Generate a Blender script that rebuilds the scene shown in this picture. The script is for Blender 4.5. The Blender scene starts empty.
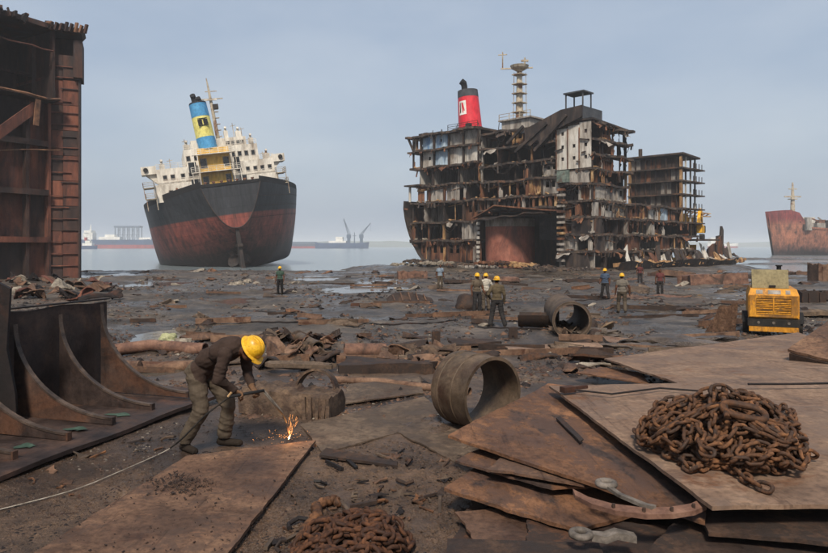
import bpy, bmesh, math, random
import numpy as np
from mathutils import Vector, Matrix

R = math.radians
scene = bpy.context.scene
COL = scene.collection
# ------------------------------------------------------------------ camera
F = 660.0 / 828.0            # focal length over image width
CAMZ = 2.45                  # eye height over the near ground
HORY = 246.0                 # pixel row of the horizon in the 828 x 553 picture
cam_d = bpy.data.cameras.new("camera")
cam = bpy.data.objects.new("camera", cam_d)
COL.objects.link(cam)
cam.location = (0, 0, CAMZ)
cam.rotation_euler = (R(90), 0, 0)
cam_d.sensor_width = 36.0
cam_d.lens = 36.0 * F
cam_d.shift_y = -(276.5 - HORY) / 828.0
cam_d.clip_start = 0.05
cam_d.clip_end = 20000
scene.camera = cam
# ------------------------------------------------------------------ sky and sun
SUN_EL, SUN_AZ = R(48), R(186)      # azimuth clockwise from +Y: behind and to the right
w = bpy.data.worlds.new("World")
scene.world = w
w.use_nodes = True
nt = w.node_tree
bg = nt.nodes["Background"]
sky = nt.nodes.new("ShaderNodeTexSky")
sky.sky_type = 'NISHITA'
sky.sun_disc = False
sky.sun_elevation = SUN_EL
sky.sun_rotation = SUN_AZ
sky.air_density = 1.4
sky.dust_density = 4.0
sky.ozone_density = 2.0
veil = nt.nodes.new("ShaderNodeMix")          # even thin overcast over the clear sky
veil.data_type = 'RGBA'
veil.inputs[0].default_value = 0.72
stc = nt.nodes.new("ShaderNodeTexCoord")
smp = nt.nodes.new("ShaderNodeMapping"); smp.inputs["Scale"].default_value = (1.1, 1.1, 3.2)
nt.links.new(stc.outputs["Generated"], smp.inputs[0])
sno = nt.nodes.new("ShaderNodeTexNoise"); sno.inputs["Scale"].default_value = 1.7; sno.inputs["Detail"].default_value = 5; sno.inputs["Roughness"].default_value = .55
nt.links.new(smp.outputs[0], sno.inputs["Vector"])
scr = nt.nodes.new("ShaderNodeValToRGB")
scr.color_ramp.elements[0].position = .34; scr.color_ramp.elements[0].color = (3.5, 4.3, 5.6, 1)
scr.color_ramp.elements[1].position = .68; scr.color_ramp.elements[1].color = (5.0, 5.6, 6.5, 1)
nt.links.new(sno.outputs[0], scr.inputs[0])
nt.links.new(scr.outputs[0], veil.inputs[7])
nt.links.new(sky.outputs[0], veil.inputs[6])
nt.links.new(veil.outputs[2], bg.inputs[0])
bg.inputs[1].default_value = 0.10
sun_d = bpy.data.lights.new("sun", 'SUN')
sun_d.energy = 4.4
sun_d.angle = R(9)
sun_d.color = (1.0, 0.90, 0.77)
sun = bpy.data.objects.new("sun", sun_d)
COL.objects.link(sun)
dv = Vector((math.sin(SUN_AZ) * math.cos(SUN_EL), math.cos(SUN_AZ) * math.cos(SUN_EL), math.sin(SUN_EL)))
sun.rotation_euler = dv.to_track_quat('Z', 'Y').to_euler()
sun.location = (30, -30, 60)
vs = scene.view_settings
vs.view_transform = 'Standard'
vs.look = 'None'
vs.exposure = 0.2
vs.gamma = 1.0
vs.use_curve_mapping = False
cy = scene.cycles
cy.use_denoising = True
cy.max_bounces = 6
cy.diffuse_bounces = 3
cy.glossy_bounces = 3
cy.transmission_bounces = 3
cy.volume_bounces = 2
cy.sample_clamp_indirect = 4.0
cy.caustics_reflective = False
cy.caustics_refractive = False

# ------------------------------------------------------------------ helpers
def srgb(r, g=None, b=None):
    if g is None:
        r, g, b = r
    f = lambda c: (c / 255 / 12.92) if c / 255 <= 0.04045 else ((c / 255 + 0.055) / 1.055) ** 2.4
    return (f(r), f(g), f(b), 1.0)

def tag(o, label=None, cat=None, group=None, kind=None):
    if label: o["label"] = label
    if cat: o["category"] = cat
    if group: o["group"] = group
    if kind: o["kind"] = kind
    return o

def empty(name, loc=(0, 0, 0), rz=0.0, rot=None):
    o = bpy.data.objects.new(name, None)
    COL.objects.link(o)
    o.location = loc
    o.rotation_euler = rot if rot else (0, 0, rz)
    o.empty_display_size = 0.3
    return o

def link_mesh(name, me, mat=None, parent=None, loc=None, rot=None):
    o = bpy.data.objects.new(name, me)
    COL.objects.link(o)
    if parent is not None: o.parent = parent
    if mat is not None and len(me.materials) == 0:
        for m in (mat if isinstance(mat, (list, tuple)) else [mat]):
            me.materials.append(m)
    if loc is not None: o.location = loc
    if rot is not None: o.rotation_euler = rot
    return o

class MB:
    """collects faces; build() links them as ONE mesh object"""
    def __init__(s):
        s.v, s.f, s.m = [], [], []
    def add(s, vs_, fs, mi=0):
        n = len(s.v)
        s.v.extend([tuple(p) for p in vs_])
        s.f.extend([tuple(i + n for i in f) for f in fs])
        s.m.extend([mi] * len(fs))
        return s
    def hexa(s, b4, t4, mi=0):
        return s.add(list(b4) + list(t4), [(3, 2, 1, 0), (4, 5, 6, 7), (0, 1, 5, 4), (1, 2, 6, 5), (2, 3, 7, 6), (3, 0, 4, 7)], mi)
    def box(s, x0, x1, y0, y1, z0, z1, mi=0):
        return s.hexa([(x0, y0, z0), (x1, y0, z0), (x1, y1, z0), (x0, y1, z0)],
                      [(x0, y0, z1), (x1, y0, z1), (x1, y1, z1), (x0, y1, z1)], mi)
    def bar(s, p, q, wd, ht=None, up=(0, 0, 1), mi=0):
        p, q = Vector(p), Vector(q)
        ht = wd if ht is None else ht
        d = (q - p).normalized()
        u = Vector(up)
        if abs(d.dot(u)) > 0.97: u = Vector((1, 0, 0))
        a = d.cross(u).normalized() * wd / 2
        b = a.cross(d).normalized() * ht / 2
        return s.hexa([p - a - b, p + a - b, p + a + b, p - a + b], [q - a - b, q + a - b, q + a + b, q - a + b], mi)
    def tube(s, pts, r, n=8, caps=True, mi=0, closed=False):
        pts = [Vector(p) for p in pts]
        k = len(pts)
        rs = r if isinstance(r, (list, tuple)) else [r] * k
        vs_, fs = [], []
        prev = None
        for i, p in enumerate(pts):
            if closed: t = pts[(i + 1) % k] - pts[i - 1]
            else: t = pts[min(i + 1, k - 1)] - pts[max(i - 1, 0)]
            t.normalize()
            if prev is None:
                u = Vector((0, 0, 1)) if abs(t.z) < 0.9 else Vector((1, 0, 0))
                a = t.cross(u).normalized()
            else:
                a = (prev - t * prev.dot(t))
                a = a.normalized() if a.length > 1e-6 else t.orthogonal().normalized()
            prev = a
            b = t.cross(a)
            for j in range(n):
                th = 2 * math.pi * j / n
                vs_.append(p + (a * math.cos(th) + b * math.sin(th)) * rs[i])
        m = k if closed else k - 1
        for i in range(m):
            for j in range(n):
                i2 = (i + 1) % k
                fs.append((i * n + j, i * n + (j + 1) % n, i2 * n + (j + 1) % n, i2 * n + j))
        if caps and not closed:
            fs.append(tuple(range(n - 1, -1, -1)))
            fs.append(tuple((k - 1) * n + j for j in range(n)))
        return s.add(vs_, fs, mi)
    def lathe(s, prof, n=24, M=None, mi=0, a0=0.0, a1=2 * math.pi, close=True):
        """prof: list of (r, z); turned round local Z"""
        full = abs(a1 - a0 - 2 * math.pi) < 1e-6
        cnt = n if full else n + 1
        vs_, fs = [], []
        for (r, z) in prof:
            for j in range(cnt):
                th = a0 + (a1 - a0) * j / n
                p = Vector((r * math.cos(th), r * math.sin(th), z))
                vs_.append(M @ p if M is not None else p)
        k = len(prof)
        for i in range(k - 1):
            for j in range(n):
                j2 = (j + 1) % cnt
                fs.append((i * cnt + j, i * cnt + j2, (i + 1) * cnt + j2, (i + 1) * cnt + j))
        return s.add(vs_, fs, mi)
    def prism(s, poly, fn0, fn1, mi=0):
        """poly: 2-D outline; fn0 / fn1 turn an outline point into the two faces"""
        n = len(poly)
        vs_ = [fn0(*p) for p in poly] + [fn1(*p) for p in poly]
        fs = [tuple(range(n - 1, -1, -1)), tuple(range(n, 2 * n))]
        fs += [(i, (i + 1) % n, n + (i + 1) % n, n + i) for i in range(n)]
        return s.add(vs_, fs, mi)
    def grid(s, P, mi=0):
        """P[i][j] points"""
        h, w_ = len(P), len(P[0])
        return s.add([p for row in P for p in row],
                     [(i * w_ + j, i * w_ + j + 1, (i + 1) * w_ + j + 1, (i + 1) * w_ + j) for i in range(h - 1) for j in range(w_ - 1)], mi)
    def slab(s, P, off, mi=0):
        """grid P thickened by the offset vector"""
        h, w_ = len(P), len(P[0])
        o = Vector(off)
        A = [Vector(p) for row in P for p in row]
        B = [p + o for p in A]
        n = len(A)
        fs = []
        for i in range(h - 1):
            for j in range(w_ - 1):
                q = (i * w_ + j, i * w_ + j + 1, (i + 1) * w_ + j + 1, (i + 1) * w_ + j)
                fs.append(q)
                fs.append(tuple(n + k for k in reversed(q)))
        rim = [j for j in range(w_)] + [i * w_ + w_ - 1 for i in range(1, h)] + [(h - 1) * w_ + j for j in range(w_ - 2, -1, -1)] + [i * w_ for i in range(h - 2, 0, -1)]
        for i in range(len(rim)):
            a, b = rim[i], rim[(i + 1) % len(rim)]
            fs.append((b, a, n + a, n + b))
        return s.add(A + B, fs, mi)
    def mesh(s, name, smooth=False, angle=None):
        me = bpy.data.meshes.new(name)
        me.from_pydata([tuple(p) for p in s.v], [], s.f)
        if any(s.m): me.polygons.foreach_set("material_index", s.m)
        if smooth or angle: me.polygons.foreach_set("use_smooth", [True] * len(me.polygons))
        me.update()
        if angle: me.set_sharp_from_angle(angle=R(angle))
        return me
    def build(s, name, mat, parent=None, smooth=False, angle=None, loc=None, rot=None):
        return link_mesh(name, s.mesh(name, smooth, angle), mat, parent, loc, rot)

# numpy value noise ----------------------------------------------------------
def _hash(ix, iy, seed):
    h = (ix.astype(np.int64) * 374761393 + iy.astype(np.int64) * 668265263 + seed * 1442695041) & 0xffffffff
    h = ((h ^ (h >> 13)) * 1274126177) & 0xffffffff
    return ((h ^ (h >> 16)) & 0xffff) / 65535.0 * 2 - 1
def vnoise(x, y, seed=0):
    x = np.asarray(x, float); y = np.asarray(y, float)
    ix, iy = np.floor(x), np.floor(y)
    fx, fy = x - ix, y - iy
    ux, uy = fx * fx * (3 - 2 * fx), fy * fy * (3 - 2 * fy)
    a, b = _hash(ix, iy, seed), _hash(ix + 1, iy, seed)
    c, d = _hash(ix, iy + 1, seed), _hash(ix + 1, iy + 1, seed)
    return (a * (1 - ux) + b * ux) * (1 - uy) + (c * (1 - ux) + d * ux) * uy
def fbm(x, y, octv=4, seed=0, gain=0.5):
    t, amp, s = 0.0, 1.0, 0.0
    for o in range(octv):
        t = t + amp * vnoise(np.asarray(x) * 2 ** o + 13.7 * o, np.asarray(y) * 2 ** o - 7.3 * o, seed + o)
        s += amp; amp *= gain
    return t / s

# pixel -> place: the ray of a pixel of the 828 x 553 picture meets the ground --
SEA = -1.75
def gprof(y):
    return float(np.interp(y, [-30, 9, 22, 30, 45, 80, 96, 108, 125, 160, 400], [.03, 0, -.3, -.52, -.6, -1.0, -1.35, -1.7, -2.5, -5, -12]))
def PG(px, py, dz=0.0):
    d = 20.0
    for _ in range(60):
        d = 0.5 * d + 0.5 * 660.0 * (CAMZ - gprof(d) - dz) / (py - HORY)
    return Vector(((px - 414) / 660 * d, d, CAMZ - (py - HORY) / 660 * d))
def PZ(px, py, z):
    d = 660.0 * (CAMZ - z) / (py - HORY)
    return Vector(((px - 414) / 660 * d, d, z))
def PD(px, py, d):
    return Vector(((px - 414) / 660 * d, d, CAMZ - (py - HORY) / 660 * d))
# ------------------------------------------------------------------ materials
def new_mat(name):
    m = bpy.data.materials.new(name)
    m.use_nodes = True
    n = m.node_tree
    b = n.nodes["Principled BSDF"]
    return m, n, b
def node(n, t, **kw):
    x = n.nodes.new(t)
    for k, v in kw.items(): setattr(x, k, v)
    return x
def ramp(n, stops, interp='LINEAR'):
    r = node(n, "ShaderNodeValToRGB")
    e = r.color_ramp.elements
    r.color_ramp.interpolation = interp
    while len(e) < len(stops): e.new(0.5)
    for i, (p, c) in enumerate(stops):
        e[i].position = p
        e[i].color = c if len(c) == 4 else (*c, 1)
    return r
def coords(n, stretch=(1, 1, 1), rnd=True, space='world'):
    if space == 'world':
        src = node(n, "ShaderNodeNewGeometry").outputs["Position"]
    else:
        src = node(n, "ShaderNodeTexCoord").outputs["Object"]
    if rnd:
        oi = node(n, "ShaderNodeObjectInfo")
        mu = node(n, "ShaderNodeVectorMath", operation='SCALE')
        mu.inputs[0].default_value = (37.1, 53.7, 21.3)
        n.links.new(oi.outputs["Random"], mu.inputs["Scale"])
        ad = node(n, "ShaderNodeVectorMath", operation='ADD')
        n.links.new(src, ad.inputs[0]); n.links.new(mu.outputs[0], ad.inputs[1])
        src = ad.outputs[0]
    if stretch != (1, 1, 1):
        mp = node(n, "ShaderNodeMapping")
        mp.inputs["Scale"].default_value = stretch
        n.links.new(src, mp.inputs[0])
        src = mp.outputs[0]
    return src
def noise_tex(n, vec, scale, detail=5, rough=0.6, dist=0.0):
    t = node(n, "ShaderNodeTexNoise")
    t.inputs["Scale"].default_value = scale
    t.inputs["Detail"].default_value = detail
    t.inputs["Roughness"].default_value = rough
    t.inputs["Distortion"].default_value = dist
    n.links.new(vec, t.inputs["Vector"])
    return t.outputs["Fac"]
def mixc(n, fac, a, b, mode='MIX'):
    x = node(n, "ShaderNodeMix", data_type='RGBA', blend_type=mode)
    for sock, v in ((x.inputs[0], fac), (x.inputs[6], a), (x.inputs[7], b)):
        if isinstance(v, bpy.types.NodeSocket): n.links.new(v, sock)
        else: sock.default_value = v
    return x.outputs[2]
GRAIN = (0.5, 0.5, 0.5, 1)
def grimy(name, dark, mid, light, scale=1.0, stretch=(1, 1, 1), rough=(0.62, 0.95), bump=0.35, bdist=0.02,
          patch=None, patch_at=(0.52, 0.62), patch_scale=0.45, patch_stretch=None, spec=0.25, metallic=0.0, rnd=True,
          fine=9.0, space='world', speck=0.4, scratch=0.0, flake=None, flake_amt=.8):
    m, n, b = new_mat(name)
    v = coords(n, stretch, rnd, space)
    n1 = noise_tex(n, v, 1.2 * scale, 6, 0.66, 0.3)
    col = ramp(n, [(0.30, dark), (0.50, mid), (0.70, light)])
    n.links.new(n1, col.inputs[0])
    out = col.outputs[0]
    if patch is not None:
        pv = v if patch_stretch is None else coords(n, patch_stretch, rnd, space)
        n3 = noise_tex(n, pv, patch_scale * scale, 7, 0.7, 0.7)
        pr = ramp(n, [(patch_at[0], (0, 0, 0, 1)), (patch_at[1], (1, 1, 1, 1))])
        n.links.new(n3, pr.inputs[0])
        out = mixc(n, pr.outputs[0], out, patch)
    n2 = noise_tex(n, v, fine * scale, 6, 0.72)
    sp = ramp(n, [(0.36, (0.25, 0.23, 0.22, 1)), (0.52, (0.85, 0.85, 0.85, 1)), (0.70, (1.25, 1.2, 1.15, 1))])
    n.links.new(n2, sp.inputs[0])
    out = mixc(n, speck, out, mixc(n, 1.0, out, sp.outputs[0], 'MULTIPLY'))
    if flake is not None:
        fm_ = noise_tex(n, v, 7.0 * scale, 9, .74, .25)
        fl_ = noise_tex(n, v, .9 * scale, 4, .6, .4)
        ad_ = node(n, "ShaderNodeMath", operation='MULTIPLY_ADD'); n.links.new(fl_, ad_.inputs[0]); ad_.inputs[1].default_value = 1.1; n.links.new(fm_, ad_.inputs[2])
        fr_ = ramp(n, [(1.06 / 2, (0, 0, 0, 1)), (1.12 / 2, (flake_amt,) * 3)])
        hf_ = node(n, "ShaderNodeMath", operation='MULTIPLY'); n.links.new(ad_.outputs[0], hf_.inputs[0]); hf_.inputs[1].default_value = .5
        n.links.new(hf_.outputs[0], fr_.inputs[0])
        out = mixc(n, fr_.outputs[0], out, flake)
    if scratch > 0:
        for (st_, rot, lo, hi, col_) in (((1.2, 14, 3), .5, .60, .70, (1.45, 1.32, 1.2, 1)), ((16, 1.0, 3), -.35, .58, .68, (.45, .42, .42, 1)), ((2.2, 5.0, 2), 1.1, .56, .66, (.62, .55, .52, 1))):
            mp2 = node(n, "ShaderNodeMapping"); mp2.inputs["Scale"].default_value = st_; mp2.inputs["Rotation"].default_value = (0, 0, rot)
            n.links.new(v, mp2.inputs[0])
            ns_ = noise_tex(n, mp2.outputs[0], 1.0, 5, .7, .2)
            rp_ = ramp(n, [(lo, (0, 0, 0, 1)), (hi, (scratch,) * 3)]); n.links.new(ns_, rp_.inputs[0])
            out = mixc(n, rp_.outputs[0], out, mixc(n, 1.0, out, col_, 'MULTIPLY'))
    n.links.new(out, b.inputs["Base Color"])
    rr = ramp(n, [(0.35, (rough[0],) * 3), (0.65, (rough[1],) * 3)])
    n.links.new(n1, rr.inputs[0])
    n.links.new(rr.outputs[0], b.inputs["Roughness"])
    b.inputs["Specular IOR Level"].default_value = spec
    b.inputs["Metallic"].default_value = metallic
    if bump > 0:
        bp = node(n, "ShaderNodeBump")
        bp.inputs["Strength"].default_value = bump
        bp.inputs["Distance"].default_value = bdist
        n.links.new(n2, bp.inputs["Height"])
        n.links.new(bp.outputs[0], b.inputs["Normal"])
    return m

M = {}
# foreground plate steels
M['plate_orange'] = grimy('rusty plate orange', srgb(67, 48, 37), srgb(108, 76, 54), srgb(142, 102, 74), 1.5, (1.0, .6, 1), patch=srgb(63, 51, 46), patch_at=(.54, .60), fine=14, bump=.55, bdist=.012, speck=.6, scratch=.7, flake=srgb(76, 57, 48), flake_amt=.75)
M['plate_brown'] = grimy('rusty plate brown', srgb(65, 48, 39), srgb(97, 73, 58), srgb(124, 96, 76), 1.0, patch=srgb(76, 57, 46), patch_at=(.54, .62), fine=16, bump=.5, bdist=.012, speck=.6, scratch=.7, flake=srgb(67, 53, 46), flake_amt=.6)
M['plate_tan'] = grimy('weathered plate tan', srgb(88, 70, 58), srgb(121, 98, 81), srgb(142, 119, 100), 1.1, patch=srgb(103, 73, 54), patch_at=(.55, .63), fine=13, bump=.45, bdist=.012, speck=.55, scratch=.7, flake=srgb(101, 84, 73), flake_amt=.7)
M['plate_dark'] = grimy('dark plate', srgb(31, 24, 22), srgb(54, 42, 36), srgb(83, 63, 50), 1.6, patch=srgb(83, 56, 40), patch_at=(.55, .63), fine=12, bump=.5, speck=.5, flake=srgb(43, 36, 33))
M['plate_grey'] = grimy('greyish mud caked plate', srgb(58, 48, 41), srgb(88, 74, 62), srgb(114, 98, 83), 1.0, patch=srgb(70, 55, 45), fine=11, bump=.5, speck=.6, scratch=.5, flake=srgb(66, 56, 48), flake_amt=.6)
M['steel_black'] = grimy('blackened steel', srgb(15, 14, 14), srgb(31, 26, 26), srgb(53, 42, 38), 1.3, patch=srgb(66, 42, 32), patch_at=(.58, .68), fine=10, bump=.4)
M['bracket'] = grimy('dark brown bracket steel', srgb(29, 24, 23), srgb(52, 42, 39), srgb(79, 61, 52), 1.6, patch=srgb(82, 57, 44), patch_at=(.53, .68), fine=10, bump=.35, rough=(.45, .8), scratch=.6)
M['edge_worn'] = grimy('worn flange steel', srgb(37, 31, 29), srgb(71, 60, 53), srgb(100, 84, 74), 3, fine=20, rough=(.4, .7))
M['chain'] = grimy('rusty chain', srgb(42, 29, 21), srgb(86, 58, 39), srgb(130, 90, 60), 5, patch=srgb(58, 44, 36), patch_at=(.5, .6), patch_scale=.5, fine=6, bump=.6, bdist=.006, speck=.7)
M['chain_dark'] = grimy('dark muddy chain', srgb(30, 20, 15), srgb(66, 42, 29), srgb(104, 68, 45), 5, fine=6, bump=.6, bdist=.006, speck=.7)
M['worn_grey'] = grimy('worn grey casting', srgb(59, 53, 48), srgb(94, 87, 80), srgb(123, 114, 106), 6, fine=5, bump=.5, bdist=.004, rough=(.45, .8))
M['pipe'] = grimy('rusty pipe', srgb(58, 44, 36), srgb(106, 82, 66), srgb(136, 108, 88), 2, patch=srgb(70, 44, 32), fine=10)
M['pipe_red'] = grimy('red brown pipe', srgb(62, 44, 38), srgb(104, 76, 63), srgb(134, 104, 87), 2, patch=srgb(62, 50, 44), fine=10)
M['ring'] = grimy('grey brown pipe ring', srgb(50, 40, 32), srgb(79, 66, 53), srgb(103, 86, 71), 2.2, patch=srgb(55, 38, 29), patch_at=(.55, .68), fine=8, rough=(.4, .75), bump=.4)
M['wood'] = grimy('old timber', srgb(52, 42, 34), srgb(96, 80, 64), srgb(128, 108, 86), 3, (1, .15, 1), fine=8)
M['lumpy'] = grimy('mud caked scrap', srgb(46, 38, 32), srgb(84, 68, 56), srgb(116, 96, 78), 2.5, patch=srgb(54, 40, 34), fine=6, bump=.8, bdist=.03, speck=.6)
# ship steels
SV = (1, 1, .22)
M['soot'] = grimy('sooty steel', srgb(23, 22, 22), srgb(49, 42, 40), srgb(83, 70, 61), .8, SV, patch=srgb(94, 67, 49), patch_at=(.56, .68), fine=6, bump=.2)
M['deck_edge'] = grimy('burnt deck edge', srgb(28, 25, 25), srgb(58, 50, 46), srgb(104, 88, 74), 1.1, patch=srgb(108, 76, 54), patch_at=(.55, .65), fine=4, bump=.3)
M['rust_wall'] = grimy('rusty bulkhead', srgb(48, 30, 24), srgb(98, 64, 46), srgb(142, 100, 72), .8, SV, patch=srgb(40, 32, 30), fine=5, bump=.2)
M['ochre'] = grimy('ochre streaked column', srgb(86, 58, 38), srgb(150, 116, 78), srgb(188, 162, 124), 1.0, (1, 1, .4), patch=srgb(80, 48, 34), patch_at=(.52, .62), fine=4, bump=.2)
M['dirty_white'] = grimy('dirty white paint', srgb(92, 78, 66), srgb(178, 172, 162), srgb(200, 198, 192), .6, SV, patch=srgb(92, 62, 46), patch_at=(.60, .70), patch_stretch=(1, 1, .3), fine=5, bump=.15)
M['grey_white'] = grimy('sooty white paint', srgb(61, 55, 50), srgb(136, 129, 121), srgb(173, 167, 158), .9, SV, patch=srgb(64, 49, 40), patch_at=(.56, .68), fine=5, bump=.15)
M['pale_blue'] = grimy('pale blue panel', srgb(118, 116, 112), srgb(154, 172, 186), srgb(180, 196, 204), .6, SV, patch=srgb(62, 112, 158), patch_at=(.50, .58), patch_scale=.3, fine=5, bump=.1)
M['hull_red'] = grimy('red oxide tank', srgb(96, 58, 48), srgb(130, 80, 66), srgb(152, 102, 86), .5, (1, 1, .5), patch=srgb(86, 60, 54), fine=5, bump=.15)
M['grey_blue'] = grimy('dark grey blue plate', srgb(42, 44, 48), srgb(62, 65, 70), srgb(86, 86, 88), .5, patch=srgb(66, 52, 46), patch_at=(.6, .7), fine=4, bump=.15)
M['teal'] = grimy('faded green grey', srgb(62, 70, 66), srgb(96, 108, 100), srgb(130, 138, 128), .8, patch=srgb(84, 60, 46), fine=5, bump=.1)
M['wall_rust'] = grimy('hull section rust', srgb(46, 31, 28), srgb(92, 57, 47), srgb(134, 84, 65), .45, (1, 1, .25), patch=srgb(46, 36, 35), patch_at=(.52, .66), patch_scale=.6, fine=5, bump=.25, bdist=.05)
M['wall_dark'] = grimy('hull section dark', srgb(28, 24, 25), srgb(56, 43, 40), srgb(88, 62, 52), .5, (1, 1, .3), fine=5, bump=.25, bdist=.05)
M['wall_tan'] = grimy('hull section tan edge', srgb(64, 46, 38), srgb(112, 80, 60), srgb(146, 110, 84), .8, fine=4, bump=.25)
M['ship_white'] = grimy('ship white paint', srgb(140, 126, 110), srgb(206, 200, 188), srgb(222, 218, 208), .35, (1, 1, .3), patch=srgb(140, 104, 76), patch_at=(.62, .72), patch_stretch=(1.2, 1.2, .25), fine=4, bump=.05)
M['ship_yellow'] = grimy('ship yellow paint', srgb(176, 138, 60), srgb(206, 164, 76), srgb(218, 184, 104), .5, (1, 1, .3), patch=srgb(150, 108, 62), patch_at=(.62, .74), fine=4, bump=.05)
M['funnel_yellow'] = grimy('funnel yellow', srgb(192, 178, 92), srgb(216, 206, 116), srgb(224, 216, 140), .5, fine=4, bump=0)
M['funnel_blue'] = grimy('funnel blue', srgb(56, 118, 160), srgb(72, 142, 188), srgb(92, 158, 198), .5, fine=4, bump=0)
M['funnel_red'] = grimy('funnel red', srgb(170, 32, 46), srgb(202, 42, 56), srgb(212, 62, 72), .4, (1, 1, .4), patch=srgb(128, 32, 38), patch_at=(.6, .7), fine=4, bump=0, rough=(.4, .6))
M['black'] = grimy('matt black', srgb(16, 16, 18), srgb(26, 26, 28), srgb(40, 38, 38), 1, fine=6, bump=.1)
M['glass_dark'] = grimy('dark window glass', srgb(14, 17, 20), srgb(22, 26, 30), srgb(36, 40, 44), .6, rough=(.08, .2), spec=.5, bump=0, speck=.1)
M['mast'] = grimy('mast paint', srgb(110, 98, 82), srgb(168, 156, 136), srgb(190, 180, 162), 1, patch=srgb(116, 80, 58), fine=5, bump=0)
M['excavator'] = grimy('machine yellow', srgb(168, 118, 20), srgb(216, 160, 36), srgb(228, 178, 62), .8, fine=4, bump=0)
M['comp_yellow'] = grimy('compressor yellow', srgb(118, 80, 28), srgb(186, 126, 34), srgb(204, 146, 48), 2, (1, 1, .5), patch=srgb(88, 66, 44), patch_at=(.56, .70), fine=6, bump=.1, rough=(.45, .7), flake=srgb(96, 72, 48), flake_amt=.55)
M['comp_dark'] = grimy('compressor louvre shade', srgb(90, 56, 16), srgb(136, 86, 22), srgb(156, 104, 32), 2, fine=6, bump=.1)
M['comp_tan'] = grimy('tan cover panel', srgb(92, 84, 62), srgb(132, 122, 92), srgb(146, 136, 106), 1.6, patch=srgb(104, 86, 62), patch_at=(.6, .75), fine=8, bump=.1)
M['rubber'] = grimy('muddy rubber', srgb(20, 19, 19), srgb(34, 32, 30), srgb(64, 56, 48), 4, fine=6, bump=.3)
# worker cloth
def cloth(name, c, dirt=0.55):
    d = tuple(x * dirt for x in c[:3]) + (1,)
    l = tuple(min(1, x * 1.18) for x in c[:3]) + (1,)
    return grimy(name, d, c, l, 4, fine=10, bump=.25, bdist=.004, rough=(.85, .97), spec=.1, speck=.3)
M['helmet'] = grimy('yellow helmet', srgb(175, 125, 17), srgb(214, 164, 28), srgb(222, 177, 53), 6, patch=srgb(150, 108, 32), patch_at=(.6, .72), patch_scale=2, fine=8, bump=.05, rough=(.35, .55), spec=.4)
M['skin'] = cloth('skin brown', srgb(84, 56, 42))
M['hair'] = cloth('dark hair', srgb(22, 18, 17))
M['shirt_brown'] = cloth('brown black shirt', srgb(56, 45, 40))
M['shirt_greybrown'] = cloth('grey brown shirt', srgb(88, 78, 66))
M['shirt_khaki'] = cloth('khaki shirt', srgb(82, 72, 56))
M['shirt_white'] = cloth('white shirt', srgb(164, 158, 146), .7)
M['shirt_green'] = cloth('green vest', srgb(58, 76, 66))
M['shirt_blue'] = cloth('blue shirt', srgb(66, 78, 96))
M['shirt_grey'] = cloth('light grey shirt', srgb(100, 94, 86))
M['shirt_red'] = cloth('dark red shirt', srgb(88, 52, 50))
M['shirt_lblue'] = cloth('pale blue shirt', srgb(118, 130, 142))
M['trouser_dark'] = cloth('dark trousers', srgb(46, 44, 44))
M['trouser_grey'] = cloth('grey work trousers', srgb(78, 69, 59))
M['trouser_black'] = cloth('black trousers', srgb(32, 31, 32))
M['boots'] = cloth('muddy boots', srgb(42, 36, 31))
M['gloves'] = cloth('work gloves', srgb(98, 74, 56))
M['bag_white'] = grimy('white plastic bag', srgb(150, 146, 136), srgb(196, 192, 182), srgb(212, 210, 202), 3, fine=5, bump=.3, rough=(.4, .6))
M['bag_green'] = grimy('yellow green plastic bag', srgb(112, 114, 84), srgb(148, 150, 112), srgb(166, 166, 132), 3, fine=5, bump=.3)
M['foam'] = grimy('pale foam rubble', srgb(86, 78, 69), srgb(126, 117, 105), srgb(151, 143, 129), 3, fine=5, bump=.5)
M['cable_pale'] = grimy('pale frayed cable', srgb(84, 78, 70), srgb(146, 138, 126), srgb(180, 172, 160), 7, fine=8)
M['boat_blue'] = grimy('boat blue', srgb(60, 96, 130), srgb(86, 134, 176), srgb(110, 150, 184), 1, fine=4, bump=0)
M['far_blue'] = grimy('far hull blue', srgb(28, 48, 80), srgb(36, 60, 98), srgb(50, 74, 110), .1, fine=4, bump=0)
M['far_red'] = grimy('far hull red', srgb(120, 44, 44), srgb(150, 56, 56), srgb(164, 76, 70), .1, fine=4, bump=0)
M['far_white'] = grimy('far white', srgb(190, 188, 180), srgb(220, 218, 210), srgb(228, 226, 220), .1, fine=4, bump=0)
M['far_steel'] = grimy('far gantry steel', srgb(40, 56, 76), srgb(54, 72, 96), srgb(70, 88, 110), .1, fine=4, bump=0)
M['copper_green'] = grimy('green stained', srgb(39, 46, 40), srgb(51, 71, 60), srgb(72, 89, 78), 5, fine=8, bump=.2)

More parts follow.
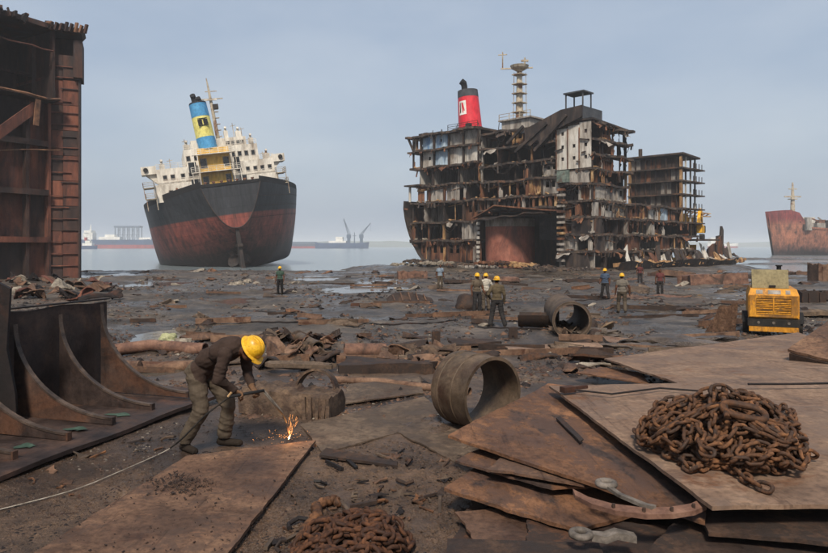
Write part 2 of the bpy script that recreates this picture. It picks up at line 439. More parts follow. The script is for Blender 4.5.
# beached hull: black topsides over red oxide, by height on the hull itself
def banded_hull(name, zb, black, red, low, band=.6, red_lo=4.0, streak=.25):
    m, n, b = new_mat(name)
    tc = node(n, "ShaderNodeTexCoord").outputs["Object"]
    sx = node(n, "ShaderNodeSeparateXYZ"); n.links.new(tc, sx.inputs[0])
    mp = node(n, "ShaderNodeMapping"); mp.inputs["Scale"].default_value = (1, 1, streak); n.links.new(tc, mp.inputs[0])
    ns = noise_tex(n, mp.outputs[0], .55, 7, .7, .4)
    nf = noise_tex(n, mp.outputs[0], 3.0, 6, .7)
    blk = ramp(n, [(.3, tuple(c * .6 for c in black[:3])), (.55, black), (.75, tuple(c * 1.7 for c in black[:3]))]); n.links.new(ns, blk.inputs[0])
    rd = ramp(n, [(.3, low), (.5, red), (.72, tuple(min(1, c * 1.35) for c in red[:3]))]); n.links.new(ns, rd.inputs[0])
    lw = ramp(n, [(.3, tuple(c * .5 for c in low[:3])), (.55, low), (.75, tuple(c * 1.5 for c in low[:3]))]); n.links.new(ns, lw.inputs[0])
    j = node(n, "ShaderNodeMath", operation='MULTIPLY_ADD'); n.links.new(nf, j.inputs[0]); j.inputs[1].default_value = band; n.links.new(sx.outputs["Z"], j.inputs[2])
    s1 = node(n, "ShaderNodeMapRange"); s1.inputs[1].default_value = zb; s1.inputs[2].default_value = zb + .12 + band; n.links.new(j.outputs[0], s1.inputs[0])
    j2 = node(n, "ShaderNodeMath", operation='MULTIPLY_ADD'); n.links.new(ns, j2.inputs[0]); j2.inputs[1].default_value = 6.0; n.links.new(sx.outputs["Z"], j2.inputs[2])
    s2 = node(n, "ShaderNodeMapRange"); s2.inputs[1].default_value = red_lo; s2.inputs[2].default_value = red_lo + 4.5; n.links.new(j2.outputs[0], s2.inputs[0])
    c1 = mixc(n, s2.outputs[0], lw.outputs[0], rd.outputs[0])
    c2 = mixc(n, s1.outputs[0], c1, blk.outputs[0])
    sp = ramp(n, [(.35, (.5, .48, .46, 1)), (.6, (1.05, 1.05, 1.05, 1))]); n.links.new(nf, sp.inputs[0])
    c3 = mixc(n, .6, c2, mixc(n, 1, c2, sp.outputs[0], 'MULTIPLY'))
    mpv = node(n, "ShaderNodeMapping"); mpv.inputs["Scale"].default_value = (1, 1, .05); n.links.new(tc, mpv.inputs[0])
    nv_ = noise_tex(n, mpv.outputs[0], 1.6, 6, .7)
    rv_ = ramp(n, [(.36, (.45, .42, .42, 1)), (.5, (1, 1, 1, 1)), (.66, (1.5, 1.3, 1.18, 1))]); n.links.new(nv_, rv_.inputs[0])
    c3 = mixc(n, .7, c3, mixc(n, 1, c3, rv_.outputs[0], 'MULTIPLY'))
    cb = node(n, "ShaderNodeCombineXYZ")
    xy = node(n, "ShaderNodeMath", operation='ADD'); n.links.new(sx.outputs["X"], xy.inputs[0]); n.links.new(sx.outputs["Y"], xy.inputs[1])
    n.links.new(xy.outputs[0], cb.inputs[0]); n.links.new(sx.outputs["Z"], cb.inputs[1])
    bk = node(n, "ShaderNodeTexBrick"); bk.inputs["Scale"].default_value = 1.0; bk.inputs["Brick Width"].default_value = 6.5; bk.inputs["Row Height"].default_value = 2.1; bk.inputs["Mortar Size"].default_value = .05; bk.inputs["Mortar Smooth"].default_value = .4
    bk.inputs["Color1"].default_value = (.86, .86, .86, 1); bk.inputs["Color2"].default_value = (1.12, 1.1, 1.08, 1); bk.inputs["Mortar"].default_value = (.5, .47, .45, 1)
    n.links.new(cb.outputs[0], bk.inputs["Vector"])
    n.links.new(mixc(n, .75, c3, mixc(n, 1, c3, bk.outputs["Color"], 'MULTIPLY')), b.inputs["Base Color"])
    b.inputs["Roughness"].default_value = .55
    b.inputs["Specular IOR Level"].default_value = .3
    bp = node(n, "ShaderNodeBump"); bp.inputs["Strength"].default_value = .2; bp.inputs["Distance"].default_value = .15
    n.links.new(ns, bp.inputs["Height"]); n.links.new(bp.outputs[0], b.inputs["Normal"])
    return m
M['hull_banded'] = banded_hull('beached hull paint', 11.2, srgb(46, 49, 54), srgb(118, 64, 56), srgb(52, 42, 41), .18, 6.8)
M['hull_far'] = banded_hull('old bow paint', 15.8, srgb(124, 60, 60), srgb(146, 98, 78), srgb(58, 48, 48), 3.0, 5.5, .5)

# mud ------------------------------------------------------------------------
def mud_mat():
    m, n, b = new_mat('oily mud')
    v = coords(n, (1, 1, 1), False)
    big = noise_tex(n, v, .09, 5, .6, .5)
    midn = noise_tex(n, v, .55, 8, .72, .4)
    fin = noise_tex(n, v, 6.0, 8, .75)
    peb = node(n, "ShaderNodeTexVoronoi"); peb.inputs["Scale"].default_value = 9.0; n.links.new(v, peb.inputs["Vector"])
    c1 = ramp(n, [(.28, srgb(36, 32, 29)), (.45, srgb(64, 57, 50)), (.60, srgb(92, 82, 72)), (.75, srgb(126, 113, 98))]); n.links.new(midn, c1.inputs[0])
    geo = node(n, "ShaderNodeNewGeometry"); sx = node(n, "ShaderNodeSeparateXYZ"); n.links.new(geo.outputs["Position"], sx.inputs[0])
    warm = node(n, "ShaderNodeMapRange"); warm.inputs[1].default_value = 22; warm.inputs[2].default_value = 7; n.links.new(sx.outputs["Y"], warm.inputs[0])
    c2 = ramp(n, [(.28, srgb(40, 30, 24)), (.46, srgb(76, 59, 46)), (.60, srgb(104, 82, 64)), (.76, srgb(138, 112, 88))]); n.links.new(midn, c2.inputs[0])
    c = mixc(n, warm.outputs[0], c1.outputs[0], c2.outputs[0])
    fr = ramp(n, [(.32, (.35, .33, .31, 1)), (.5, (.9, .9, .9, 1)), (.68, (1.35, 1.3, 1.25, 1))]); n.links.new(fin, fr.inputs[0])
    c = mixc(n, .75, c, mixc(n, 1, c, fr.outputs[0], 'MULTIPLY'))
    rs = ramp(n, [(.60, (0, 0, 0, 1)), (.72, (1, 1, 1, 1))]); n.links.new(big, rs.inputs[0])
    ru = node(n, "ShaderNodeMath", operation='MULTIPLY'); n.links.new(rs.outputs[0], ru.inputs[0]); ru.inputs[1].default_value = .4
    c = mixc(n, ru.outputs[0], c, srgb(104, 76, 58))
    mo = node(n, "ShaderNodeMapping"); mo.inputs["Scale"].default_value = (.5, 1.1, 1); n.links.new(v, mo.inputs[0])
    oil = noise_tex(n, mo.outputs[0], .22, 6, .65, .8)
    orp = ramp(n, [(.50, (0, 0, 0, 1)), (.60, (.75, .75, .75, 1))]); n.links.new(oil, orp.inputs[0])
    c = mixc(n, orp.outputs[0], c, mixc(n, 1, c, (.42, .41, .42, 1), 'MULTIPLY'))   # oil soaked patches
    n.links.new(c, b.inputs["Base Color"])
    # wet ground shines where the broad noise is low
    wet = ramp(n, [(.42, (.20,) * 3), (.56, (.72,) * 3)]); n.links.new(big, wet.inputs[0])
    n.links.new(wet.outputs[0], b.inputs["Roughness"])
    b.inputs["Specular IOR Level"].default_value = .5
    grit = noise_tex(n, v, 34.0, 5, .75)
    bp = node(n, "ShaderNodeBump"); bp.inputs["Strength"].default_value = 1.0; bp.inputs["Distance"].default_value = .06
    n.links.new(fin, bp.inputs["Height"])
    bp3 = node(n, "ShaderNodeBump"); bp3.inputs["Strength"].default_value = .8; bp3.inputs["Distance"].default_value = .012
    n.links.new(grit, bp3.inputs["Height"]); n.links.new(bp.outputs[0], bp3.inputs["Normal"]); bp = bp3
    bp2 = node(n, "ShaderNodeBump"); bp2.inputs["Strength"].default_value = .5; bp2.inputs["Distance"].default_value = .25
    n.links.new(midn, bp2.inputs["Height"]); n.links.new(bp.outputs[0], bp2.inputs["Normal"])
    n.links.new(bp2.outputs[0], b.inputs["Normal"])
    return m
M['mud'] = mud_mat()
def water_mat(name, col, rough, sc, strength, stretch):
    m, n, b = new_mat(name)
    v = coords(n, stretch, False)
    a = noise_tex(n, v, sc, 4, .6)
    b.inputs["Base Color"].default_value = col
    b.inputs["Roughness"].default_value = rough
    b.inputs["IOR"].default_value = 1.33
    bp = node(n, "ShaderNodeBump"); bp.inputs["Strength"].default_value = strength; bp.inputs["Distance"].default_value = .3
    n.links.new(a, bp.inputs["Height"]); n.links.new(bp.outputs[0], b.inputs["Normal"])
    return m
M['sea'] = water_mat('silty sea', srgb(112, 122, 126), .16, .5, .25, (.35, 1, 1))
M['puddle'] = water_mat('puddle water', srgb(72, 68, 62), .06, 1.2, .06, (1, 1, 1))
def emit(name, col, s):
    m, n, b = new_mat(name)
    b.inputs["Base Color"].default_value = (0, 0, 0, 1)
    b.inputs["Emission Color"].default_value = col
    b.inputs["Emission Strength"].default_value = s
    return m
M['spark'] = emit('spark', (1.0, .36, .09, 1), 4)
M['spark_core'] = emit('spark core', (1.0, .62, .28, 1), 14)
# ------------------------------------------------------------------ ground, sea, puddles
PUDDLES = []          # x, y, rx, ry
for (px, py, wpx, hpx) in ((150, 284, 70, 5), (352, 288, 90, 5), (310, 279, 60, 4), (158, 338, 58, 22), (150, 366, 60, 12), (235, 300, 40, 5),
                           (700, 296, 50, 5), (95, 276, 50, 4), (378, 282, 44, 4)):
    c = PG(px, py); a = PG(px, py + hpx / 2); b = PG(px, max(py - hpx / 2, 252))
    PUDDLES.append((c.x, c.y, wpx / 660 * c.y / 2, max((b.y - a.y) / 2, .3)))
KX, KY = 24.6, 91.0   # near corner of the cut-open ship
def ground_z(x, y, fine=True):
    x = np.asarray(x, float); y = np.asarray(y, float)
    yy = y + np.where(y > 60, 1, 0) * np.clip((y - 60) / 30, 0, 1) * (fbm(x / 22, y * 0 + 3.1, 3, 5) * 7 + np.clip((x - 40) / 30, 0, 1) * 9)
    z = np.interp(yy, [-30, 9, 22, 30, 45, 80, 96, 108, 125, 160, 400], [.03, 0, -.3, -.52, -.6, -1.0, -1.35, -1.7, -2.5, -5, -12])
    # made ground under the cut-open ship
    bx = (x - KX) * .7071 + (y - KY) * .7071; ay = -(x - KX) * .7071 + (y - KY) * .7071
    inside = np.clip(np.minimum(np.minimum(bx + 14, 50 - bx), np.minimum(ay + 14, 50 - ay)) / 9, 0, 1)
    z = np.maximum(z, -3 + 2.05 * inside * inside * (3 - 2 * inside))
    # mud bank off the right-hand shore
    z = np.maximum(z, SEA - 1.2 + 1.75 * np.exp(-(((y - 205) / 15) ** 2) - (((x - 108) / 52) ** 4)))
    z = np.maximum(z, SEA - 1.2 + 1.65 * np.exp(-(((y - 150) / 7) ** 2) - (((x - 92) / 24) ** 4)))
    amp = np.interp(y, [-30, 6, 11, 20, 60, 130], [.02, .02, .05, .10, .20, .22])
    z = z + amp * fbm(x * .45, y * .30, 5, 11, .55)
    rid = 1 - np.abs(fbm(x * .22, y * .5, 3, 31))
    z = z + amp * .9 * (np.clip(rid, 0, 1) ** 4 - .35)
    if fine:
        z = z + np.interp(y, [0, 8, 14, 40], [.02, .026, .045, .07]) * fbm(x * 3.1, y * 2.7, 4, 51, .6)
    for (cx, cyy, rx, ry) in PUDDLES:
        q = ((x - cx) / (rx * 1.25)) ** 2 + ((y - cyy) / (ry * 1.25)) ** 2
        z = z - .16 * np.exp(-q ** 2)
    return z
def gz(x, y):
    return float(ground_z(np.array([x]), np.array([y]))[0])
def G(px, py, dz=0.0):
    p = PG(px, py)
    return Vector((p.x, p.y, gz(p.x, p.y) + dz))

ys = np.concatenate([np.linspace(-16, 2.5, 40)[:-1], np.geomspace(2.5, 26, 250)[:-1], np.geomspace(26, 135, 230)[:-1], np.geomspace(135, 330, 60)])
us = np.linspace(-1.15, 1.15, 520)
Yg, Ug = np.meshgrid(ys, us, indexing='ij')
Xg = Ug * (7 + np.maximum(Yg, 0) * .86)
Zg = ground_z(Xg, Yg)
nr, nc = Xg.shape
me = bpy.data.meshes.new("mud_ground")
co = np.stack([Xg, Yg, Zg], -1).reshape(-1, 3)
idx = np.arange(nr * nc).reshape(nr, nc)
quads = np.stack([idx[:-1, :-1], idx[:-1, 1:], idx[1:, 1:], idx[1:, :-1]], -1).reshape(-1, 4)
me.vertices.add(len(co)); me.vertices.foreach_set("co", co.ravel().astype(np.float32))
me.loops.add(quads.size); me.loops.foreach_set("vertex_index", quads.ravel().astype(np.int32))
me.polygons.add(len(quads)); me.polygons.foreach_set("loop_start", np.arange(0, quads.size, 4, dtype=np.int32))
me.update(calc_edges=True)
me.polygons.foreach_set("use_smooth", [True] * len(quads))
tag(link_mesh("mud_ground", me, M['mud']), "dark oily mud of the breaking beach sloping to the sea", "ground", kind="structure")
s = MB().add([(-5200, 70, SEA), (5200, 70, SEA), (5200, 6000, SEA), (-5200, 6000, SEA)], [(0, 1, 2, 3)])
tag(s.build("sea", M['sea']), "pale grey silty sea beyond the beach", "sea", kind="structure")
for (cx, cyy, rx, ry) in PUDDLES:
    zz = float(np.mean([gprof(cyy)])) - .075
    s = MB()
    rng = random.Random(int(cx * 10) + 7)
    pts = []
    for k in range(22):
        th = 2 * math.pi * k / 22
        q = 1.35 * (1 + .18 * math.sin(3 * th + cx) + .1 * rng.uniform(-1, 1))
        pts.append((cx + rx * q * math.cos(th), cyy + ry * q * math.sin(th), zz))
    s.add(pts, [tuple(range(22))])
    tag(s.build("puddle", M['puddle']), "shallow puddle of grey water lying in the mud", "puddle", kind="structure")
# far low shore behind the anchored ships
s = MB()
rng = random.Random(4)
def shore(x0, x1, y, hts):
    n = 60
    P = []
    for i in range(n + 1):
        x = x0 + (x1 - x0) * i / n
        t = math.sin(math.pi * i / n) ** .4
        h = hts * t * (.55 + .45 * float(fbm(i * .31, y * .01, 3, 9)) + .2)
        P.append([(x, y, SEA - 1), (x, y + 5, SEA + max(h, .3)), (x, y + 200, SEA + max(h, .3) * 1.1), (x, y + 230, SEA - 1)])
    s.grid(P)
shore(-2600, 300, 2400, 34)
shore(300, 2800, 2700, 26)
tag(s.build("distant_shore", M['teal'], smooth=True), "low hazy shoreline across the water", "shore", kind="structure")
# haze: one closed box of even air
s = MB().box(-5000, 5000, -60, 5900, -16, 48)
hm = bpy.data.materials.new("haze air")
hm.use_nodes = True
hn = hm.node_tree
hn.nodes.clear()
ho = hn.nodes.new("ShaderNodeOutputMaterial")
hv = hn.nodes.new("ShaderNodeVolumePrincipled")
hv.inputs["Color"].default_value = (.97, .985, 1.0, 1)
hv.inputs["Density"].default_value = .00040
hv.inputs["Anisotropy"].default_value = .2
hn.links.new(hv.outputs[0], ho.inputs["Volume"])
tag(s.build("haze", hm), "thin bluish haze over the beach and sea", "haze", kind="stuff")
# ------------------------------------------------------------------ beached ship seen from astern
def lerp(a, b, t): return a + (b - a) * t
def hull_loft(stations, nz=14):
    """stations: list of (y, zkeel, ztop, halfbreadth at deck, exponent); shell of both sides + transom + deck"""
    s = MB()
    rows = []
    for (y, zk, zt, hb, p) in stations:
        row = []
        for k in range(nz + 1):
            t = (k / nz) ** 1.5
            row.append((hb * (t ** p), y, zk + (zt - zk) * t))
        rows.append(row)
    for sgn in (1, -1):
        P = [[(sgn * x, y, z) for (x, y, z) in r] for r in rows]
        if sgn < 0: P = P[::-1]
        s.grid(P)
    for r, rev in ((rows[0], False), (rows[-1], True)):
        poly = [(x, y, z) for (x, y, z) in r] + [(-x, y, z) for (x, y, z) in reversed(r[1:])]
        f = tuple(range(len(poly)))
        s.add(poly, [f if not rev else f[::-1]])
    return s, rows
def rail(mb, pts, h=1.0, nbars=3, r=.035, step=1.6):
    for a, b in zip(pts[:-1], pts[1:]):
        a, b = Vector(a), Vector(b)
        n = max(1, int((b - a).length / step))
        for i in range(n + 1):
            p = a.lerp(b, i / n)
            mb.bar(p, p + Vector((0, 0, h)), r * 2)
        for k in range(nbars):
            o = Vector((0, 0, h * (k + 1) / nbars))
            mb.bar(a + o, b + o, r * 1.6)

def wall_with_holes(mb, fn, u0, u1, z0, z1, holes):
    """flat wall made of blocks around rectangular openings; fn(u, z, side) -> point, side 0 outer / 1 inner"""
    us_ = sorted({u0, u1, *[h[0] for h in holes], *[h[1] for h in holes]})
    zs_ = sorted({z0, z1, *[h[2] for h in holes], *[h[3] for h in holes]})
    for a, b in zip(us_[:-1], us_[1:]):
        run = None
        for c, d in list(zip(zs_[:-1], zs_[1:])) + [(None, None)]:
            solid = c is not None and not any(h[0] <= a + 1e-6 and b <= h[1] + 1e-6 and h[2] <= c + 1e-6 and d <= h[3] + 1e-6 for h in holes)
            if solid and run is None: run = [c, d]
            elif solid: run[1] = d
            elif run is not None:
                c0, d0 = run
                mb.hexa([fn(a, c0, 0), fn(b, c0, 0), fn(b, c0, 1), fn(a, c0, 1)], [fn(a, d0, 0), fn(b, d0, 0), fn(b, d0, 1), fn(a, d0, 1)])
                run = None

bs = empty("beached_ship", (-32.4, 126.0, -2.6), rot=(0, R(-8.6), R(20.5)))
tag(bs, "large beached cargo ship listing over, black and red hull with blue and yellow funnel", "ship")
st = []
HL = 72.0
for i in range(31):
    q = i / 30
    y = HL * q ** 1.4
    zk = 8.6 * max(0, 1 - y / 9.5) ** .75 if y < 9.5 else 0.0
    hb = 16.2 * (1 - .66 * max(0, 1 - y / 22) ** 1.9)
    p = lerp(.05, .46, max(0, 1 - y / 30) ** 1.3)
    zt = 15.0 + 1.9 * max(0, 1 - y / 26) ** 1.6
    st.append((y - .02, zk, zt, hb, p))
hs, rows = hull_loft(st, 18)
hull = hs.build("hull", M['hull_banded'], bs, angle=35)
# raised transom seam
seam = MB()
r0 = rows[0]
pl = [(x + .05, y - .06, z) for (x, y, z) in r0]
seam.tube(pl[::-1] + [(-x, y, z) for (x, y, z) in pl[1:]], .12, 6)
seam.build("transom_seam", M['soot'], hull)
for zz in (10.2, 12.3, 14.2):
    sm = MB()
    t = None
    pts = []
    for (y, zk, zt, hb, p) in st[:16]:
        t = (zz - zk) / (zt - zk)
        if t > .02: pts.append((hb * t ** p + .02, y, zz))
    sm.tube(pts, .05, 4, mi=0)
    sm.build("plate_seam", M['soot'], hull)
dk = MB()
top = [(x, y, z) for (x, y, z) in [r[-1] for r in rows]]
dk.grid([[(-x, y, z + .01), (x, y, z + .01)] for (x, y, z) in top])
dk.build("main_deck", M['soot'], bs)
bw = MB()
for sg in (1, -1):
    P = [[(sg * x, y, z), (sg * (x + .05), y, z + 1.1)] for (x, y, z) in top[:14]]
    bw.slab(P, (-.14 * sg, 0, 0))
bw.box(-top[0][0], top[0][0], -.16, .02, top[0][2], top[0][2] + .55)
bw.build("bulwark", M['black'], bs)
for k in range(7):
    x = -4.4 + k * 1.45
    f = MB()
    f.tube([(x, .9, top[0][2]), (x, .9, top[0][2] + .9)], .22, 8)
    f.tube([(x - .3, .9, top[0][2] + .9), (x + .3, .9, top[0][2] + .9)], .16, 6)
    f.build("bollard", M['rust_wall'], bs)
# rudder and propeller
rd = MB()
rd.hexa([(-.35, -.4, .2), (.35, -.4, .2), (.22, 4.4, .2), (-.22, 4.4, .2)], [(-.35, .4, 9.2), (.35, .4, 9.2), (.25, 4.2, 8.2), (-.25, 4.2, 8.2)])
rudder = rd.build("rudder", M['soot'], bs)
st_ = MB().box(-.5, .5, -.5, 5.2, 5.0, 5.5)
st_.build("rudder_pintle", M['soot'], rudder)
pr = MB()
pr.lathe([(0, 5.0), (.55, 5.3), (.6, 6.4), (.4, 7.6)], 12, Matrix.Translation((0, 0, 3.4)) @ Matrix.Rotation(R(-90), 4, 'X'))
prop = pr.build("propeller_hub", M['soot'], bs)
for k in range(4):
    b_ = MB()
    M_ = Matrix.Translation((0, 5.8, 3.4)) @ Matrix.Rotation(R(45 + 90 * k), 4, 'Y')
    P = [[M_ @ Vector((wv * (.35 + .75 * math.sin(math.pi * min(1, t * .9 + .1))), .35 * wv, .3 + 2.5 * t)) for wv in (-1, 0, 1)] for t in (0, .25, .5, .75, 1)]
    b_.slab(P, (0, .08, 0))
    b_.build("propeller_blade", M['soot'], bs)
# superstructure: stepped white tiers with openings
def tier(name, x0, x1, y0, y1, z0, z1, holes, mat, parent, glass=True):
    mb = MB()
    wall_with_holes(mb, lambda u, z, sd: (u, y0 + .25 * sd, z), x0, x1, z0, z1, holes)
    mb.box(x0, x0 + .25, y0 + .251, y1, z0, z1); mb.box(x1 - .25, x1, y0 + .251, y1, z0, z1); mb.box(x0 + .251, x1 - .251, y1 - .25, y1, z0, z1)
    mb.box(x0 - .0, x1 + .0, y0 + .02, y1, z1 + .002, z1 + .16)
    o = mb.build(name, mat, parent)
    for h in holes:
        g = MB().box(h[0] - .02, h[1] + .02, y0 + .26, y0 + .32, h[2] - .02, h[3] + .02)
        g.build("window_pane", M['glass_dark'], o)
        fr = MB()
        for (a, b, c, d) in ((h[0] - .1, h[1] + .1, h[2] - .1, h[2]), (h[0] - .1, h[1] + .1, h[3], h[3] + .1), (h[0] - .1, h[0], h[2], h[3]), (h[1], h[1] + .1, h[2], h[3])):
            fr.box(a, b, y0 - .05, y0 + .1, c, d)
        fr.build("window_frame", M['grey_white'], o)
    return o
rng = random.Random(3)
def holes_row(x0, x1, z, n, wd, ht, skip=.25):
    out = []
    for i in range(n):
        if rng.random() < skip: continue
        c = x0 + (x1 - x0) * (i + .5) / n + rng.uniform(-.2, .2)
        out.append((c - wd / 2, c + wd / 2, z, z + ht))
    return out
tier("lower_house", -11.6, 12.6, 9.0, 26, 15.6, 18.9, holes_row(-11, -3, 17.0, 5, .6, .7) + holes_row(4, 12, 17.0, 6, .6, .7), M['ship_white'], bs)
tier("middle_house", -10.8, 12.2, 9.6, 26, 18.9 + .17, 22.0, holes_row(-10.3, -3.4, 20.0, 4, .65, .8) + holes_row(4.4, 11.8, 20.0, 5, .65, .8), M['ship_white'], bs)
tier("upper_house", -5.2, 9.4, 10.2, 25, 22.0 + .17, 25.4, holes_row(-5, -2.2, 23.3, 2, .65, .9, 0) + holes_row(3.8, 9.0, 23.3, 4, .65, .9, .1), M['ship_white'], bs)
tier("wheelhouse", -3.4, 7.6, 12.5, 24, 25.4 + .17, 27.4, holes_row(3.2, 7.4, 26.1, 4, .7, .7, 0), M['ship_white'], bs)
# bridge wings
for sg in (-1, 1):
    wg = MB()
    x0, x1 = (-13.6, -10.81) if sg < 0 else (12.21, 15.0)
    wg.box(x0, x1, 12, 15.5, 21.6, 21.95)
    wg.box(x0, x1, 12, 12.15, 21.96, 23.2); wg.box(x0, x1, 15.35, 15.5, 21.96, 23.2)
    xo = x0 if sg < 0 else x1 - .15
    wg.box(xo, xo + .15, 12.16, 15.34, 21.96, 23.2)
    xi = x1 if sg < 0 else x0
    wg.prism([(xi, 21.59), (xi, 19.6), (lerp(xi, xo, .75), 21.59)], lambda a, b: (a, 12.6, b), lambda a, b: (a, 12.8, b))
    wg.prism([(xi, 21.59), (xi, 19.6), (lerp(xi, xo, .75), 21.59)], lambda a, b: (a, 14.6, b), lambda a, b: (a, 14.8, b))
    wo = wg.build("bridge_wing", M['ship_white'], bs)
    l = MB(); l.lathe([(0, -.2), (.45, -.2), (.45, .2), (0, .2)], 12, Matrix.Translation(((x0 + .9) if sg < 0 else x1 - .9, 11.9, 22.5)) @ Matrix.Rotation(R(90), 4, 'X'))
    l.build("porthole", M['black'], wo)
# side galleries and stair landings at both corners
for (x, z) in ((-12.6, 18.6), (-12.4, 16.4), (13.2, 18.8), (13.4, 16.6)):
    g = MB()
    g.box(x - 1.0, x + 1.0, 8.2, 12, z, z + .14)
    rail(g, [(x - 1, 8.2, z + .14), (x + 1, 8.2, z + .14), (x + 1, 12, z + .14)], 1.0, 3, .05)
    rail(g, [(x - 1, 8.2, z + .14), (x - 1, 12, z + .14)], 1.0, 3, .05)
    for dx in (-.9, .9): g.bar((x + dx, 8.4, z), (x + dx, 8.4, z - 2.2), .12)
    g.build("side_gallery", M['mast'], bs)
# yellow engine casing with galleries
cs = tier("engine_casing", -2.6, 3.4, 8.6, 12, 15.7, 25.2, [(-2.3, -1.3, 17.3, 19.6), (2.2, 3.1, 17.4, 19.7), (-2.35, -1.2, 21.4, 23.2), (2.1, 3.15, 21.4, 23.2)], M['ship_yellow'], bs)
for z, wd in ((20.4, 4.8), (23.9, 4.2)):
    g = MB()
    g.box(-wd + .4, wd + .4, 7.0, 8.58, z, z + .16)
    rail(g, [(-wd + .4, 7.05, z + .16), (wd + .4, 7.05, z + .16)], 1.0, 3, .05)
    for dx in (-wd + .6, -2.9, 3.7, wd + .2): g.bar((dx, 7.1, z), (dx, 7.1, z - 3.3), .14)
    g.build("gallery", M['ship_white'], cs)
for (x0, x1, z0, z1) in ((-4.6, -3.3, 17.4, 19.4), (4.2, 5.3, 20.8, 23.0), (5.0, 6.2, 17.6, 19.2), (-4.7, -3.2, 20.8, 22.8)):
    MB().box(x0, x1, 8.94, 9.2, z0, z1).build("doorway", M['glass_dark'], bs)
# funnel
fe = Matrix.Translation((.35, 11.0, 25.3)) @ Matrix.Rotation(R(-4), 4, 'Y')
def fun_seg(name, z0, z1, r0, r1, mat, par):
    mb = MB(); mb.lathe([(0, z0), (r0, z0), (r1, z1), (0, z1)], 32, fe @ Matrix.Diagonal((.86, 1.25, 1, 1)))
    return mb.build(name, mat, par, angle=40)
fn = fun_seg("funnel", 2.35, 6.5, 2.13, 2.06, M['funnel_yellow'], bs)
fun_seg("funnel_band", 0, 2.34, 2.2, 2.15, M['funnel_blue'], fn)
fun_seg("funnel_band", 6.51, 9.2, 2.08, 1.98, M['funnel_blue'], fn)
fun_seg("funnel_cap", 9.21, 9.5, 2.02, 1.9, M['black'], fn)
lg = MB()
for (x0, x1, z0, z1) in ((-.95, -.12, 4.75, 5.75), (.1, .95, 4.75, 5.75), (-.95, .95, 4.5, 4.66), (-.95, .95, 5.86, 6.0)):
    lg.box(x0, x1, -2.72, -2.5, z0, z1)
for v in range(len(lg.v)): lg.v[v] = tuple(fe @ Vector(lg.v[v]))
lg.build("funnel_emblem", M['black'], fn)
ex = MB()
for (x, y, h, r) in ((-.5, 0, 1.7, .55), (.55, .3, 1.1, .4), (.1, -.9, .8, .3)):
    ex.tube([fe @ Vector((x, y, 9.4)), fe @ Vector((x, y, 9.4 + h * .7)), fe @ Vector((x - .15, y - .5, 9.4 + h))], r, 10)
ex.build("exhaust_pipe", M['black'], fn)
# mast
mm = MB()
mb0 = Vector((2.4, 16, 27.4))
mm.tube([mb0, mb0 + Vector((-.3, 0, 9)), mb0 + Vector((-.5, 0, 13.4))], [.42, .3, .1], 8)
mm.bar(mb0 + Vector((-2.6, 0, 9.0)), mb0 + Vector((2.2, 0, 9.0)), .22)
mm.bar(mb0 + Vector((-1.2, 0, 10.6)), mb0 + Vector((1.2, 0, 10.6)), .16)
for k in range(6): mm.box(mb0.x - .3 + .25, mb0.x + .9, 15.6, 16.4, 28.4 + k * 1.3, 28.5 + k * 1.3)
mo = mm.build("mast", M['mast'], bs)
mm = MB(); mm.box(mb0.x - 1.6, mb0.x + .9, 15.4, 15.7, 36.0, 36.3); mm.build("radar_scanner", M['ship_white'], mo)
mm = MB(); mm.box(mb0.x - .1, mb0.x + 1.0, 15.3, 16.5, 34.2, 35.2); mm.build("mast_platform", M['soot'], mo)
for (x, y, h) in ((-4.6, 12, 2.4), (5.5, 14, 3.2), (7.0, 13, 2.0), (8.5, 12, 1.4), (-8, 12, 2.2), (10.5, 12, 1.8)):
    z = 27.5 if -3 < x < 7.6 and y > 12.5 else (25.5 if -5.2 < x < 9.4 else 22.1)
    a = MB(); a.bar((x, y, z), (x, y, z + h), .12); a.bar((x - .5, y, z + h * .8), (x + .6, y, z + h * .85), .1)
    a.build("antenna", M['mast'], bs)
for pts in ([(-10.8, 9.7, 22.17), (-5.2, 9.7, 22.17)], [(9.4, 9.7, 22.17), (12.2, 9.7, 22.17)], [(-5.1, 10.3, 25.57), (9.3, 10.3, 25.57)], [(-11.5, 9.05, 19.08), (-2.7, 9.05, 19.08)], [(3.5, 9.05, 19.08), (12.4, 9.05, 19.08)]):
    g = MB(); rail(g, pts, .95, 3, .045, 1.4); g.build("railing", M['ship_white'], bs)
for (x, y, z, sx, sz) in ((6.3, 13.2, 27.57, 1.1, 1.2), (3.9, 14, 27.57, .8, 1.6), (-4.4, 11, 25.57, 1.0, 1.0), (8.4, 11.2, 25.57, .9, 1.3), (11, 10.2, 22.17, 1.2, 1.1), (-9.6, 10.2, 22.17, 1.0, 1.0), (10.6, 8.4, 15.7, 1.6, .9), (7.4, 6.4, 16.0, 1.4, .9), (-7.6, 6.6, 16.0, 1.5, 1.0)):
    v = MB(); v.box(x - sx / 2, x + sx / 2, y - .5, y + .5, z, z + sz); v.tube([(x, y, z + sz), (x, y, z + sz + .5), (x, y - .5, z + sz + .7)], .24, 7)
    v.build("ventilator", M['ship_white'] if z > 17 else M['rust_wall'], bs)

for o in bs.children:
    k_ = o.name.split('.')[0]
    if k_ in ("lower_house", "middle_house", "upper_house", "wheelhouse", "bridge_wing", "side_gallery", "engine_casing", "doorway", "mast", "antenna", "railing", "ventilator"): o.location.x = -1.9
    elif k_ == "funnel": o.location.x = -2.6
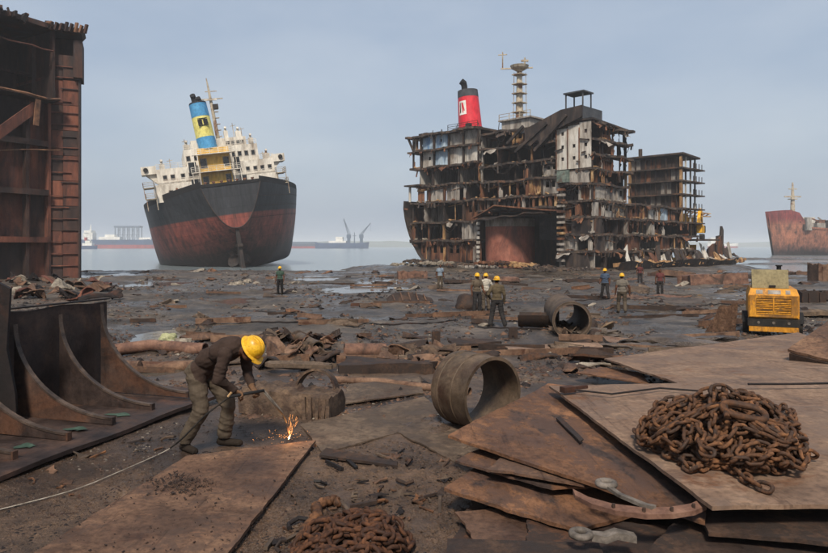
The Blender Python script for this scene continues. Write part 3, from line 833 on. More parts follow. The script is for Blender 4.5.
# ------------------------------------------------------------------ generic ship for the far anchorage
def far_hull(mb, L, B, zt, bow=.22, stern=.1, mi_split=None):
    rows_ = []
    for i in range(15):
        t = i / 14
        x = (t - .5) * L
        hb = B / 2
        if t < stern: hb *= .7 + .3 * (t / stern)
        if t > 1 - bow: hb *= max(.02, 1 - ((t - 1 + bow) / bow) ** 1.8)
        sh = zt + (1.2 * max(0, (t - .8) / .2) ** 1.5 + .5 * max(0, (.1 - t) / .1)) * zt * .14
        rk = 2.0 * max(0, (t - .85) / .15) * zt * .08
        rows_.append((x, hb, sh, rk))
    out = []
    for sg in (1, -1):
        for lo, hi, mi in ((-1, zt * .42, 1), (zt * .42, None, 0)):
            P = []
            for (x, hb, sh, rk) in rows_:
                z0, z1 = lo, (hi if hi is not None else sh)
                f0 = .92 if lo < 0 else .97
                P.append([(x + rk * max(0, z0) / zt, sg * hb * f0, z0), (x + rk * z1 / zt, sg * hb, z1)])
            mb.grid(P if sg > 0 else P[::-1], mi)
    mb.grid([[(x + rk, hb, sh), (x + rk, -hb, sh)] for (x, hb, sh, rk) in rows_], 0)
    x, hb, sh, rk = rows_[0]
    mb.add([(x, hb, -1), (x, -hb, -1), (x, -hb, sh), (x, hb, sh)], [(0, 1, 2, 3)], 0)
def far_at(px, d): return ((px - 414) / 660 * d, d, SEA)
# white and blue tug
t = empty("harbour_tug", far_at(89, 900), R(-8))
tag(t, "small white ship with blue hull in front of the long red bottomed freighter", "ship")
mb = MB(); far_hull(mb, 24, 8, 4.5); mb.build("hull", [M['far_blue'], M['far_blue']], t)
MB().box(-8, 6, -3, 3, 4.6, 8).box(-4, 3, -2.6, 2.6, 8.01, 11.5).build("deckhouse", M['far_white'], t)
MB().box(-6, -3, -1.4, 1.4, 11.51, 16).build("funnel", M['far_red'], t)
MB().tube([(2, 0, 11), (2, 0, 32)], [.8, .3], 6).bar((-1, 0, 22), (5, 0, 22), .5).bar((0, 0, 26), (4, 0, 26), .4).build("mast", M['far_white'], t)
# long freighter
t = empty("freighter", far_at(118, 1150), R(3))
tag(t, "long anchored freighter with blue sides and red bottom below a steel gantry", "ship")
mb = MB(); far_hull(mb, 132, 22, 15); mb.build("hull", [M['far_blue'], M['far_red']], t)
MB().box(-56, -40, -8, 8, 15, 27).box(-54, -42, -9, 9, 27.01, 31).build("deckhouse", M['far_white'], t)
MB().box(-30, 6, -8, 8, 15, 20).box(-20, -4, -6, 6, 20.01, 24).box(38, 58, -6, 6, 15, 19).build("hatch_covers", M['far_white'], t)
MB().tube([(-46, 0, 31), (-46, 0, 42)], [.7, .3], 6).build("mast", M['far_white'], t)
# gantry platform behind
t = empty("steel_gantry", far_at(127, 1500), 0)
tag(t, "tall open steel gantry frame standing behind the anchored freighter", "gantry")
for k in range(6):
    x = -27 + k * 10.8
    MB().bar((x, 0, -2), (x, 0, 46), 1.6).bar((x, 16, -2), (x, 16, 46), 1.6).build("leg", M['far_steel'], t)
g = MB().box(-29, 29, -2, 18, 46.01, 50)
g.build("top_beam", M['far_steel'], t)
g = MB()
for k in range(5):
    x = -27 + k * 10.8
    g.bar((x, -1, 12), (x + 10.8, -1, 44), .5); g.bar((x, -1, 30), (x + 10.8, -1, 30), .7)
g.build("bracing", M['far_steel'], t)
# low barge partly hidden behind the beached hull
t = empty("barge", far_at(306, 1250), R(2))
tag(t, "low long barge anchored beside the crane ship, dull grey and red", "barge")
mb = MB(); far_hull(mb, 92, 20, 9); mb.build("hull", [M['far_steel'], M['far_red']], t)
MB().box(-30, 20, -6, 6, 9.5, 12).build("cargo_cover", M['far_steel'], t)
# crane ship
t = empty("crane_ship", far_at(342, 1150), R(-4))
tag(t, "anchored crane ship with two raised jibs out on the hazy sea", "ship")
mb = MB(); far_hull(mb, 92, 20, 9.5); mb.build("hull", [M['far_blue'], M['far_blue']], t)
MB().box(-22, 8, -7, 7, 9.6, 13).box(-10, 2, -6, 6, 13.01, 20).build("deckhouse", M['far_white'], t)
for (x, tx, tz) in ((12, 3, 52), (34, 50, 44)):
    c = MB(); c.box(x - 2.4, x + 2.4, -2.4, 2.4, 9.6, 18); c.box(x - 3.4, x + 3.4, -3, 3, 18.01, 24)
    c.build("crane_base", M['far_steel'], t)
    c = MB()
    for o in (-1, 1): c.bar((x + o * 1.5, -1, 24), (tx, -1, tz), .8); c.bar((x + o * 1.5, 1, 24), (tx, 1, tz), .8)
    for k in range(6):
        q = k / 6
        c.bar((lerp(x - 1.5, tx, q), 0, lerp(24, tz, q)), (lerp(x + 1.5, tx, q + .1), 0, lerp(24, tz, q + .1)), .5)
    c.build("crane_jib", M['far_steel'], t)
    c = MB(); c.bar((tx, 0, tz), (x + (4 if tx < x else -4), 0, 24), .35); c.bar((tx, 0, tz), (tx, 0, tz - 14), .3); c.build("crane_cable", M['far_steel'], t)
MB().tube([(22, 0, 9.6), (22, 0, 28)], [1.2, .6], 6).bar((19, 0, 22), (25, 0, 22), .8).build("mast", M['far_steel'], t)
# faint hulls right of the cut ship
t = empty("coaster", far_at(722, 1400), R(5))
tag(t, "faint pale coaster far out between the cut ship and the rusty bow", "ship")
mb = MB(); far_hull(mb, 70, 16, 9); mb.build("hull", [M['far_white'], M['far_red']], t)
MB().box(-28, -16, -6, 6, 9.5, 22).build("deckhouse", M['far_white'], t)
# ------------------------------------------------------------------ rusty bow to the right
d = 300
t = empty("rusty_bow_hulk", ((770 - 414) / 660 * d, d, SEA - .8), R(6))
tag(t, "old pink and rust coloured ship bow with a mast aground beyond the mud bank", "ship")
hs = MB()
rws = []
for i in range(19):
    q = i / 18
    x = 60 * q ** 1.3
    hb = 11 * min(1, (q * 2.2 + .02)) ** .6
    zt = 13.2 + (7.4 if x < 8 else max(0, 7.4 * (1 - (x - 8) / 3))) + .5 * math.sin(q * 9)
    rws.append((x, hb, zt))
for sg in (1, -1):
    P = [[(x - 3.2 * (k / 8) * max(0, 1 - x / 12) + 1.5, sg * hb * (.55 + .45 * (k / 8) ** .6), zt * k / 8) for k in range(9)] for (x, hb, zt) in rws]
    hs.grid(P if sg < 0 else P[::-1])
hb_o = hs.build("hull", M['hull_far'], t, angle=50)
MB().grid([[(x + 1, hb, zt - .8), (x + 1, -hb, zt - .8)] for (x, hb, zt) in rws]).build("deck", M['soot'], t)
m = MB(); m.tube([(11, 0, 14), (11, 0, 27), (11, 0, 34)], [1.2, .8, .3], 8); m.bar((7, 0, 27.5), (15, 0, 27.5), .6); m.box(9.6, 12.4, -1.4, 1.4, 26.2, 26.6); m.bar((9, 0, 31), (13, 0, 31), .4)
m.build("mast", M['mast'], t)
MB().box(10, 19, -4, 4, 12.5, 18).build("mast_house", M['dirty_white'], t)
rng = random.Random(12)
for k in range(60):
    x = rng.uniform(12, 56); y = rng.uniform(-9, 3); h = rng.uniform(1.5, 5.5)
    b = MB(); b.box(x - rng.uniform(.4, 2.6), x + rng.uniform(.4, 2.6), y - 1, y + 1, 12, 12.5 + h)
    if rng.random() < .5: b.bar((x, y, 12.5 + h), (x + rng.uniform(-5, 5), y, 13 + h + rng.uniform(0, 2)), .5)
    b.build("deck_wreckage", M[rng.choice(['soot', 'soot', 'rust_wall', 'grey_white'])], t)
# ------------------------------------------------------------------ cut-open ship: local x runs back right, local y back left
cs = empty("cut_open_ship", (KX, KY, 0), R(45))
tag(cs, "half dismantled ship with burnt open decks, red funnel and tall lattice mast", "ship")
mapA = lambda s, dep, z: (dep, s, z)
mapC = lambda s, dep, z: (s, dep, z)
rng = random.Random(21)
def obox(mp, s0, s1, d0, d1, z0, z1, mb=None):
    mb = mb or MB()
    a = [mp(s0, d0, z0), mp(s1, d0, z0), mp(s1, d1, z0), mp(s0, d1, z0)]
    b = [mp(s0, d0, z1), mp(s1, d0, z1), mp(s1, d1, z1), mp(s0, d1, z1)]
    if mp is mapA: a, b = a[::-1], b[::-1]
    return mb.hexa(a, b)
def deck(mp, s0, s1, dep, z, ragged=.45, th=.32, over=0.0, mat='deck_edge'):
    """one deck slab; its cut front edge is torn"""
    n = max(4, int((s1 - s0) / .7))
    top, bot = [], []
    mb = MB()
    for i in range(n + 1):
        s = s0 + (s1 - s0) * i / n
        f = rng.uniform(-ragged, ragged * .4) - over
        dz = rng.uniform(-.07, .05) + .1 * math.sin(s * .8 + z)
        top.append([mp(s, f, z + dz), mp(s, dep, z)])
    P = top if mp is mapC else top[::-1]
    mb.slab(P, (0, 0, -th))
    d_ = mb.build("deck", M[mat], cs)
    # torn strips hanging from the edge
    tm = M[rng.choice(['deck_edge', 'rust_wall'])]
    for i in range(int((s1 - s0) * .9)):
        hb = MB()
        s = rng.uniform(s0, s1)
        l = rng.uniform(.15, .75) * (2 if rng.random() < .12 else 1)
        wv = rng.uniform(.05, .35)
        f = rng.uniform(-.35, .1) - over
        p0 = Vector(mp(s, f, z - th * .8)); p1 = Vector(mp(s + rng.uniform(-.3, .3), f + rng.uniform(-.25, .3), z - th - l))
        hb.bar(p0, p1, wv, .05)
        hb.build("torn_edge_strip", tm, d_)
    return d_
def rubble(mp, s0, s1, d0, d1, z, n, sz=.35, par=None):
    mb = MB()
    for _ in range(n):
        s = rng.uniform(s0, s1); d = rng.uniform(d0, d1); q = sz * rng.uniform(.3, 1.3)
        a = rng.uniform(0, 3.1); tl = rng.uniform(-.5, .5)
        p = Vector(mp(s, d, z))
        v = Vector((math.cos(a), math.sin(a), tl)) * q
        mb.bar(p - v * .5 + Vector((0, 0, q * .3)), p + v * .5 + Vector((0, 0, q * .3)), q * rng.uniform(.3, .8), q * rng.uniform(.2, .6))
    o = mb.build("loose_debris", M[rng.choice(['foam', 'rust_wall', 'deck_edge', 'grey_white', 'ochre'])], par or cs)
    o["kind"] = "stuff"
PAL_WHITE = ['dirty_white', 'grey_white', 'grey_white', 'rust_wall', 'soot']
PAL_MIX = ['grey_white', 'rust_wall', 'soot', 'soot', 'ochre', 'grey_white']
PAL_DARK = ['soot', 'soot', 'rust_wall', 'grey_white', 'grey_white']
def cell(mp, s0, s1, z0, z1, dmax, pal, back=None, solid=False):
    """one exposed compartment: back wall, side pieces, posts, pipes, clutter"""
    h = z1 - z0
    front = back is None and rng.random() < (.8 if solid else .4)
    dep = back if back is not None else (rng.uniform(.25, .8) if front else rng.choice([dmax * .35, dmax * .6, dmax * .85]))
    mat = rng.choice([m_ for m_ in pal if m_ != 'soot'] or pal) if front else rng.choice(pal)  # soot on deep panels only, so recess shade is partly in the colour
    holes = []
    wdt = s1 - s0
    r = rng.random()
    if r < .35: holes = [(s0 + wdt * .2, s0 + wdt * .2 + min(.9, wdt * .3), z0 + .001, z0 + h * .72)]
    elif r < .65:
        for q in (.2, .6): holes.append((s0 + wdt * q, s0 + wdt * q + min(.8, wdt * .22), z0 + h * .4, z0 + h * .75))
    mb = MB()
    fn = (lambda u, z, sd: mp(u, dep + .1 * sd, z)) if mp is mapC else (lambda u, z, sd: mp(u, dep + .1 * (1 - sd), z))
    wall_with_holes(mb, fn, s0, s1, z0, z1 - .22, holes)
    wo = mb.build("bulkhead_panel", M[mat], cs)
    if rng.random() < .45:     # stiffeners on the panel
        n = max(2, int(wdt / .8))
        for i in range(n):
            s = s0 + wdt * (i + .5) / n
            if any(a - .1 < s < b + .1 for a, b, *_ in holes): continue
            obox(mp, s - .05, s + .05, dep - .14, dep - .003, z0 + .02, z1 - .36).build("stiffener", M[mat], wo)
    if rng.random() < .35:     # remaining stub of front plating
        w2 = wdt * rng.uniform(.12, .35); a = s0 if rng.random() < .5 else s1 - w2
        zt = z0 + h * rng.uniform(.4, .98) - .25
        n = 5
        P = []
        for i in range(n + 1):
            s = a + w2 * i / n
            P.append([mp(s, .12, z0 + .01), mp(s, .12 + rng.uniform(-.1, .15), min(z1 - .28, zt + rng.uniform(-.35, .35)))])
        m2 = MB(); m2.slab(P, Vector(mp(0, .06, 0)))
        m2.build("plating_stub", M[rng.choice(['rust_wall', 'ochre', 'grey_white', 'soot'])], cs)
    if rng.random() < .6:
        pb = MB()
        for _ in range(rng.randint(1, 3)):
            d0 = rng.uniform(.25, dep * .8)
            if rng.random() < .55:
                s = rng.uniform(s0 + .2, s1 - .2)
                pb.tube([mp(s, d0, z0), mp(s + rng.uniform(-.12, .12), d0, z1 - .2)], rng.uniform(.05, .13), 6)
            else:
                zz = z1 - .3 - rng.uniform(.05, .6)
                pb.tube([mp(s0 + .1, d0, zz), mp((s0 + s1) / 2, d0, zz - rng.uniform(0, .2)), mp(s1 - .1, d0, zz + rng.uniform(-.5, .1))], rng.uniform(.05, .12), 6)
        pb.build("pipe_run", M[rng.choice(['soot', 'rust_wall', 'ochre'])], cs)
    if rng.random() < .75: rubble(mp, s0 + .1, s1 - .1, .0, min(dep, 1.6), z0 + .02, rng.randint(4, 12), .45)
def post(mp, s, z0, z1, mat, wd=.3, dep=.45, knee=True, d0=0.0):
    mb = MB()
    obox(mp, s - wd / 2, s + wd / 2, d0, d0 + dep, z0 + .005, z1 - .245, mb)
    if knee:
        k = min(.8, (z1 - z0) * .3)
        for sg in (-1, 1):
            e = s + sg * wd / 2
            poly = [(e, z1 - .25), (e, z1 - .25 - k), (e + sg * k * .3, z1 - .25 - k * .35), (e + sg * k, z1 - .25)]
            mb.prism(poly, lambda a, b: mp(a, d0 + .1, b), lambda a, b: mp(a, d0 + .2, b))
    mb.build("frame_post", M[mat], cs)
def side_bulkhead(mp, s, dep, z0, z1, mat):
    f = rng.uniform(0, .5)
    mb = MB()
    n = 5
    P = []
    for i in range(n + 1):
        q = i / n
        z = lerp(z0, z1 - .25, q)
        P.append([mp(s, f + rng.uniform(-.12, .25), z), mp(s, dep, z)])
    mb.slab(P, Vector(mp(.08, 0, 0)))
    mb.build("bulkhead", M[mat], cs)
def facade(mp, edges, levels, dmax, pal, posts=('soot', 'rust_wall', 'ochre'), skip=(), over=0.0, decks=True, top=True, solid=False):
    base_edges = edges
    for k in range(len(levels) - 1):
        z0, z1 = levels[k], levels[k + 1]
        edges = [base_edges[0]]
        for e_ in base_edges[1:-1]:
            if skip or rng.random() < .8: edges.append(e_ + (0 if skip else rng.uniform(-.55, .55)))
        edges.append(base_edges[-1])
        if decks: deck(mp, edges[0], edges[-1], dmax, z0, over=over)
        for i in range(len(edges) - 1):
            if (k, i) in skip: continue
            cell(mp, edges[i] + .08, edges[i + 1] - .08, z0, z1, dmax, pal, solid=solid)
        for i in range(len(edges)):
            if rng.random() < .7: side_bulkhead(mp, min(max(edges[i], edges[0] + .02), edges[-1] - .12), dmax * rng.uniform(.4, 1), z0, z1, rng.choice(pal))
            if rng.random() < .42: post(mp, min(max(edges[i], edges[0] + .2), edges[-1] - .2), z0, z1, rng.choice(tuple(posts) + ('soot', 'soot', 'rust_wall')), rng.uniform(.12, .34), .35, rng.random() < .6, rng.uniform(.02, .4))
        if rng.random() < .8:      # drooping cable or pipe across the opening
            a_ = rng.uniform(edges[0], edges[-1] - 2); b_ = min(edges[-1], a_ + rng.uniform(1.5, 5)); zz = z1 - .3; sg_ = rng.uniform(.2, min(1.6, (z1 - z0) * .6))
            MB().tube([mp(lerp(a_, b_, q / 8), -.12, zz - sg_ * 4 * (q / 8) * (1 - q / 8)) for q in range(9)], .045, 5).build("hanging_cable", M['soot'], cs)
        if rng.random() < .3:      # sagging torn sheet
            a_ = rng.uniform(edges[0], edges[-1] - 1.5); wq = rng.uniform(.8, 2.4)
            P_ = [[mp(a_ + wq * q / 4, .05, z1 - .2), mp(a_ + wq * q / 4 + rng.uniform(-.2, .2), -.5 - rng.uniform(0, .5), z1 - .35 - rng.uniform(.1, .8))] for q in range(5)]
            MB().slab(P_, (0, 0, -.06)).build("torn_sheet", M[rng.choice(['rust_wall', 'deck_edge', 'grey_white'])], cs)
    if decks and top: deck(mp, edges[0], edges[-1], dmax, levels[-1], over=over, th=.32)
DP = 10.2
# --- left block on the long face (stern)
lvL = [-.2, 3.5, 6.6, 10.0, 12.9, 16.0, 19.0, 21.6]
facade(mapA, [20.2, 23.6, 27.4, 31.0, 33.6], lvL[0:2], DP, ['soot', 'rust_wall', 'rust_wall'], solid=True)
facade(mapA, [20.2, 24.0, 28.0, 32.0, 35.6], lvL[1:4], DP, ['soot', 'soot', 'soot', 'grey_white', 'rust_wall'])  # mostly soot: the panel colour also carries the shade of these recesses
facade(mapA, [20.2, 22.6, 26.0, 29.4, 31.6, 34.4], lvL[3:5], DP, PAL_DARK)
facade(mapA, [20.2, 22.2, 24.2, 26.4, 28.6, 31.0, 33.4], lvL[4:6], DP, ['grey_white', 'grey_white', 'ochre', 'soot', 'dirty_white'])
# top two storeys still carry their painted front plating
e2 = [20.2, 23.6, 26.8, 30.2, 33.2, 35.2]
for k, (z0, z1) in enumerate(((16.0, 19.0), (19.0, 21.6))):
    deck(mapA, 20.2, 35.6 + .4 * k, DP, z0, over=.3)
    for i in range(5):
        if i == 4:
            cell(mapA, e2[i], e2[i + 1], z0, z1, DP, PAL_DARK)
            continue
        mat = [['dirty_white', 'dirty_white', 'pale_blue', 'dirty_white'], ['grey_white', 'grey_white', 'pale_blue', 'pale_blue']][k][i]
        mb = MB(); holes = []
        if k == 1 and i == 2: holes = [(28.6, 29.0, 20.1, 20.6)]
        if k == 0 and i == 3: holes = [(31.2, 31.7, 17.2, 17.8)]
        wall_with_holes(mb, lambda u, z, sd: mapA(u, .5 + .1 * (1 - sd), z), e2[i] + .1, e2[i + 1] - .1, z0 + .03, z1 - .32, holes)
        mb.build("painted_panel", M[mat], cs)
    for s in e2: post(mapA, min(max(s, 20.4), 35.1), z0, z1, 'soot', .22, .3, False, .05)
    for i in range(1, 5): side_bulkhead(mapA, e2[i], DP, z0, z1, 'soot')
deck(mapA, 20.2, 36.4, DP, 21.6, over=.5, th=.35)
# left end walls and the stern shell curving under
for z0, z1 in ((12.9, 16.0), (16.0, 19.0), (19.0, 21.6)):
    for q in (1.2, 4.6, 8.4): MB().box(q, q + .3, 34.2, 34.55, z0 + .01, z1 - .3).build("frame_post", M['soot'], cs)
for q in (.4, 5, 9.6): MB().tube([(q, 36.2, 10.2), (q, 36.2, 12.8)], .22, 8).build("gallery_pillar", M['dirty_white'], cs)
MB().box(-.5, DP, 33.0, 36.8, 12.9, 13.15).build("gallery_deck", M['deck_edge'], cs)
MB().bar((0, 34.9, 19.0), (0, 36.2, 21.4), .3).bar((5, 34.9, 19.0), (5, 36.2, 21.4), .3).build("deck_strut", M['deck_edge'], cs)
prof = [(36.9, 10.4), (37.0, 9.0), (36.7, 7.4), (36.2, 5.8), (35.5, 4.2), (34.6, 2.6), (33.4, 1.0), (32.0, -.4), (30.2, -1.6)]
for a, b in ((0, 3), (3, 6), (6, 8)):
    P = [[(x, yy, zz) for (yy, zz) in prof[a:b + 1]] for x in np.linspace(-.5, DP + 1, 8)]
    MB().slab(P, (0, -.12, -.02)).build("hull_shell", M['soot'], cs)
for (yy, zz) in prof[1:-1:2]:
    MB().bar((-.45, yy - .3, zz), (-.45, yy - 1.1, zz - .1), .18, .3).build("shell_frame", M['rust_wall'], cs)
MB().box(DP + .05, DP + .25, 20.0, 35.2, 2.2, 21.3).build("rear_shell", M['soot'], cs)
MB().box(DP + .05, DP + .25, 20.0, 32.6, -1.2, 2.19).build("rear_shell", M['soot'], cs)
MB().box(DP + .05, DP + .25, 3.0, 19.95, -1.2, 20.2).build("rear_shell", M['soot'], cs)
MB().box(10.2, 10.4, .8, 2.9, -1.2, 13.2).build("rear_shell", M['soot'], cs)
MB().box(10.5, 30, 8.7, 8.9, -1.2, 8.6).build("rear_shell", M['soot'], cs)
# --- middle of the long face: great void with a red tank below, burnt storeys above
lvM = [10.0, 12.6, 15.2, 17.8, 20.3]
facade(mapA, [5.6, 8.0, 10.6, 13.4, 16.4, 20.0], lvM, DP, ['soot', 'soot', 'grey_white', 'ochre', 'rust_wall', 'dirty_white'], posts=('ochre', 'rust_wall', 'soot', 'grey_white'))
deck(mapA, 5.6, 20.2, DP, 8.2, over=.6)
for i in range(15):
    s = 6 + i * .95
    post(mapA, s, 8.2, 10.0, rng.choice(['ochre', 'rust_wall', 'grey_white', 'soot']), rng.uniform(.15, .5), .3, False, rng.uniform(0, .6))
MB().box(4.0, 4.15, 5.6, 20.1, 8.3, 9.7).build("bulkhead_panel", M['soot'], cs)
MB().box(9.2, 9.4, 5.6, 20.1, -1, 8.0).build("bulkhead_panel", M['soot'], cs)
MB().box(3.8, 9.1, 6.2, 9.0, 3.1, 3.35).build("deck", M['soot'], cs)
MB().box(5.2, 5.35, 6.2, 12.2, 3.4, 7.9).build("bulkhead_panel", M['grey_blue'], cs)
tk = MB(); tk.lathe([(0, -1.0), (3.9, -1.0), (3.9, 6.4), (0, 6.4)], 40, Matrix.Translation((3.6, 16.7, 0)))
to = tk.build("red_tank", M['hull_red'], cs, angle=40)
tk = MB(); tk.lathe([(3.94, 5.5), (3.94, 6.7), (3.6, 6.7)], 40, Matrix.Translation((3.6, 16.7, 0)))
tk.build("tank_top_band", M['grey_white'], to, angle=40)
for k in range(9): MB().box(-.6, -.38, 19.6 + .05 * (k % 2), 20.15, -.2 + k * .75, .25 + k * .75).build("ladder_rung", M['dirty_white'], to)
# sagging torn deck over the void
P = [[(-1.4 + .2 * math.sin(i), 20.6 - i * 1.5, 7.0 + (1.9 * min(1, i / 3) - .17 * max(0, i - 3)) - .1), (3.4, 20.6 - i * 1.5, 8.0)] for i in range(11)]
MB().slab(P[::-1], (0, 0, -.2)).build("sagging_deck", M['rust_wall'], cs)
P = [[(-2.2, 19.6 - i * 1.4, 6.4 + .12 * i + .2 * math.sin(i * 2)), (.4, 19.6 - i * 1.4, 7.2)] for i in range(10)]
MB().slab(P[::-1], (0, 0, -.15)).build("sagging_deck", M['soot'], cs)
# --- corner block
lvK = [1.8, 4.2, 6.6, 8.9, 11.3, 13.3]
facade(mapA, [0.0, 2.6, 5.4], [-.6] + lvK, 4.0, ['grey_white', 'soot', 'soot', 'rust_wall'], posts=('ochre', 'ochre', 'grey_white'))
for k in range(14):    # ladder-like stepped edge of the cut frame
    z = .2 + k * .78
    obox(mapA, 4.3, 5.5, -.35, .05, z, z + .34).build("frame_bracket", M[rng.choice(['ochre', 'grey_white', 'rust_wall'])], cs)
facade(mapC, [0.0, 4.0, 7.4, 10.6], lvK, 5.4, ['grey_white', 'rust_wall', 'soot', 'soot', 'grey_white'], posts=('ochre', 'rust_wall', 'soot'))
facade(mapC, [0.0, 3.0, 6.2], [13.3, 15.4, 17.5, 19.8], 6.0, ['rust_wall', 'soot'], posts=('rust_wall', 'ochre'))
facade(mapC, [6.2, 8.3, 10.4], [13.3, 15.4, 17.5, 19.4], .9, ['soot'], posts=('soot',), skip={(k, i) for k in range(3) for i in range(2)}, over=.7)
# white outer wall of the top storeys, with portholes and downpipes
for i in range(3):
    y0 = .15 + i * 1.85
    mb = MB()
    hl = [(y0 + .6, y0 + 1.05, z, z + .5) for z in (14.6, 16.3, 18.2) if rng.random() < .8]
    wall_with_holes(mb, lambda u, z, sd: (-.12 + .1 * (1 - sd), u, z), y0, y0 + 1.8, 13.35, 19.75 - .3 * i, hl)
    wo = mb.build("white_wall_panel", M['dirty_white'], cs)
    for h in hl: MB().box(.05, .1, h[0] - .1, h[1] + .1, h[2] - .1, h[3] + .1).build("porthole", M['black'], wo)
    MB().tube([(-.3, y0 + 1.75, 13.4), (-.3, y0 + 1.75, 19.0)], .09, 6).build("downpipe", M['rust_wall'], wo)
for k in range(4):
    y0 = rng.uniform(.2, 4.8); z0 = rng.uniform(14, 18.5)
    MB().bar((-.32, y0, z0), (-.32, y0 + rng.uniform(.5, 1.6), z0 + rng.uniform(-.3, .3)), .12, .2).build("wall_bracket", M['soot'], cs)
MB().box(-.35, .02, 3.6, 5.5, 11.5, 13.2).build("green_panel", M['teal'], cs)
# sloping grey plate and roof cage
poly = [(1.2, 20.4), (1.2, 22.0), (4.6, 21.8), (10.8, 19.8), (10.8, 17.6), (9.8, 17.2), (8.6, 18.0), (8.0, 17.4), (5.6, 19.0)]
MB().prism(poly[::-1], lambda a, b: (-.75, a, b), lambda a, b: (-.5, a, b)).build("sloping_plate", M['soot'], cs)
poly = [(1.3, 22.0), (5.0, 21.8), (11.7, 19.5), (11.7, 19.3), (1.3, 20.2)]
MB().prism(poly[::-1], lambda a, b: (-.45, a, b), lambda a, b: (5.0, a, b)).build("roof_block", M['grey_blue'], cs)
cg = MB()
for x in (0, 2.2):
    for y in (1.5, 4.2): cg.bar((x, y, 22.0), (x, y, 24.0), .16)
cg.box(-.25, 2.45, 1.2, 4.5, 24.0, 24.2)
cg.build("roof_cage", M['grey_blue'], cs)
for (p, q) in (((-.9, 12.4, 16.6), (-.9, 6.8, 20.2)), ((-.9, 9.0, 16.4), (-.9, 3.6, 20.9)), ((-.8, 14, 18), (-.8, 11, 20.3))):
    MB().bar(p, q, .3, .4).build("brace", M['soot'], cs)
# roof of the corner block
MB().hexa([(-.3, -.3, 19.9), (10.6, -.3, 19.4), (10.6, 6, 19.4), (-.3, 6, 19.9)], [(-.3, -.3, 20.15), (10.6, -.3, 19.65), (10.6, 6, 19.65), (-.3, 6, 20.15)]).build("roof", M['soot'], cs)
# --- wing towards the right
facade(mapC, [10.6, 14.2, 18.0, 22.4, 26.6, 30.2, 33.0, 35.8], [1.8, 4.2, 6.6], 8.6, ['soot', 'soot', 'grey_white', 'rust_wall', 'soot'], posts=('ochre', 'rust_wall', 'soot'))  # soot-heavy panels, again with recess shade put into the colour
facade(mapC, [10.6, 14.2, 17.6], [6.6, 8.9], 8.6, ['soot', 'rust_wall'])
facade(mapC, [17.6, 21.6, 25.2], [6.6, 8.9], 8.6, ['soot'], skip={(0, 0), (0, 1)})
facade(mapC, [25.2, 30.2], [6.6, 8.9], 8.6, ['soot'])
for (a, b, m_, hl) in ((17.8, 21.5, 'dirty_white', [(19.8, 20.3, 7.4, 8.0)]), (21.7, 25.1, 'pale_blue', [(22.1, 22.6, 7.3, 8.1)])):
    mb = MB(); wall_with_holes(mb, lambda u, z, sd: (u, .5 + .1 * sd, z), a, b, 6.65, 8.6, hl); mb.build("painted_panel", M[m_], cs)
facade(mapC, [0.0, 4.0, 7.4, 10.6], [-1.2, 1.8], 6.0, ['soot', 'rust_wall', 'grey_white'], top=False)
facade(mapC, [10.6, 14.2, 18.0, 22.4, 26.6, 30.2, 33.0, 35.8], [-1.2, 1.8], 5.0, ['soot', 'rust_wall'], top=False)
# --- right-hand tower
lvT = [6.6, 9.0, 11.4, 13.7, 15.9, 18.0]
TX0, TX1 = 29.6, 35.4
for k in range(5):
    z0, z1 = lvT[k], lvT[k + 1]
    mb = MB().box(TX0 - .5, TX1 + .2, -.2, 9.7, z0 - .24, z0)
    mb.build("deck", M['deck_edge'], cs)
    for i in range(5):
        y0 = .3 + i * 1.85
        mb = MB(); wall_with_holes(mb, lambda u, z, sd: (TX0 + .4 + .1 * (1 - sd), u, z), y0, y0 + 1.8, z0 + .01, z1 - .25, [])
        mb.build("bulkhead_panel", M[['soot', 'rust_wall', 'soot', 'grey_white', 'soot'][(i + k) % 5]], cs)
        MB().box(TX0 - .05, TX0 + .35, y0 + .7, y0 + .82, z0 + .01, z1 - .25).build("stiffener", M['soot'], cs)
    for q in (0.05, 9.3): MB().box(TX0 - .3, TX0 + .2, q, q + .35, z0 + .01, z1 - .25).build("frame_post", M['ochre'], cs)
    MB().box(TX0 + .6, TX0 + .72, .2, 9.5, z0, z1 - .25).build("inner_bulkhead", M['soot'], cs)
    for q in (TX0 + 1.6, TX0 + 3.6, TX1 - .3): MB().box(q, q + .22, .05, .3, z0 + .01, z1 - .25).build("frame_post", M[rng.choice(['dirty_white', 'soot'])], cs)
    MB().box(TX0 + 2.4, TX1 + 1.6, -.9, .6, z0 - .3, z0 - .1).build("side_gallery", M['deck_edge'], cs)
    for q in range(4):
        MB().bar((TX0 + 2.6 + q * 1.2, -.8, z0 - .1), (TX0 + 2.6 + q * 1.2, -.8, z0 + .8), .1).build("stanchion", M['soot'], cs)
MB().hexa([(TX0 - .6, -.4, 18.0), (TX1 + .8, -.4, 17.7), (TX1 + .8, 10, 17.7), (TX0 - .6, 10, 18.0)], [(TX0 - .6, -.4, 18.3), (TX1 + .8, -.4, 18), (TX1 + .8, 10, 18), (TX0 - .6, 10, 18.3)]).build("roof", M['soot'], cs)
MB().tube([(TX0 + 1, 8, 18.2), (TX0 + 1, 8, 19.8)], .35, 8).build("vent_pipe", M['soot'], cs)
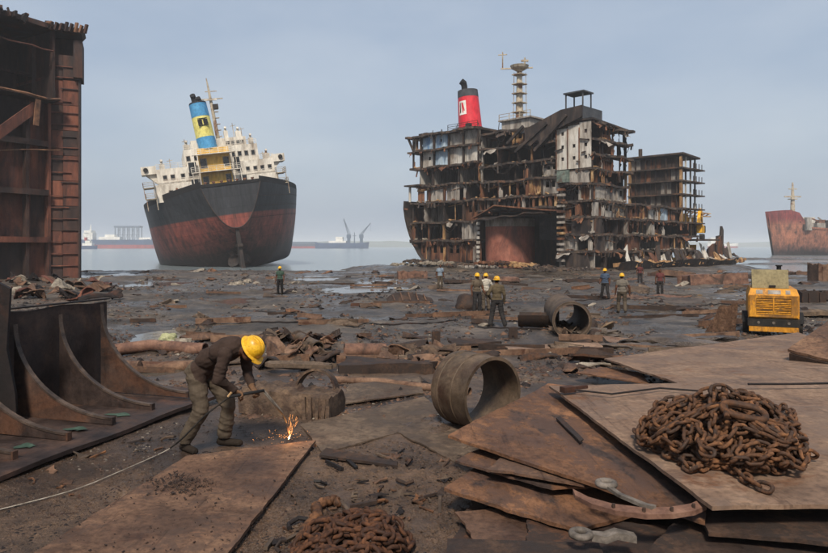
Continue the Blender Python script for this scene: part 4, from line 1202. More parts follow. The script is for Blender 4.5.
# --- ragged bottom plating along the right face and the bow stump
for k in range(34):
    s = 9.0 + k * 1.28
    hgt = rng.uniform(.6, 3.2); wd = rng.uniform(.7, 2.2); s += rng.uniform(-.6, .6); bk = rng.uniform(-.3, 1.4)
    P = []
    for i in range(5):
        q = i / 4
        P.append([(s + wd * q, -1.2 + bk - rng.uniform(0, .4), -.9 + .03 * (s - 9)), (s + wd * q + rng.uniform(-.3, .3), -.7 + bk + rng.uniform(-.3, .3), hgt * rng.uniform(.5, 1.1) - .2)])
    MB().slab(P, (0, .08, 0)).build("hull_bottom_plate", M[rng.choice(['ochre', 'dirty_white', 'rust_wall', 'soot', 'soot', 'grey_white'])], cs)
rubble(mapC, 6, 52, -2.6, -.4, -.6, 260, 1.0)
for k in range(9): rubble(mapA, k * 4, k * 4 + 5, -5.5 + .8 * (k % 3), -.3, -1.1 + .25 * (k % 4), 70, .8)
for k in range(7):
    s0 = 2 + k * 6.4
    P = [[(s0 + i * 1.5, -2.4 - .4 * math.sin(i * .8 + k), -1.3), (s0 + i * 1.5, -3.2 - .3 * math.sin(i + k), .15 + .25 * math.sin(i * .9 + k * 1.7))] for i in range(6)]
    MB().slab(P, (0, .1, 0)).build("hull_bottom_plate", M['soot'], cs)
P = [[(46 + i * 1.3, 2.6, -1.4), (46 + i * 1.3 + .3 * i * .2, 2.2, 1.6 + .5 * i + rng.uniform(-.3, .5))] for i in range(6)]
MB().slab(P, (0, .12, 0)).build("hull_bottom_plate", M['rust_wall'], cs)
MB().prism([(52.2, -1.6), (54.6, -1.6), (54.9, 5.6), (54.2, 6.4), (53.9, 4.6), (52.0, 4.4)], lambda a, b: (a, 2.4, b), lambda a, b: (a, 2.9, b)).build("bow_stump", M['soot'], cs)
MB().bar((52.2, 2.2, 0), (52.2, 2.2, 4.2), .3).bar((53.4, 2.2, 0), (53.4, 2.2, 4.4), .25).build("bow_frame", M['rust_wall'], cs)
MB().box(35, 45, -.5, 7, 3.4, 3.7).build("deck", M['deck_edge'], cs)
# deck clutter on the roofs
for k in range(26):
    y = rng.uniform(12.5, 35); x = rng.uniform(.5, 8); z = 21.6 if y > 20.2 else 20.3
    b = MB(); h = rng.uniform(.2, .9)
    b.box(x - .3, x + .3, y - .4, y + .5, z, z + h)
    if rng.random() < .5: b.bar((x, y, z), (x, y + rng.uniform(-.5, .5), z + rng.uniform(.8, 1.8)), .08)
    b.build("deck_fitting", M['soot'], cs)
g = MB(); rail(g, [(.2, 20.6, 21.6), (.2, 27, 21.6)], 1.0, 3, .04); g.build("railing", M['soot'], cs)
# red funnel
fm = Matrix.Translation((3.0, 24.4, 21.3)) @ Matrix.Rotation(R(-45), 4, 'Z') @ Matrix.Rotation(R(-4), 4, 'Y')
def fseg(name, z0, z1, r0, r1, mat, par):
    mb = MB(); mb.lathe([(0, z0), (r0, z0), (r1, z1), (0, z1)], 30, fm @ Matrix.Diagonal((1, 1.15, 1, 1)))
    return mb.build(name, mat, par, angle=40)
fo = fseg("funnel", .8, 5.9, 1.98, 1.72, M['funnel_red'], cs)
fseg("funnel_cap", 5.91, 7.1, 1.74, 1.68, M['grey_blue'], fo)
fseg("funnel_base", 0, .79, 2.25, 2.15, M['funnel_red'], fo)
e = MB(); e.tube([fm @ Vector(p) for p in ((-.5, 0, 7), (-.5, 0, 7.9), (-.6, -.15, 8.4), (-1.0, -.3, 8.7))], [.5, .5, .55, .55], 10); e.build("exhaust_pipe", M['black'], fo)
def on_funnel(mb, u0, u1, z0, z1, off, skew=0.0, n=6):
    """patch wrapped on the funnel side; u is the angle in degrees"""
    P = []
    for i in range(n + 1):
        row = []
        for z in (z0, z1):
            u = lerp(u0, u1, i / n) + (skew if z == z1 else 0)
            r = lerp(1.98, 1.72, (z - .8) / 5.1) + off
            row.append(fm @ Vector((r * math.cos(R(u)), 1.15 * r * math.sin(R(u)), z)))
        P.append(row)
    mb.grid(P)
lb = MB(); on_funnel(lb, 206, 250, 2.9, 5.2, .02); em = lb.build("funnel_emblem", M['far_white'], fo)
lb = MB(); on_funnel(lb, 229, 235, 3.2, 4.9, .04, -6); on_funnel(lb, 236, 242, 3.5, 4.9, .05, -9); lb.build("emblem_stroke", M['funnel_red'], em)
lb = MB(); on_funnel(lb, 210, 215, 3.2, 4.9, .04, 4); on_funnel(lb, 216, 221, 3.3, 4.5, .05, -4); lb.build("emblem_stroke", M['black'], em)
# mast and its house
hm_ = Vector((4.6, 15.6, 20.3))
MB().box(2.6, 8.0, 12.2, 17.6, 20.62, 22.2).box(2.2, 8.4, 11.8, 18.0, 22.21, 22.45).build("mast_house", M['grey_white'], cs)
m = MB(); m.tube([hm_ + Vector((0, 0, 2)), hm_ + Vector((0, 0, 10)), hm_ + Vector((0, 0, 10.9))], [.62, .42, .5], 10)
mo = m.build("mast", M['mast'], cs)
m = MB(); m.lathe([(.1, 9.8), (1.3, 10.5), (1.5, 10.9), (1.35, 10.9), (1.2, 10.65), (.1, 10.4)], 14, Matrix.Translation(hm_)); m.build("crows_nest", M['mast'], mo)
m = MB(); m.bar(hm_ + Vector((-2.1, 2.1, 10.4)), hm_ + Vector((1.5, -1.5, 10.6)), .2); m.bar(hm_ + Vector((-1.9, 1.9, 10.4)), hm_ + Vector((-1.9, 1.9, 13.1)), .14)
m.bar(hm_ + Vector((-2.4, 2.4, 12.6)), hm_ + Vector((-1.4, 1.4, 12.7)), .14); m.bar(hm_ + Vector((.6, -.6, 10.9)), hm_ + Vector((.6, -.6, 12.2)), .18); m.bar(hm_ + Vector((.2, -.2, 11.7)), hm_ + Vector((1.0, -1.0, 11.7)), .3)
m.build("yardarm", M['mast'], mo)
for k in range(5):
    m = MB(); z = 3.4 + k * 1.5; m.box(hm_.x - .9, hm_.x + .9, hm_.y - .9, hm_.y + .9, hm_.z + z, hm_.z + z + .12); m.build("mast_step", M['mast'], mo)
m = MB(); m.bar(hm_ + Vector((.8, -.8, 2.2)), hm_ + Vector((.7, -.7, 9.8)), .08); m.bar(hm_ + Vector((-.7, .7, 2.2)), hm_ + Vector((-.6, .6, 9.8)), .08); m.build("mast_ladder", M['mast'], mo)
g = MB(); rail(g, [(2.3, 11.9, 22.45), (2.3, 17.9, 22.45)], .9, 2, .04); g.build("railing", M['mast'], mo)
# --- yellow excavator and crane working behind the tower
def excavator(loc, rz, label):
    t = empty("excavator", loc, rz)
    tag(t, label, "excavator")
    for sg in (-1, 1):
        tr = MB(); tr.prism([(-1.8, .15), (-1.5, 0), (1.5, 0), (1.8, .15), (1.9, .5), (1.5, .9), (-1.5, .9), (-1.9, .5)], lambda a, b: (a, sg * 1.1 - .28, b), lambda a, b: (a, sg * 1.1 + .28, b)); tr.build("track", M['rubber'], t)
    MB().box(-2.0, 1.6, -1.35, 1.35, 1.1, 2.4).hexa([(-2.2, -1.3, 2.41), (0, -1.3, 2.41), (0, 1.3, 2.41), (-2.2, 1.3, 2.41)], [(-2.0, -1.2, 3.0), (0, -1.2, 2.9), (0, 1.2, 2.9), (-2.0, 1.2, 3.0)]).build("engine_house", M['excavator'], t)
    c = MB().box(.2, 1.7, .25, 1.3, 2.42, 4.0).build("cab", M['excavator'], t)
    MB().box(.35, 1.72, .22, 1.33, 2.9, 3.8).build("cab_window", M['glass_dark'], c)
    MB().bar((1.3, -.3, 2.2), (3.6, -.3, 5.4), .5, .7).bar((3.6, -.3, 5.4), (6.2, -.3, 4.8), .45, .6).build("boom", M['excavator'], t)
    MB().bar((6.2, -.3, 5.1), (6.9, -.3, 2.4), .35, .5).build("dipper_arm", M['excavator'], t)
    b_ = MB(); b_.prism([(6.5, 2.6), (7.4, 2.4), (7.5, 1.5), (6.8, 1.2), (6.3, 1.7)], lambda a, b: (a, -.9, b), lambda a, b: (a, .3, b)); b_.build("bucket", M['soot'], t)
    return t
pe = Vector((KX, KY, 0)) + Matrix.Rotation(R(45), 3, 'Z') @ Vector((38.0, 1.2, 3.7))
excavator(pe, R(60), "yellow excavator parked on the cut deck beside the burnt tower")
pe = Vector((KX, KY, 0)) + Matrix.Rotation(R(45), 3, 'Z') @ Vector((45.2, 6.2, -.7))
ex2 = excavator((pe.x, pe.y, gz(pe.x, pe.y) + 1.0), R(70), "yellow excavator half hidden behind the ragged hull bottom")
t = empty("lattice_crane", (50.6, 123, gz(50.6, 123)), R(-8))
tag(t, "yellow lattice crane jib sticking out past the burnt tower", "crane")
MB().box(-2, 2, -1.4, 1.4, 0, 1.2).box(-1.6, 1.6, -1.2, 1.2, 1.21, 3.6).build("crane_body", M['excavator'], t)
MB().bar((0, 0, 3.6), (0, 0, 9.4), .7).build("crane_post", M['excavator'], t)
for o in (-.35, .35):
    MB().bar((0, o, 9.9), (4.4, o, 9.3), .16).bar((0, o, 9.0), (4.4, o, 8.8), .16).build("jib_chord", M['ochre'], t)
b = MB()
for k in range(6): b.bar((k * .7, 0, 9.0 - k * .03), (k * .7 + .7, 0, 9.8 - k * .09), .8, .1)
b.build("jib_lacing", M['ochre'], t)
# ------------------------------------------------------------------ towering hull section at the left
# local x runs along the wall (towards the far right end), local y away from the open side, z up
EX = Vector((.549, .836, 0))
pR = Vector((-37.6, 68.0, 0))                   # foot of the far end of the main wall
hw = empty("hull_section", (pR.x, pR.y, gz(pR.x, pR.y) - .3), math.atan2(EX.y, EX.x))
tag(hw, "towering rusty slice of ship hull with torn overhanging deck and a diagonal strut", "hull section")
TOPZ = 26.3
def hb(x0, x1, y0, y1, z0, z1, name, mat, par=None): return MB().box(x0, x1, y0, y1, z0, z1).build(name, M[mat], par or hw)
rng = random.Random(77)
zs = [0, 4.4, 9.2, 14.2, 18.6]
xs = [-26, -21, -16.6, -12.4, -8.6, -5.0, -2.2, -.02]
for i in range(len(xs) - 1):                    # shell plates of the inner wall
    for k in range(len(zs) - 1):
        o = rng.uniform(0, .12)
        hb(xs[i] + .03, xs[i + 1] - .03, .6 + o, .8 + o, zs[k] + .02, zs[k + 1] - .03, "shell_plate", rng.choice(['wall_rust', 'wall_rust', 'wall_dark']))
hb(-26, 0, 1.0, 1.3, 0, 18.6, "backing_plate", 'wall_dark')
for i in range(1, len(xs)):
    hb(xs[i] - .14, xs[i] + .14, -.15, .59, 0, 18.4, "web_frame", 'wall_rust' if i % 2 else 'wall_dark')
for k in range(9):
    x = -25 + k * 2.9
    hb(x - .06, x + .06, .25, .59, 0, 18.4, "stiffener", 'wall_rust')
for z, d, m_ in ((9.2, -.45, 'wall_dark'), (4.4, -.35, 'wall_rust'), (14.2, -.3, 'wall_dark')):
    hb(-26, -.3, d, .58, z - .14, z + .1, "stringer", m_)
    hb(-26, -.3, d - .12, d - .01, z - .35, z + .22, "stringer_flange", m_)
# tween deck: broad ledge with a deep dark space above it
P = [[(x, -1.6 - .25 * math.sin(x * 1.7), 18.7 + .12 * math.sin(x)), (x, 7.0, 18.9)] for x in np.linspace(-27, .2, 15)]
MB().slab(P, (0, 0, -.25)).build("tween_deck", M['wall_dark'], hw)
MB().tube([(x, -1.7 - .25 * math.sin(x * 1.7), 18.6 + .12 * math.sin(x)) for x in np.linspace(-27, .2, 26)], .13, 6).build("deck_lip", M['wall_tan'], hw)
hb(-27, .2, 6.6, 6.9, 18.9, TOPZ, "rear_bulkhead", 'wall_dark')
hb(-27, .2, 3.4, 3.6, 21.6, 21.9, "stringer", 'wall_dark')
MB().tube([(x, -.9, 23.6 - .02 * x + .08 * math.sin(2 * x)) for x in np.linspace(-12, 0, 12)], .09, 5).build("loose_rail", M['wall_rust'], hw)
# ribbed end wall returning towards the right
ea = math.atan2(.40, .917) - math.atan2(EX.y, EX.x)
ex_, ey_ = math.cos(ea), math.sin(ea)
def ept(s, o, z): return (s * ex_ - o * ey_, s * ey_ + o * ex_, z)
def eb(s0, s1, o0, o1, z0, z1, name, mat):
    return MB().hexa([ept(s0, o0, z0), ept(s1, o0, z0), ept(s1, o1, z0), ept(s0, o1, z0)], [ept(s0, o0, z1), ept(s1, o0, z1), ept(s1, o1, z1), ept(s0, o1, z1)]).build(name, M[mat], hw)
EW = 2.75
for k in range(9):
    z0, z1 = k * 2.62, (k + 1) * 2.62
    eb(0, EW * .45, .2, .4, z0 + .02, z1 - .02, "end_plate", ['wall_dark', 'wall_rust'][k % 2])
    eb(EW * .45 + .03, EW, .1, .4, z0 + .02, z1 - .02, "end_plate", ['wall_rust', 'wall_rust', 'wall_dark'][k % 3])
for k in range(19):
    z = .4 + k * 1.22 + rng.uniform(-.1, .1)
    eb(.05 + (0 if k % 4 else 1.0), EW + .02 - (0 if k % 3 else rng.uniform(0, 1.2)), -.05, .08, z, z + .09, "rib", 'wall_rust' if k % 4 else 'wall_dark')
eb(EW - .06, EW + .08, -.1, 2.6, 0, 23.6, "edge_strip", 'wall_dark')
eb(EW - .5, EW + .35, -.5, 2.6, 21.2, 25.1, "end_cap", 'wall_dark')
eb(-1.8, EW - .1, 2.2, 2.5, 17.0, TOPZ - .5, "rear_bulkhead", 'wall_dark')
eb(-.2, EW * .5, .45, 2.1, 18.0, 18.3, "stringer", 'wall_dark')
hb(.05, .3, -.6, 7.0, 18.4, TOPZ - .4, "end_bulkhead", 'wall_dark')
hb(-.02, .03, 1.0, 7.0, 21.0, 21.3, "stringer", 'wall_rust')
eb(-.05, EW, .42, .55, 0, 23.4, "backing_plate", 'wall_dark')
# overhanging top deck with ragged blocks on its rim
P = [[(x, -1.2 + .2 * math.sin(x * 2.1), TOPZ + .1 * math.sin(x * 1.3)), (x, 8.5, TOPZ + .1)] for x in np.linspace(-27, .5, 18)]
MB().slab(P, (0, 0, -.5)).build("top_deck", M['wall_dark'], hw)
MB().hexa([ept(-1, -1.0, TOPZ - .5), ept(3.0, -1.0, TOPZ - .5), ept(3.0, 2.4, TOPZ - .5), ept(-1, 2.4, TOPZ - .5)], [ept(-1, -1.0, TOPZ + .02), ept(3.3, -1.0, TOPZ - .1), ept(3.3, 2.4, TOPZ - .1), ept(-1, 2.4, TOPZ + .02)]).build("top_deck", M['wall_dark'], hw)
for k in range(30):
    x = rng.uniform(-13, 1.0); wd = rng.uniform(.1, .45); h = rng.uniform(-.1, .5)
    y = -1.35 + rng.uniform(-.15, .2)
    b = MB(); a = rng.uniform(-.4, .4)
    b.bar((x, y, TOPZ - rng.uniform(.1, .8)), (x + a * 1.2, y + rng.uniform(-.3, .5), TOPZ + h * .6), wd * 2, wd * rng.uniform(.3, 1))
    b.build("torn_rim_piece", M[rng.choice(['wall_dark', 'wall_tan', 'wall_dark', 'steel_black'])], hw)
for k in range(8):
    s = k * .45 + .2
    MB().bar(ept(s, -1.1, TOPZ - .6), ept(s + .2, -1.2, TOPZ + rng.uniform(.1, .4)), .4, .2).build("torn_rim_piece", M[rng.choice(['wall_dark', 'wall_tan'])], hw)
# pale box girder hanging at the near end of the deck, and the strut
hb(-11.2, -7.2, -2.2, -1.7, 23.4, 26.7, "hanging_plate", 'wall_tan')
hb(-7.1, -5.8, -2.1, -1.9, 24.6, 26.9, "hanging_plate", 'wall_tan')
hb(-12.5, -11.3, -2.4, -1.6, 24.2, 27.4, "hanging_plate", 'wall_rust')
hb(-7.4, -7.0, -1.9, -1.5, 18.7, 24.5, "pillar", 'wall_tan')
hb(-7.6, -6.8, -1.95, -1.45, 18.3, 19.1, "pillar_foot", 'wall_tan')
MB().bar((-2.0, -1.4, 17.6), (-10.6, -1.8, 9.8), .3, .95).build("diagonal_strut", M['wall_rust'], hw)
MB().bar((-2.0, -1.75, 18.2), (-2.2, -1.75, 15.6), .15, .5).build("strut_gusset", M['wall_tan'], hw)
MB().bar((-9.5, -1.3, 12.5), (-8.2, -1.0, 8.6), .3, .35).build("diagonal_strut", M['wall_tan'], hw)
MB().tube([(-12, -.9, 14.0), (-9, -.95, 12.9), (-6, -.95, 12.7), (-3, -.9, 13.2), (1.0, -.8, 13.6)], .07, 5).build("hanging_cable", M['wall_tan'], hw)
# debris heap along its foot, each piece lying on the ground
# ------------------------------------------------------------------ bracket panel in the left foreground
TD = Vector((.287, .958, 0))                     # along the row of brackets
bp0 = Vector((-4.52, 6.9, 0))
bpn = empty("bracket_panel", (bp0.x, bp0.y, gz(bp0.x, bp0.y) + .02), math.atan2(TD.y, TD.x))
tag(bpn, "dark hull panel lying on the mud with a row of big curved brackets", "hull panel")
# local x along the row, local y towards the back plate (left), z up
BL, BH, TH = 1.62, 1.50, .05
P = [[(x, y, .06 + .012 * math.sin(3 * x + y)) for y in (-.32, .3, 1.0, BL + .02)] for x in np.linspace(-2.2, 4.1, 20)]
base = MB().slab(P, (0, 0, -.05)).build("base_plate", M['bracket'], bpn)
P = [[(x, BL + .08 + .02 * math.sin(2 * x), z) for z in (0.062, .6, 1.2, BH + .02 * math.sin(5 * x))] for x in np.linspace(-2.2, 3.72, 20)]
MB().slab(P, (0, .05, 0)).build("back_plate", M['bracket'], bpn)
MB().box(-2.2, 3.74, BL + .05, BL + .16, BH + .03, BH + .05).build("top_flange", M['steel_black'], bpn)
def bracket(x, h, tip=.13, ln=BL, mat='bracket'):
    n = 18
    # quarter circle: slow rise from the tip, steep at the plate
    poly = [(0.0, .065)] + [(min(p[0], ln), p[1]) for p in [(ln * math.sin(i / n * math.pi / 2), tip + (h - tip) * (1 - math.cos(i / n * math.pi / 2))) for i in range(n + 1)]] + [(ln, .065)]
    o = MB().prism(poly, lambda a, b: (x - TH / 2, a, b), lambda a, b: (x + TH / 2, a, b)).build("bracket", M[mat], bpn)
    fl = MB()
    cv = poly[1:-1]
    P = [[(x - .035, a, b), (x + .035, a, b)] for (a, b) in cv]
    fl.slab(P, (0, 0, .028))
    fl.build("bracket_flange", M['edge_worn'], o)
    MB().box(x - .035, x + .035, -.03, -.005, .065, tip + .03).build("bracket_end", M['bracket'], o)
for x, h in ((-.40, 1.25), (.38, 1.22), (1.14, 1.24), (1.88, 1.30), (2.66, 1.36), (3.5, 1.44)):
    bracket(x, h)
for k in range(3):
    x = .78 + k * .75
    pts = [(x + .06 * math.cos(a) * (1.4 + .7 * math.sin(3 * a + k) + .3 * math.sin(7 * a)), .25 + .13 * math.sin(a) * (1.2 + .5 * math.cos(2 * a + k)), .078) for a in np.linspace(0, 6.28, 14)[:-1]]
    MB().add(pts, [tuple(range(13))]).build("green_stain", M['copper_green'], base)
# dark upright at the frame edge
o = MB().prism([(0, 0), (.42, 0), (.40, .5), (.30, 1.1), (.34, 1.9), (.1, 2.05), (-.3, 1.9), (-.4, 0)], lambda a, b: (a, 0, b), lambda a, b: (a, .12, b))
p = PD(-20, 370, 8.6)
oo = o.build("bent_upright_plate", M['steel_black'], loc=(p.x, p.y, gz(p.x, p.y)), rot=(0, 0, R(20)))
tag(oo, "black bent upright plate standing by the near end of the bracket panel", "steel plate")
# ------------------------------------------------------------------ people
def capsule(bm, p, q, r0, r1, n=12):
    p, q = Vector(p), Vector(q)
    d = q - p
    L = d.length
    rot = d.to_track_quat('Z', 'Y').to_matrix().to_4x4() if L > 1e-6 else Matrix.Identity(4)
    T = Matrix.Translation(p) @ rot
    prof = []
    for i in range(5): a = -math.pi / 2 + math.pi / 2 * i / 4; prof.append((r0 * math.cos(a), r0 * math.sin(a)))
    for i in range(5): a = math.pi / 2 * i / 4; prof.append((r1 * math.cos(a), L + r1 * math.sin(a)))
    rings = []
    for k, (r, z) in enumerate(prof):
        if r < 1e-5: rings.append([bm.verts.new(T @ Vector((0, 0, z)))])
        else: rings.append([bm.verts.new(T @ Vector((r * math.cos(2 * math.pi * j / n), r * math.sin(2 * math.pi * j / n), z))) for j in range(n)])
    for a, b in zip(rings[:-1], rings[1:]):
        for j in range(n):
            if len(a) == 1: bm.faces.new((a[0], b[(j + 1) % n], b[j]))
            elif len(b) == 1: bm.faces.new((a[j], a[(j + 1) % n], b[0]))
            else: bm.faces.new((a[j], a[(j + 1) % n], b[(j + 1) % n], b[j]))
def ellipsoid(bm, c, M3, n=12, m=8):
    c = Vector(c)
    rings = []
    for i in range(m + 1):
        a = -math.pi / 2 + math.pi * i / m
        if i in (0, m): rings.append([bm.verts.new(c + M3 @ Vector((0, 0, math.sin(a))))])
        else: rings.append([bm.verts.new(c + M3 @ Vector((math.cos(a) * math.cos(2 * math.pi * j / n), math.cos(a) * math.sin(2 * math.pi * j / n), math.sin(a)))) for j in range(n)])
    for a, b in zip(rings[:-1], rings[1:]):
        for j in range(n):
            if len(a) == 1: bm.faces.new((a[0], b[(j + 1) % n], b[j]))
            elif len(b) == 1: bm.faces.new((a[j], a[(j + 1) % n], b[0]))
            else: bm.faces.new((a[j], a[(j + 1) % n], b[(j + 1) % n], b[j]))
def seg_dist(P, a, b, r0, r1):
    a, b = np.array(a), np.array(b)
    d = b - a
    t = np.clip(((P - a) @ d) / max(d @ d, 1e-9), 0, 1)
    return np.linalg.norm(P - (a + t[:, None] * d), axis=1) - (r0 + t * (r1 - r0))
STAND = dict(hip=(0, 0, .93), waist=(0, 0, 1.06), chest=(0, .01, 1.27), neck=(0, .0, 1.44), head=(0, .03, 1.585),
             hl=(-.095, 0, .9), kl=(-.12, .03, .50), al=(-.13, -.02, .085), tl=(-.15, .15, .035),
             hr=(.095, 0, .9), kr=(.12, .03, .50), ar=(.13, -.02, .085), tr=(.15, .15, .035),
             sl=(-.175, 0, 1.385), el=(-.25, -.03, 1.12), wl=(-.26, .05, .88), sr=(.175, 0, 1.385), er=(.25, -.03, 1.12), wr=(.26, .05, .88),
             hdl=None, hdr=None, face=(0, 1, 0), up=(0, 0, 1), shoulder=(1, 0, 0))
def person(name_label, loc, rz, pose, mats, voxel=.013, folds=.009, helmet=True, bare_arms=False, hands=None, group=None, fold_seed=0, sleeve=.55, hs=.95):
    J = dict(STAND); J.update(pose)
    V = {k: Vector(v) for k, v in J.items() if v is not None}
    bones = []    # (p, q, r0, r1, region)
    torso_ax = (V['neck'] - V['hip']).normalized()
    sh = (V['sr'] - V['sl']).normalized()
    fr = torso_ax.cross(sh).normalized() * -1
    fr = sh.cross(torso_ax) * -1
    # torso as overlapping ellipsoids
    bm = bmesh.new()
    def el(c, rx, ry, rz_, ax=torso_ax):
        f = ax.cross(sh).normalized()
        s2 = f.cross(ax).normalized()
        ellipsoid(bm, c, Matrix((s2 * rx, f * ry, ax * rz_)).transposed(), 16, 10)
    hipc, wst, chs, nek = V['hip'], V['waist'], V['chest'], V['neck']
    el(hipc, .165, .125, .15); el(wst, .158, .118, .16); el(chs, .185, .128, .20); el(chs.lerp(nek, .55), .165, .10, .13)
    bones += [(hipc - torso_ax * .05, hipc + torso_ax * .02, .15, .15, 1), (wst, chs, .16, .17, 0), (chs, nek, .15, .09, 0)]
    capsule(bm, nek - torso_ax * .06, V['head'], .058, .055)
    bones.append((nek + torso_ax * .03, V['head'], .058, .055, 2))
    for s in 'lr':
        capsule(bm, V['h' + s] + Vector((0, 0, .03)), V['k' + s], .102, .075, 14); bones.append((V['h' + s], V['k' + s], .10, .075, 1))
        capsule(bm, V['k' + s], V['a' + s] + Vector((0, 0, .06)), .076, .066, 14); bones.append((V['k' + s], V['a' + s] + Vector((0, 0, .05)), .076, .066, 1))
        capsule(bm, V['a' + s] + Vector((0, 0, .02)), V['a' + s], .052, .05, 10)
        heel = V['a' + s] + (V['a' + s] - V['t' + s]).normalized() * .05; heel.z = V['t' + s].z + .01
        capsule(bm, heel, V['t' + s], .048, .040, 10); bones.append((heel, V['t' + s], .05, .042, 3)); bones.append((V['a' + s], V['a' + s] + Vector((0, 0, .02)), .05, .05, 3))
        capsule(bm, V['s' + s], V['e' + s], .066, .052, 12)
        mid = V['s' + s].lerp(V['e' + s], sleeve)
        if bare_arms:
            bones.append((V['s' + s], mid, .066, .058, 0)); bones.append((mid, V['e' + s], .058, .052, 2)); bones.append((V['e' + s], V['w' + s], .05, .034, 2))
        else:
            bones.append((V['s' + s], V['e' + s], .066, .052, 0)); bones.append((V['e' + s], V['w' + s], .05, .036, 0))
        capsule(bm, V['e' + s], V['w' + s], .05 if not bare_arms else .045, .034, 12)
        # hand: palm, four fingers, thumb
        fd = (V['w' + s] - V['e' + s]).normalized()
        H = (hands or {}).get(s)
        if H: fd = Vector(H['dir']).normalized()
        sd = Vector(H['side']).normalized() if H else fd.cross(Vector((1 if s == 'l' else -1, 0, 0))).normalized()
        sd = (sd - fd * sd.dot(fd)).normalized()
        nn = fd.cross(sd).normalized()
        if H and H.get('flip'): nn = -nn
        curl = (H or {}).get('curl', .35)
        w0 = V['w' + s]
        pc = w0 + fd * .05
        ellipsoid(bm, pc, Matrix((sd * .044, nn * .021, fd * .058)).transposed(), 10, 8)
        bones.append((w0, w0 + fd * .09, .04, .04, 4)); 
        for q, (o, ln) in enumerate(((-.033, .066), (-.011, .078), (.011, .074), (.033, .058))):
            b0 = w0 + fd * .088 + sd * o
            a1, a2 = curl, curl * 2.1
            b1 = b0 + (fd * math.cos(a1) + nn * math.sin(a1)) * ln * .55
            b2 = b1 + (fd * math.cos(a2) + nn * math.sin(a2)) * ln * .5
            capsule(bm, b0 - fd * .02, b1, .0105, .010, 8); capsule(bm, b1, b2, .010, .0085, 8)
            bones += [(b0, b1, .0105, .010, 4), (b1, b2, .010, .0085, 4)]
        t0 = w0 + fd * .035 - sd * .035
        t1 = t0 + (fd * .6 - sd * .7 + nn * .35 * (1 + curl)).normalized() * .045
        t2 = t1 + (fd * .9 - sd * .1 + nn * .6 * curl).normalized() * .035
        capsule(bm, t0, t1, .013, .012, 8); capsule(bm, t1, t2, .012, .0095, 8); bones += [(t0, t1, .013, .012, 4), (t1, t2, .012, .0095, 4)]
    # head with face
    hc = V['head']; fw = V['face'].normalized(); up = V['up'].normalized(); up = (up - fw * up.dot(fw)).normalized(); rt = fw.cross(up)
    HM = Matrix((rt, fw, up)).transposed()
    ellipsoid(bm, hc + up * .025 - fw * .012, Matrix((rt * .074, fw * .092, up * .098)).transposed(), 16, 12)
    ellipsoid(bm, hc - up * .045 + fw * .025, Matrix((rt * .056, fw * .060, up * .062)).transposed(), 14, 10)
    capsule(bm, hc + fw * .078 + up * .012, hc + fw * .100 - up * .022, .010, .016, 8)          # nose
    capsule(bm, hc + fw * .072 + up * .030 - rt * .035, hc + fw * .072 + up * .030 + rt * .035, .014, .014, 8)   # brow
    capsule(bm, hc + fw * .076 - up * .052 - rt * .02, hc + fw * .076 - up * .052 + rt * .02, .011, .011, 8)     # lips
    for sg in (-1, 1): ellipsoid(bm, hc + rt * sg * .075 - fw * .01, Matrix((rt * .010, fw * .022, up * .032)).transposed(), 8, 6)
    bones += [(hc - up * .03, hc + up * .03, .085, .09, 2)]
    hairc = hc + up * .045 - fw * .03
    me = bpy.data.meshes.new("raw")
    bm.normal_update(); bm.to_mesh(me); bm.free()
    tmp = bpy.data.objects.new("raw", me); COL.objects.link(tmp)
    rm = tmp.modifiers.new("r", 'REMESH'); rm.mode = 'VOXEL'; rm.voxel_size = voxel
    sm = tmp.modifiers.new("s", 'SMOOTH'); sm.iterations = 3 if voxel < .01 else 2; sm.factor = .5
    dg = bpy.context.evaluated_depsgraph_get()
    out = bpy.data.meshes.new_from_object(tmp.evaluated_get(dg))
    bpy.data.objects.remove(tmp); bpy.data.meshes.remove(me)
    n = len(out.vertices)
    co = np.empty(n * 3, np.float32); out.vertices.foreach_get("co", co); co = co.reshape(-1, 3).astype(float)
    nrm = np.empty(n * 3, np.float32); out.vertices.foreach_get("normal", nrm); nrm = nrm.reshape(-1, 3).astype(float)
    D = np.stack([seg_dist(co, p, q, a, b) for (p, q, a, b, r) in bones], 1)
    reg = np.array([b[4] for b in bones])[D.argmin(1)]
    # belt line: shirt hangs over the trousers
    hp = np.array(hipc); ax = np.array(torso_ax)
    hgt = (co - hp) @ ax
    reg = np.where((reg == 1) & (hgt > .03) & (np.linalg.norm(co - hp - hgt[:, None] * ax, axis=1) < .21), 0, reg)
    reg = np.where((reg == 0) & (hgt < -.03) & (np.abs(hgt) < .2), 1, reg)
    # creases
    cl = (reg == 0) | (reg == 1)
    f1 = fbm(co[:, 0] * 7 + co[:, 2] * 16 + fold_seed, co[:, 1] * 7 - co[:, 2] * 9, 3, 61)
    f2 = 1 - 2 * np.abs(fbm(co[:, 0] * 5 - co[:, 2] * 7 + fold_seed * 2, co[:, 1] * 6 + co[:, 2] * 13, 2, 71))
    low = np.clip((.40 - co[:, 2]) / .35, 0, 1) * (reg == 1)
    disp = np.where(cl, folds * (f1 * .9 + f2 * .8) + .004 + .012 * low, 0)
    co = co + nrm * disp[:, None]
    zc = co[:, 2].min()
    co[:, 2] -= zc if abs(zc) < .12 else 0
    out.vertices.foreach_set("co", co.ravel().astype(np.float32))
    out.materials.clear()
    for m_ in mats: out.materials.append(M[m_])
    hair = (np.linalg.norm((co - np.array(hairc)), axis=1) < .12) & (((co - np.array(hc)) @ np.array(fw)) < .04) & (((co - np.array(hc)) @ np.array(up)) > -.03) & (reg == 2)
    reg = np.where(hair, 5, reg)
    lv = np.empty(len(out.loops), np.int32); out.loops.foreach_get("vertex_index", lv)
    ls = np.empty(len(out.polygons), np.int32); out.polygons.foreach_get("loop_start", ls)
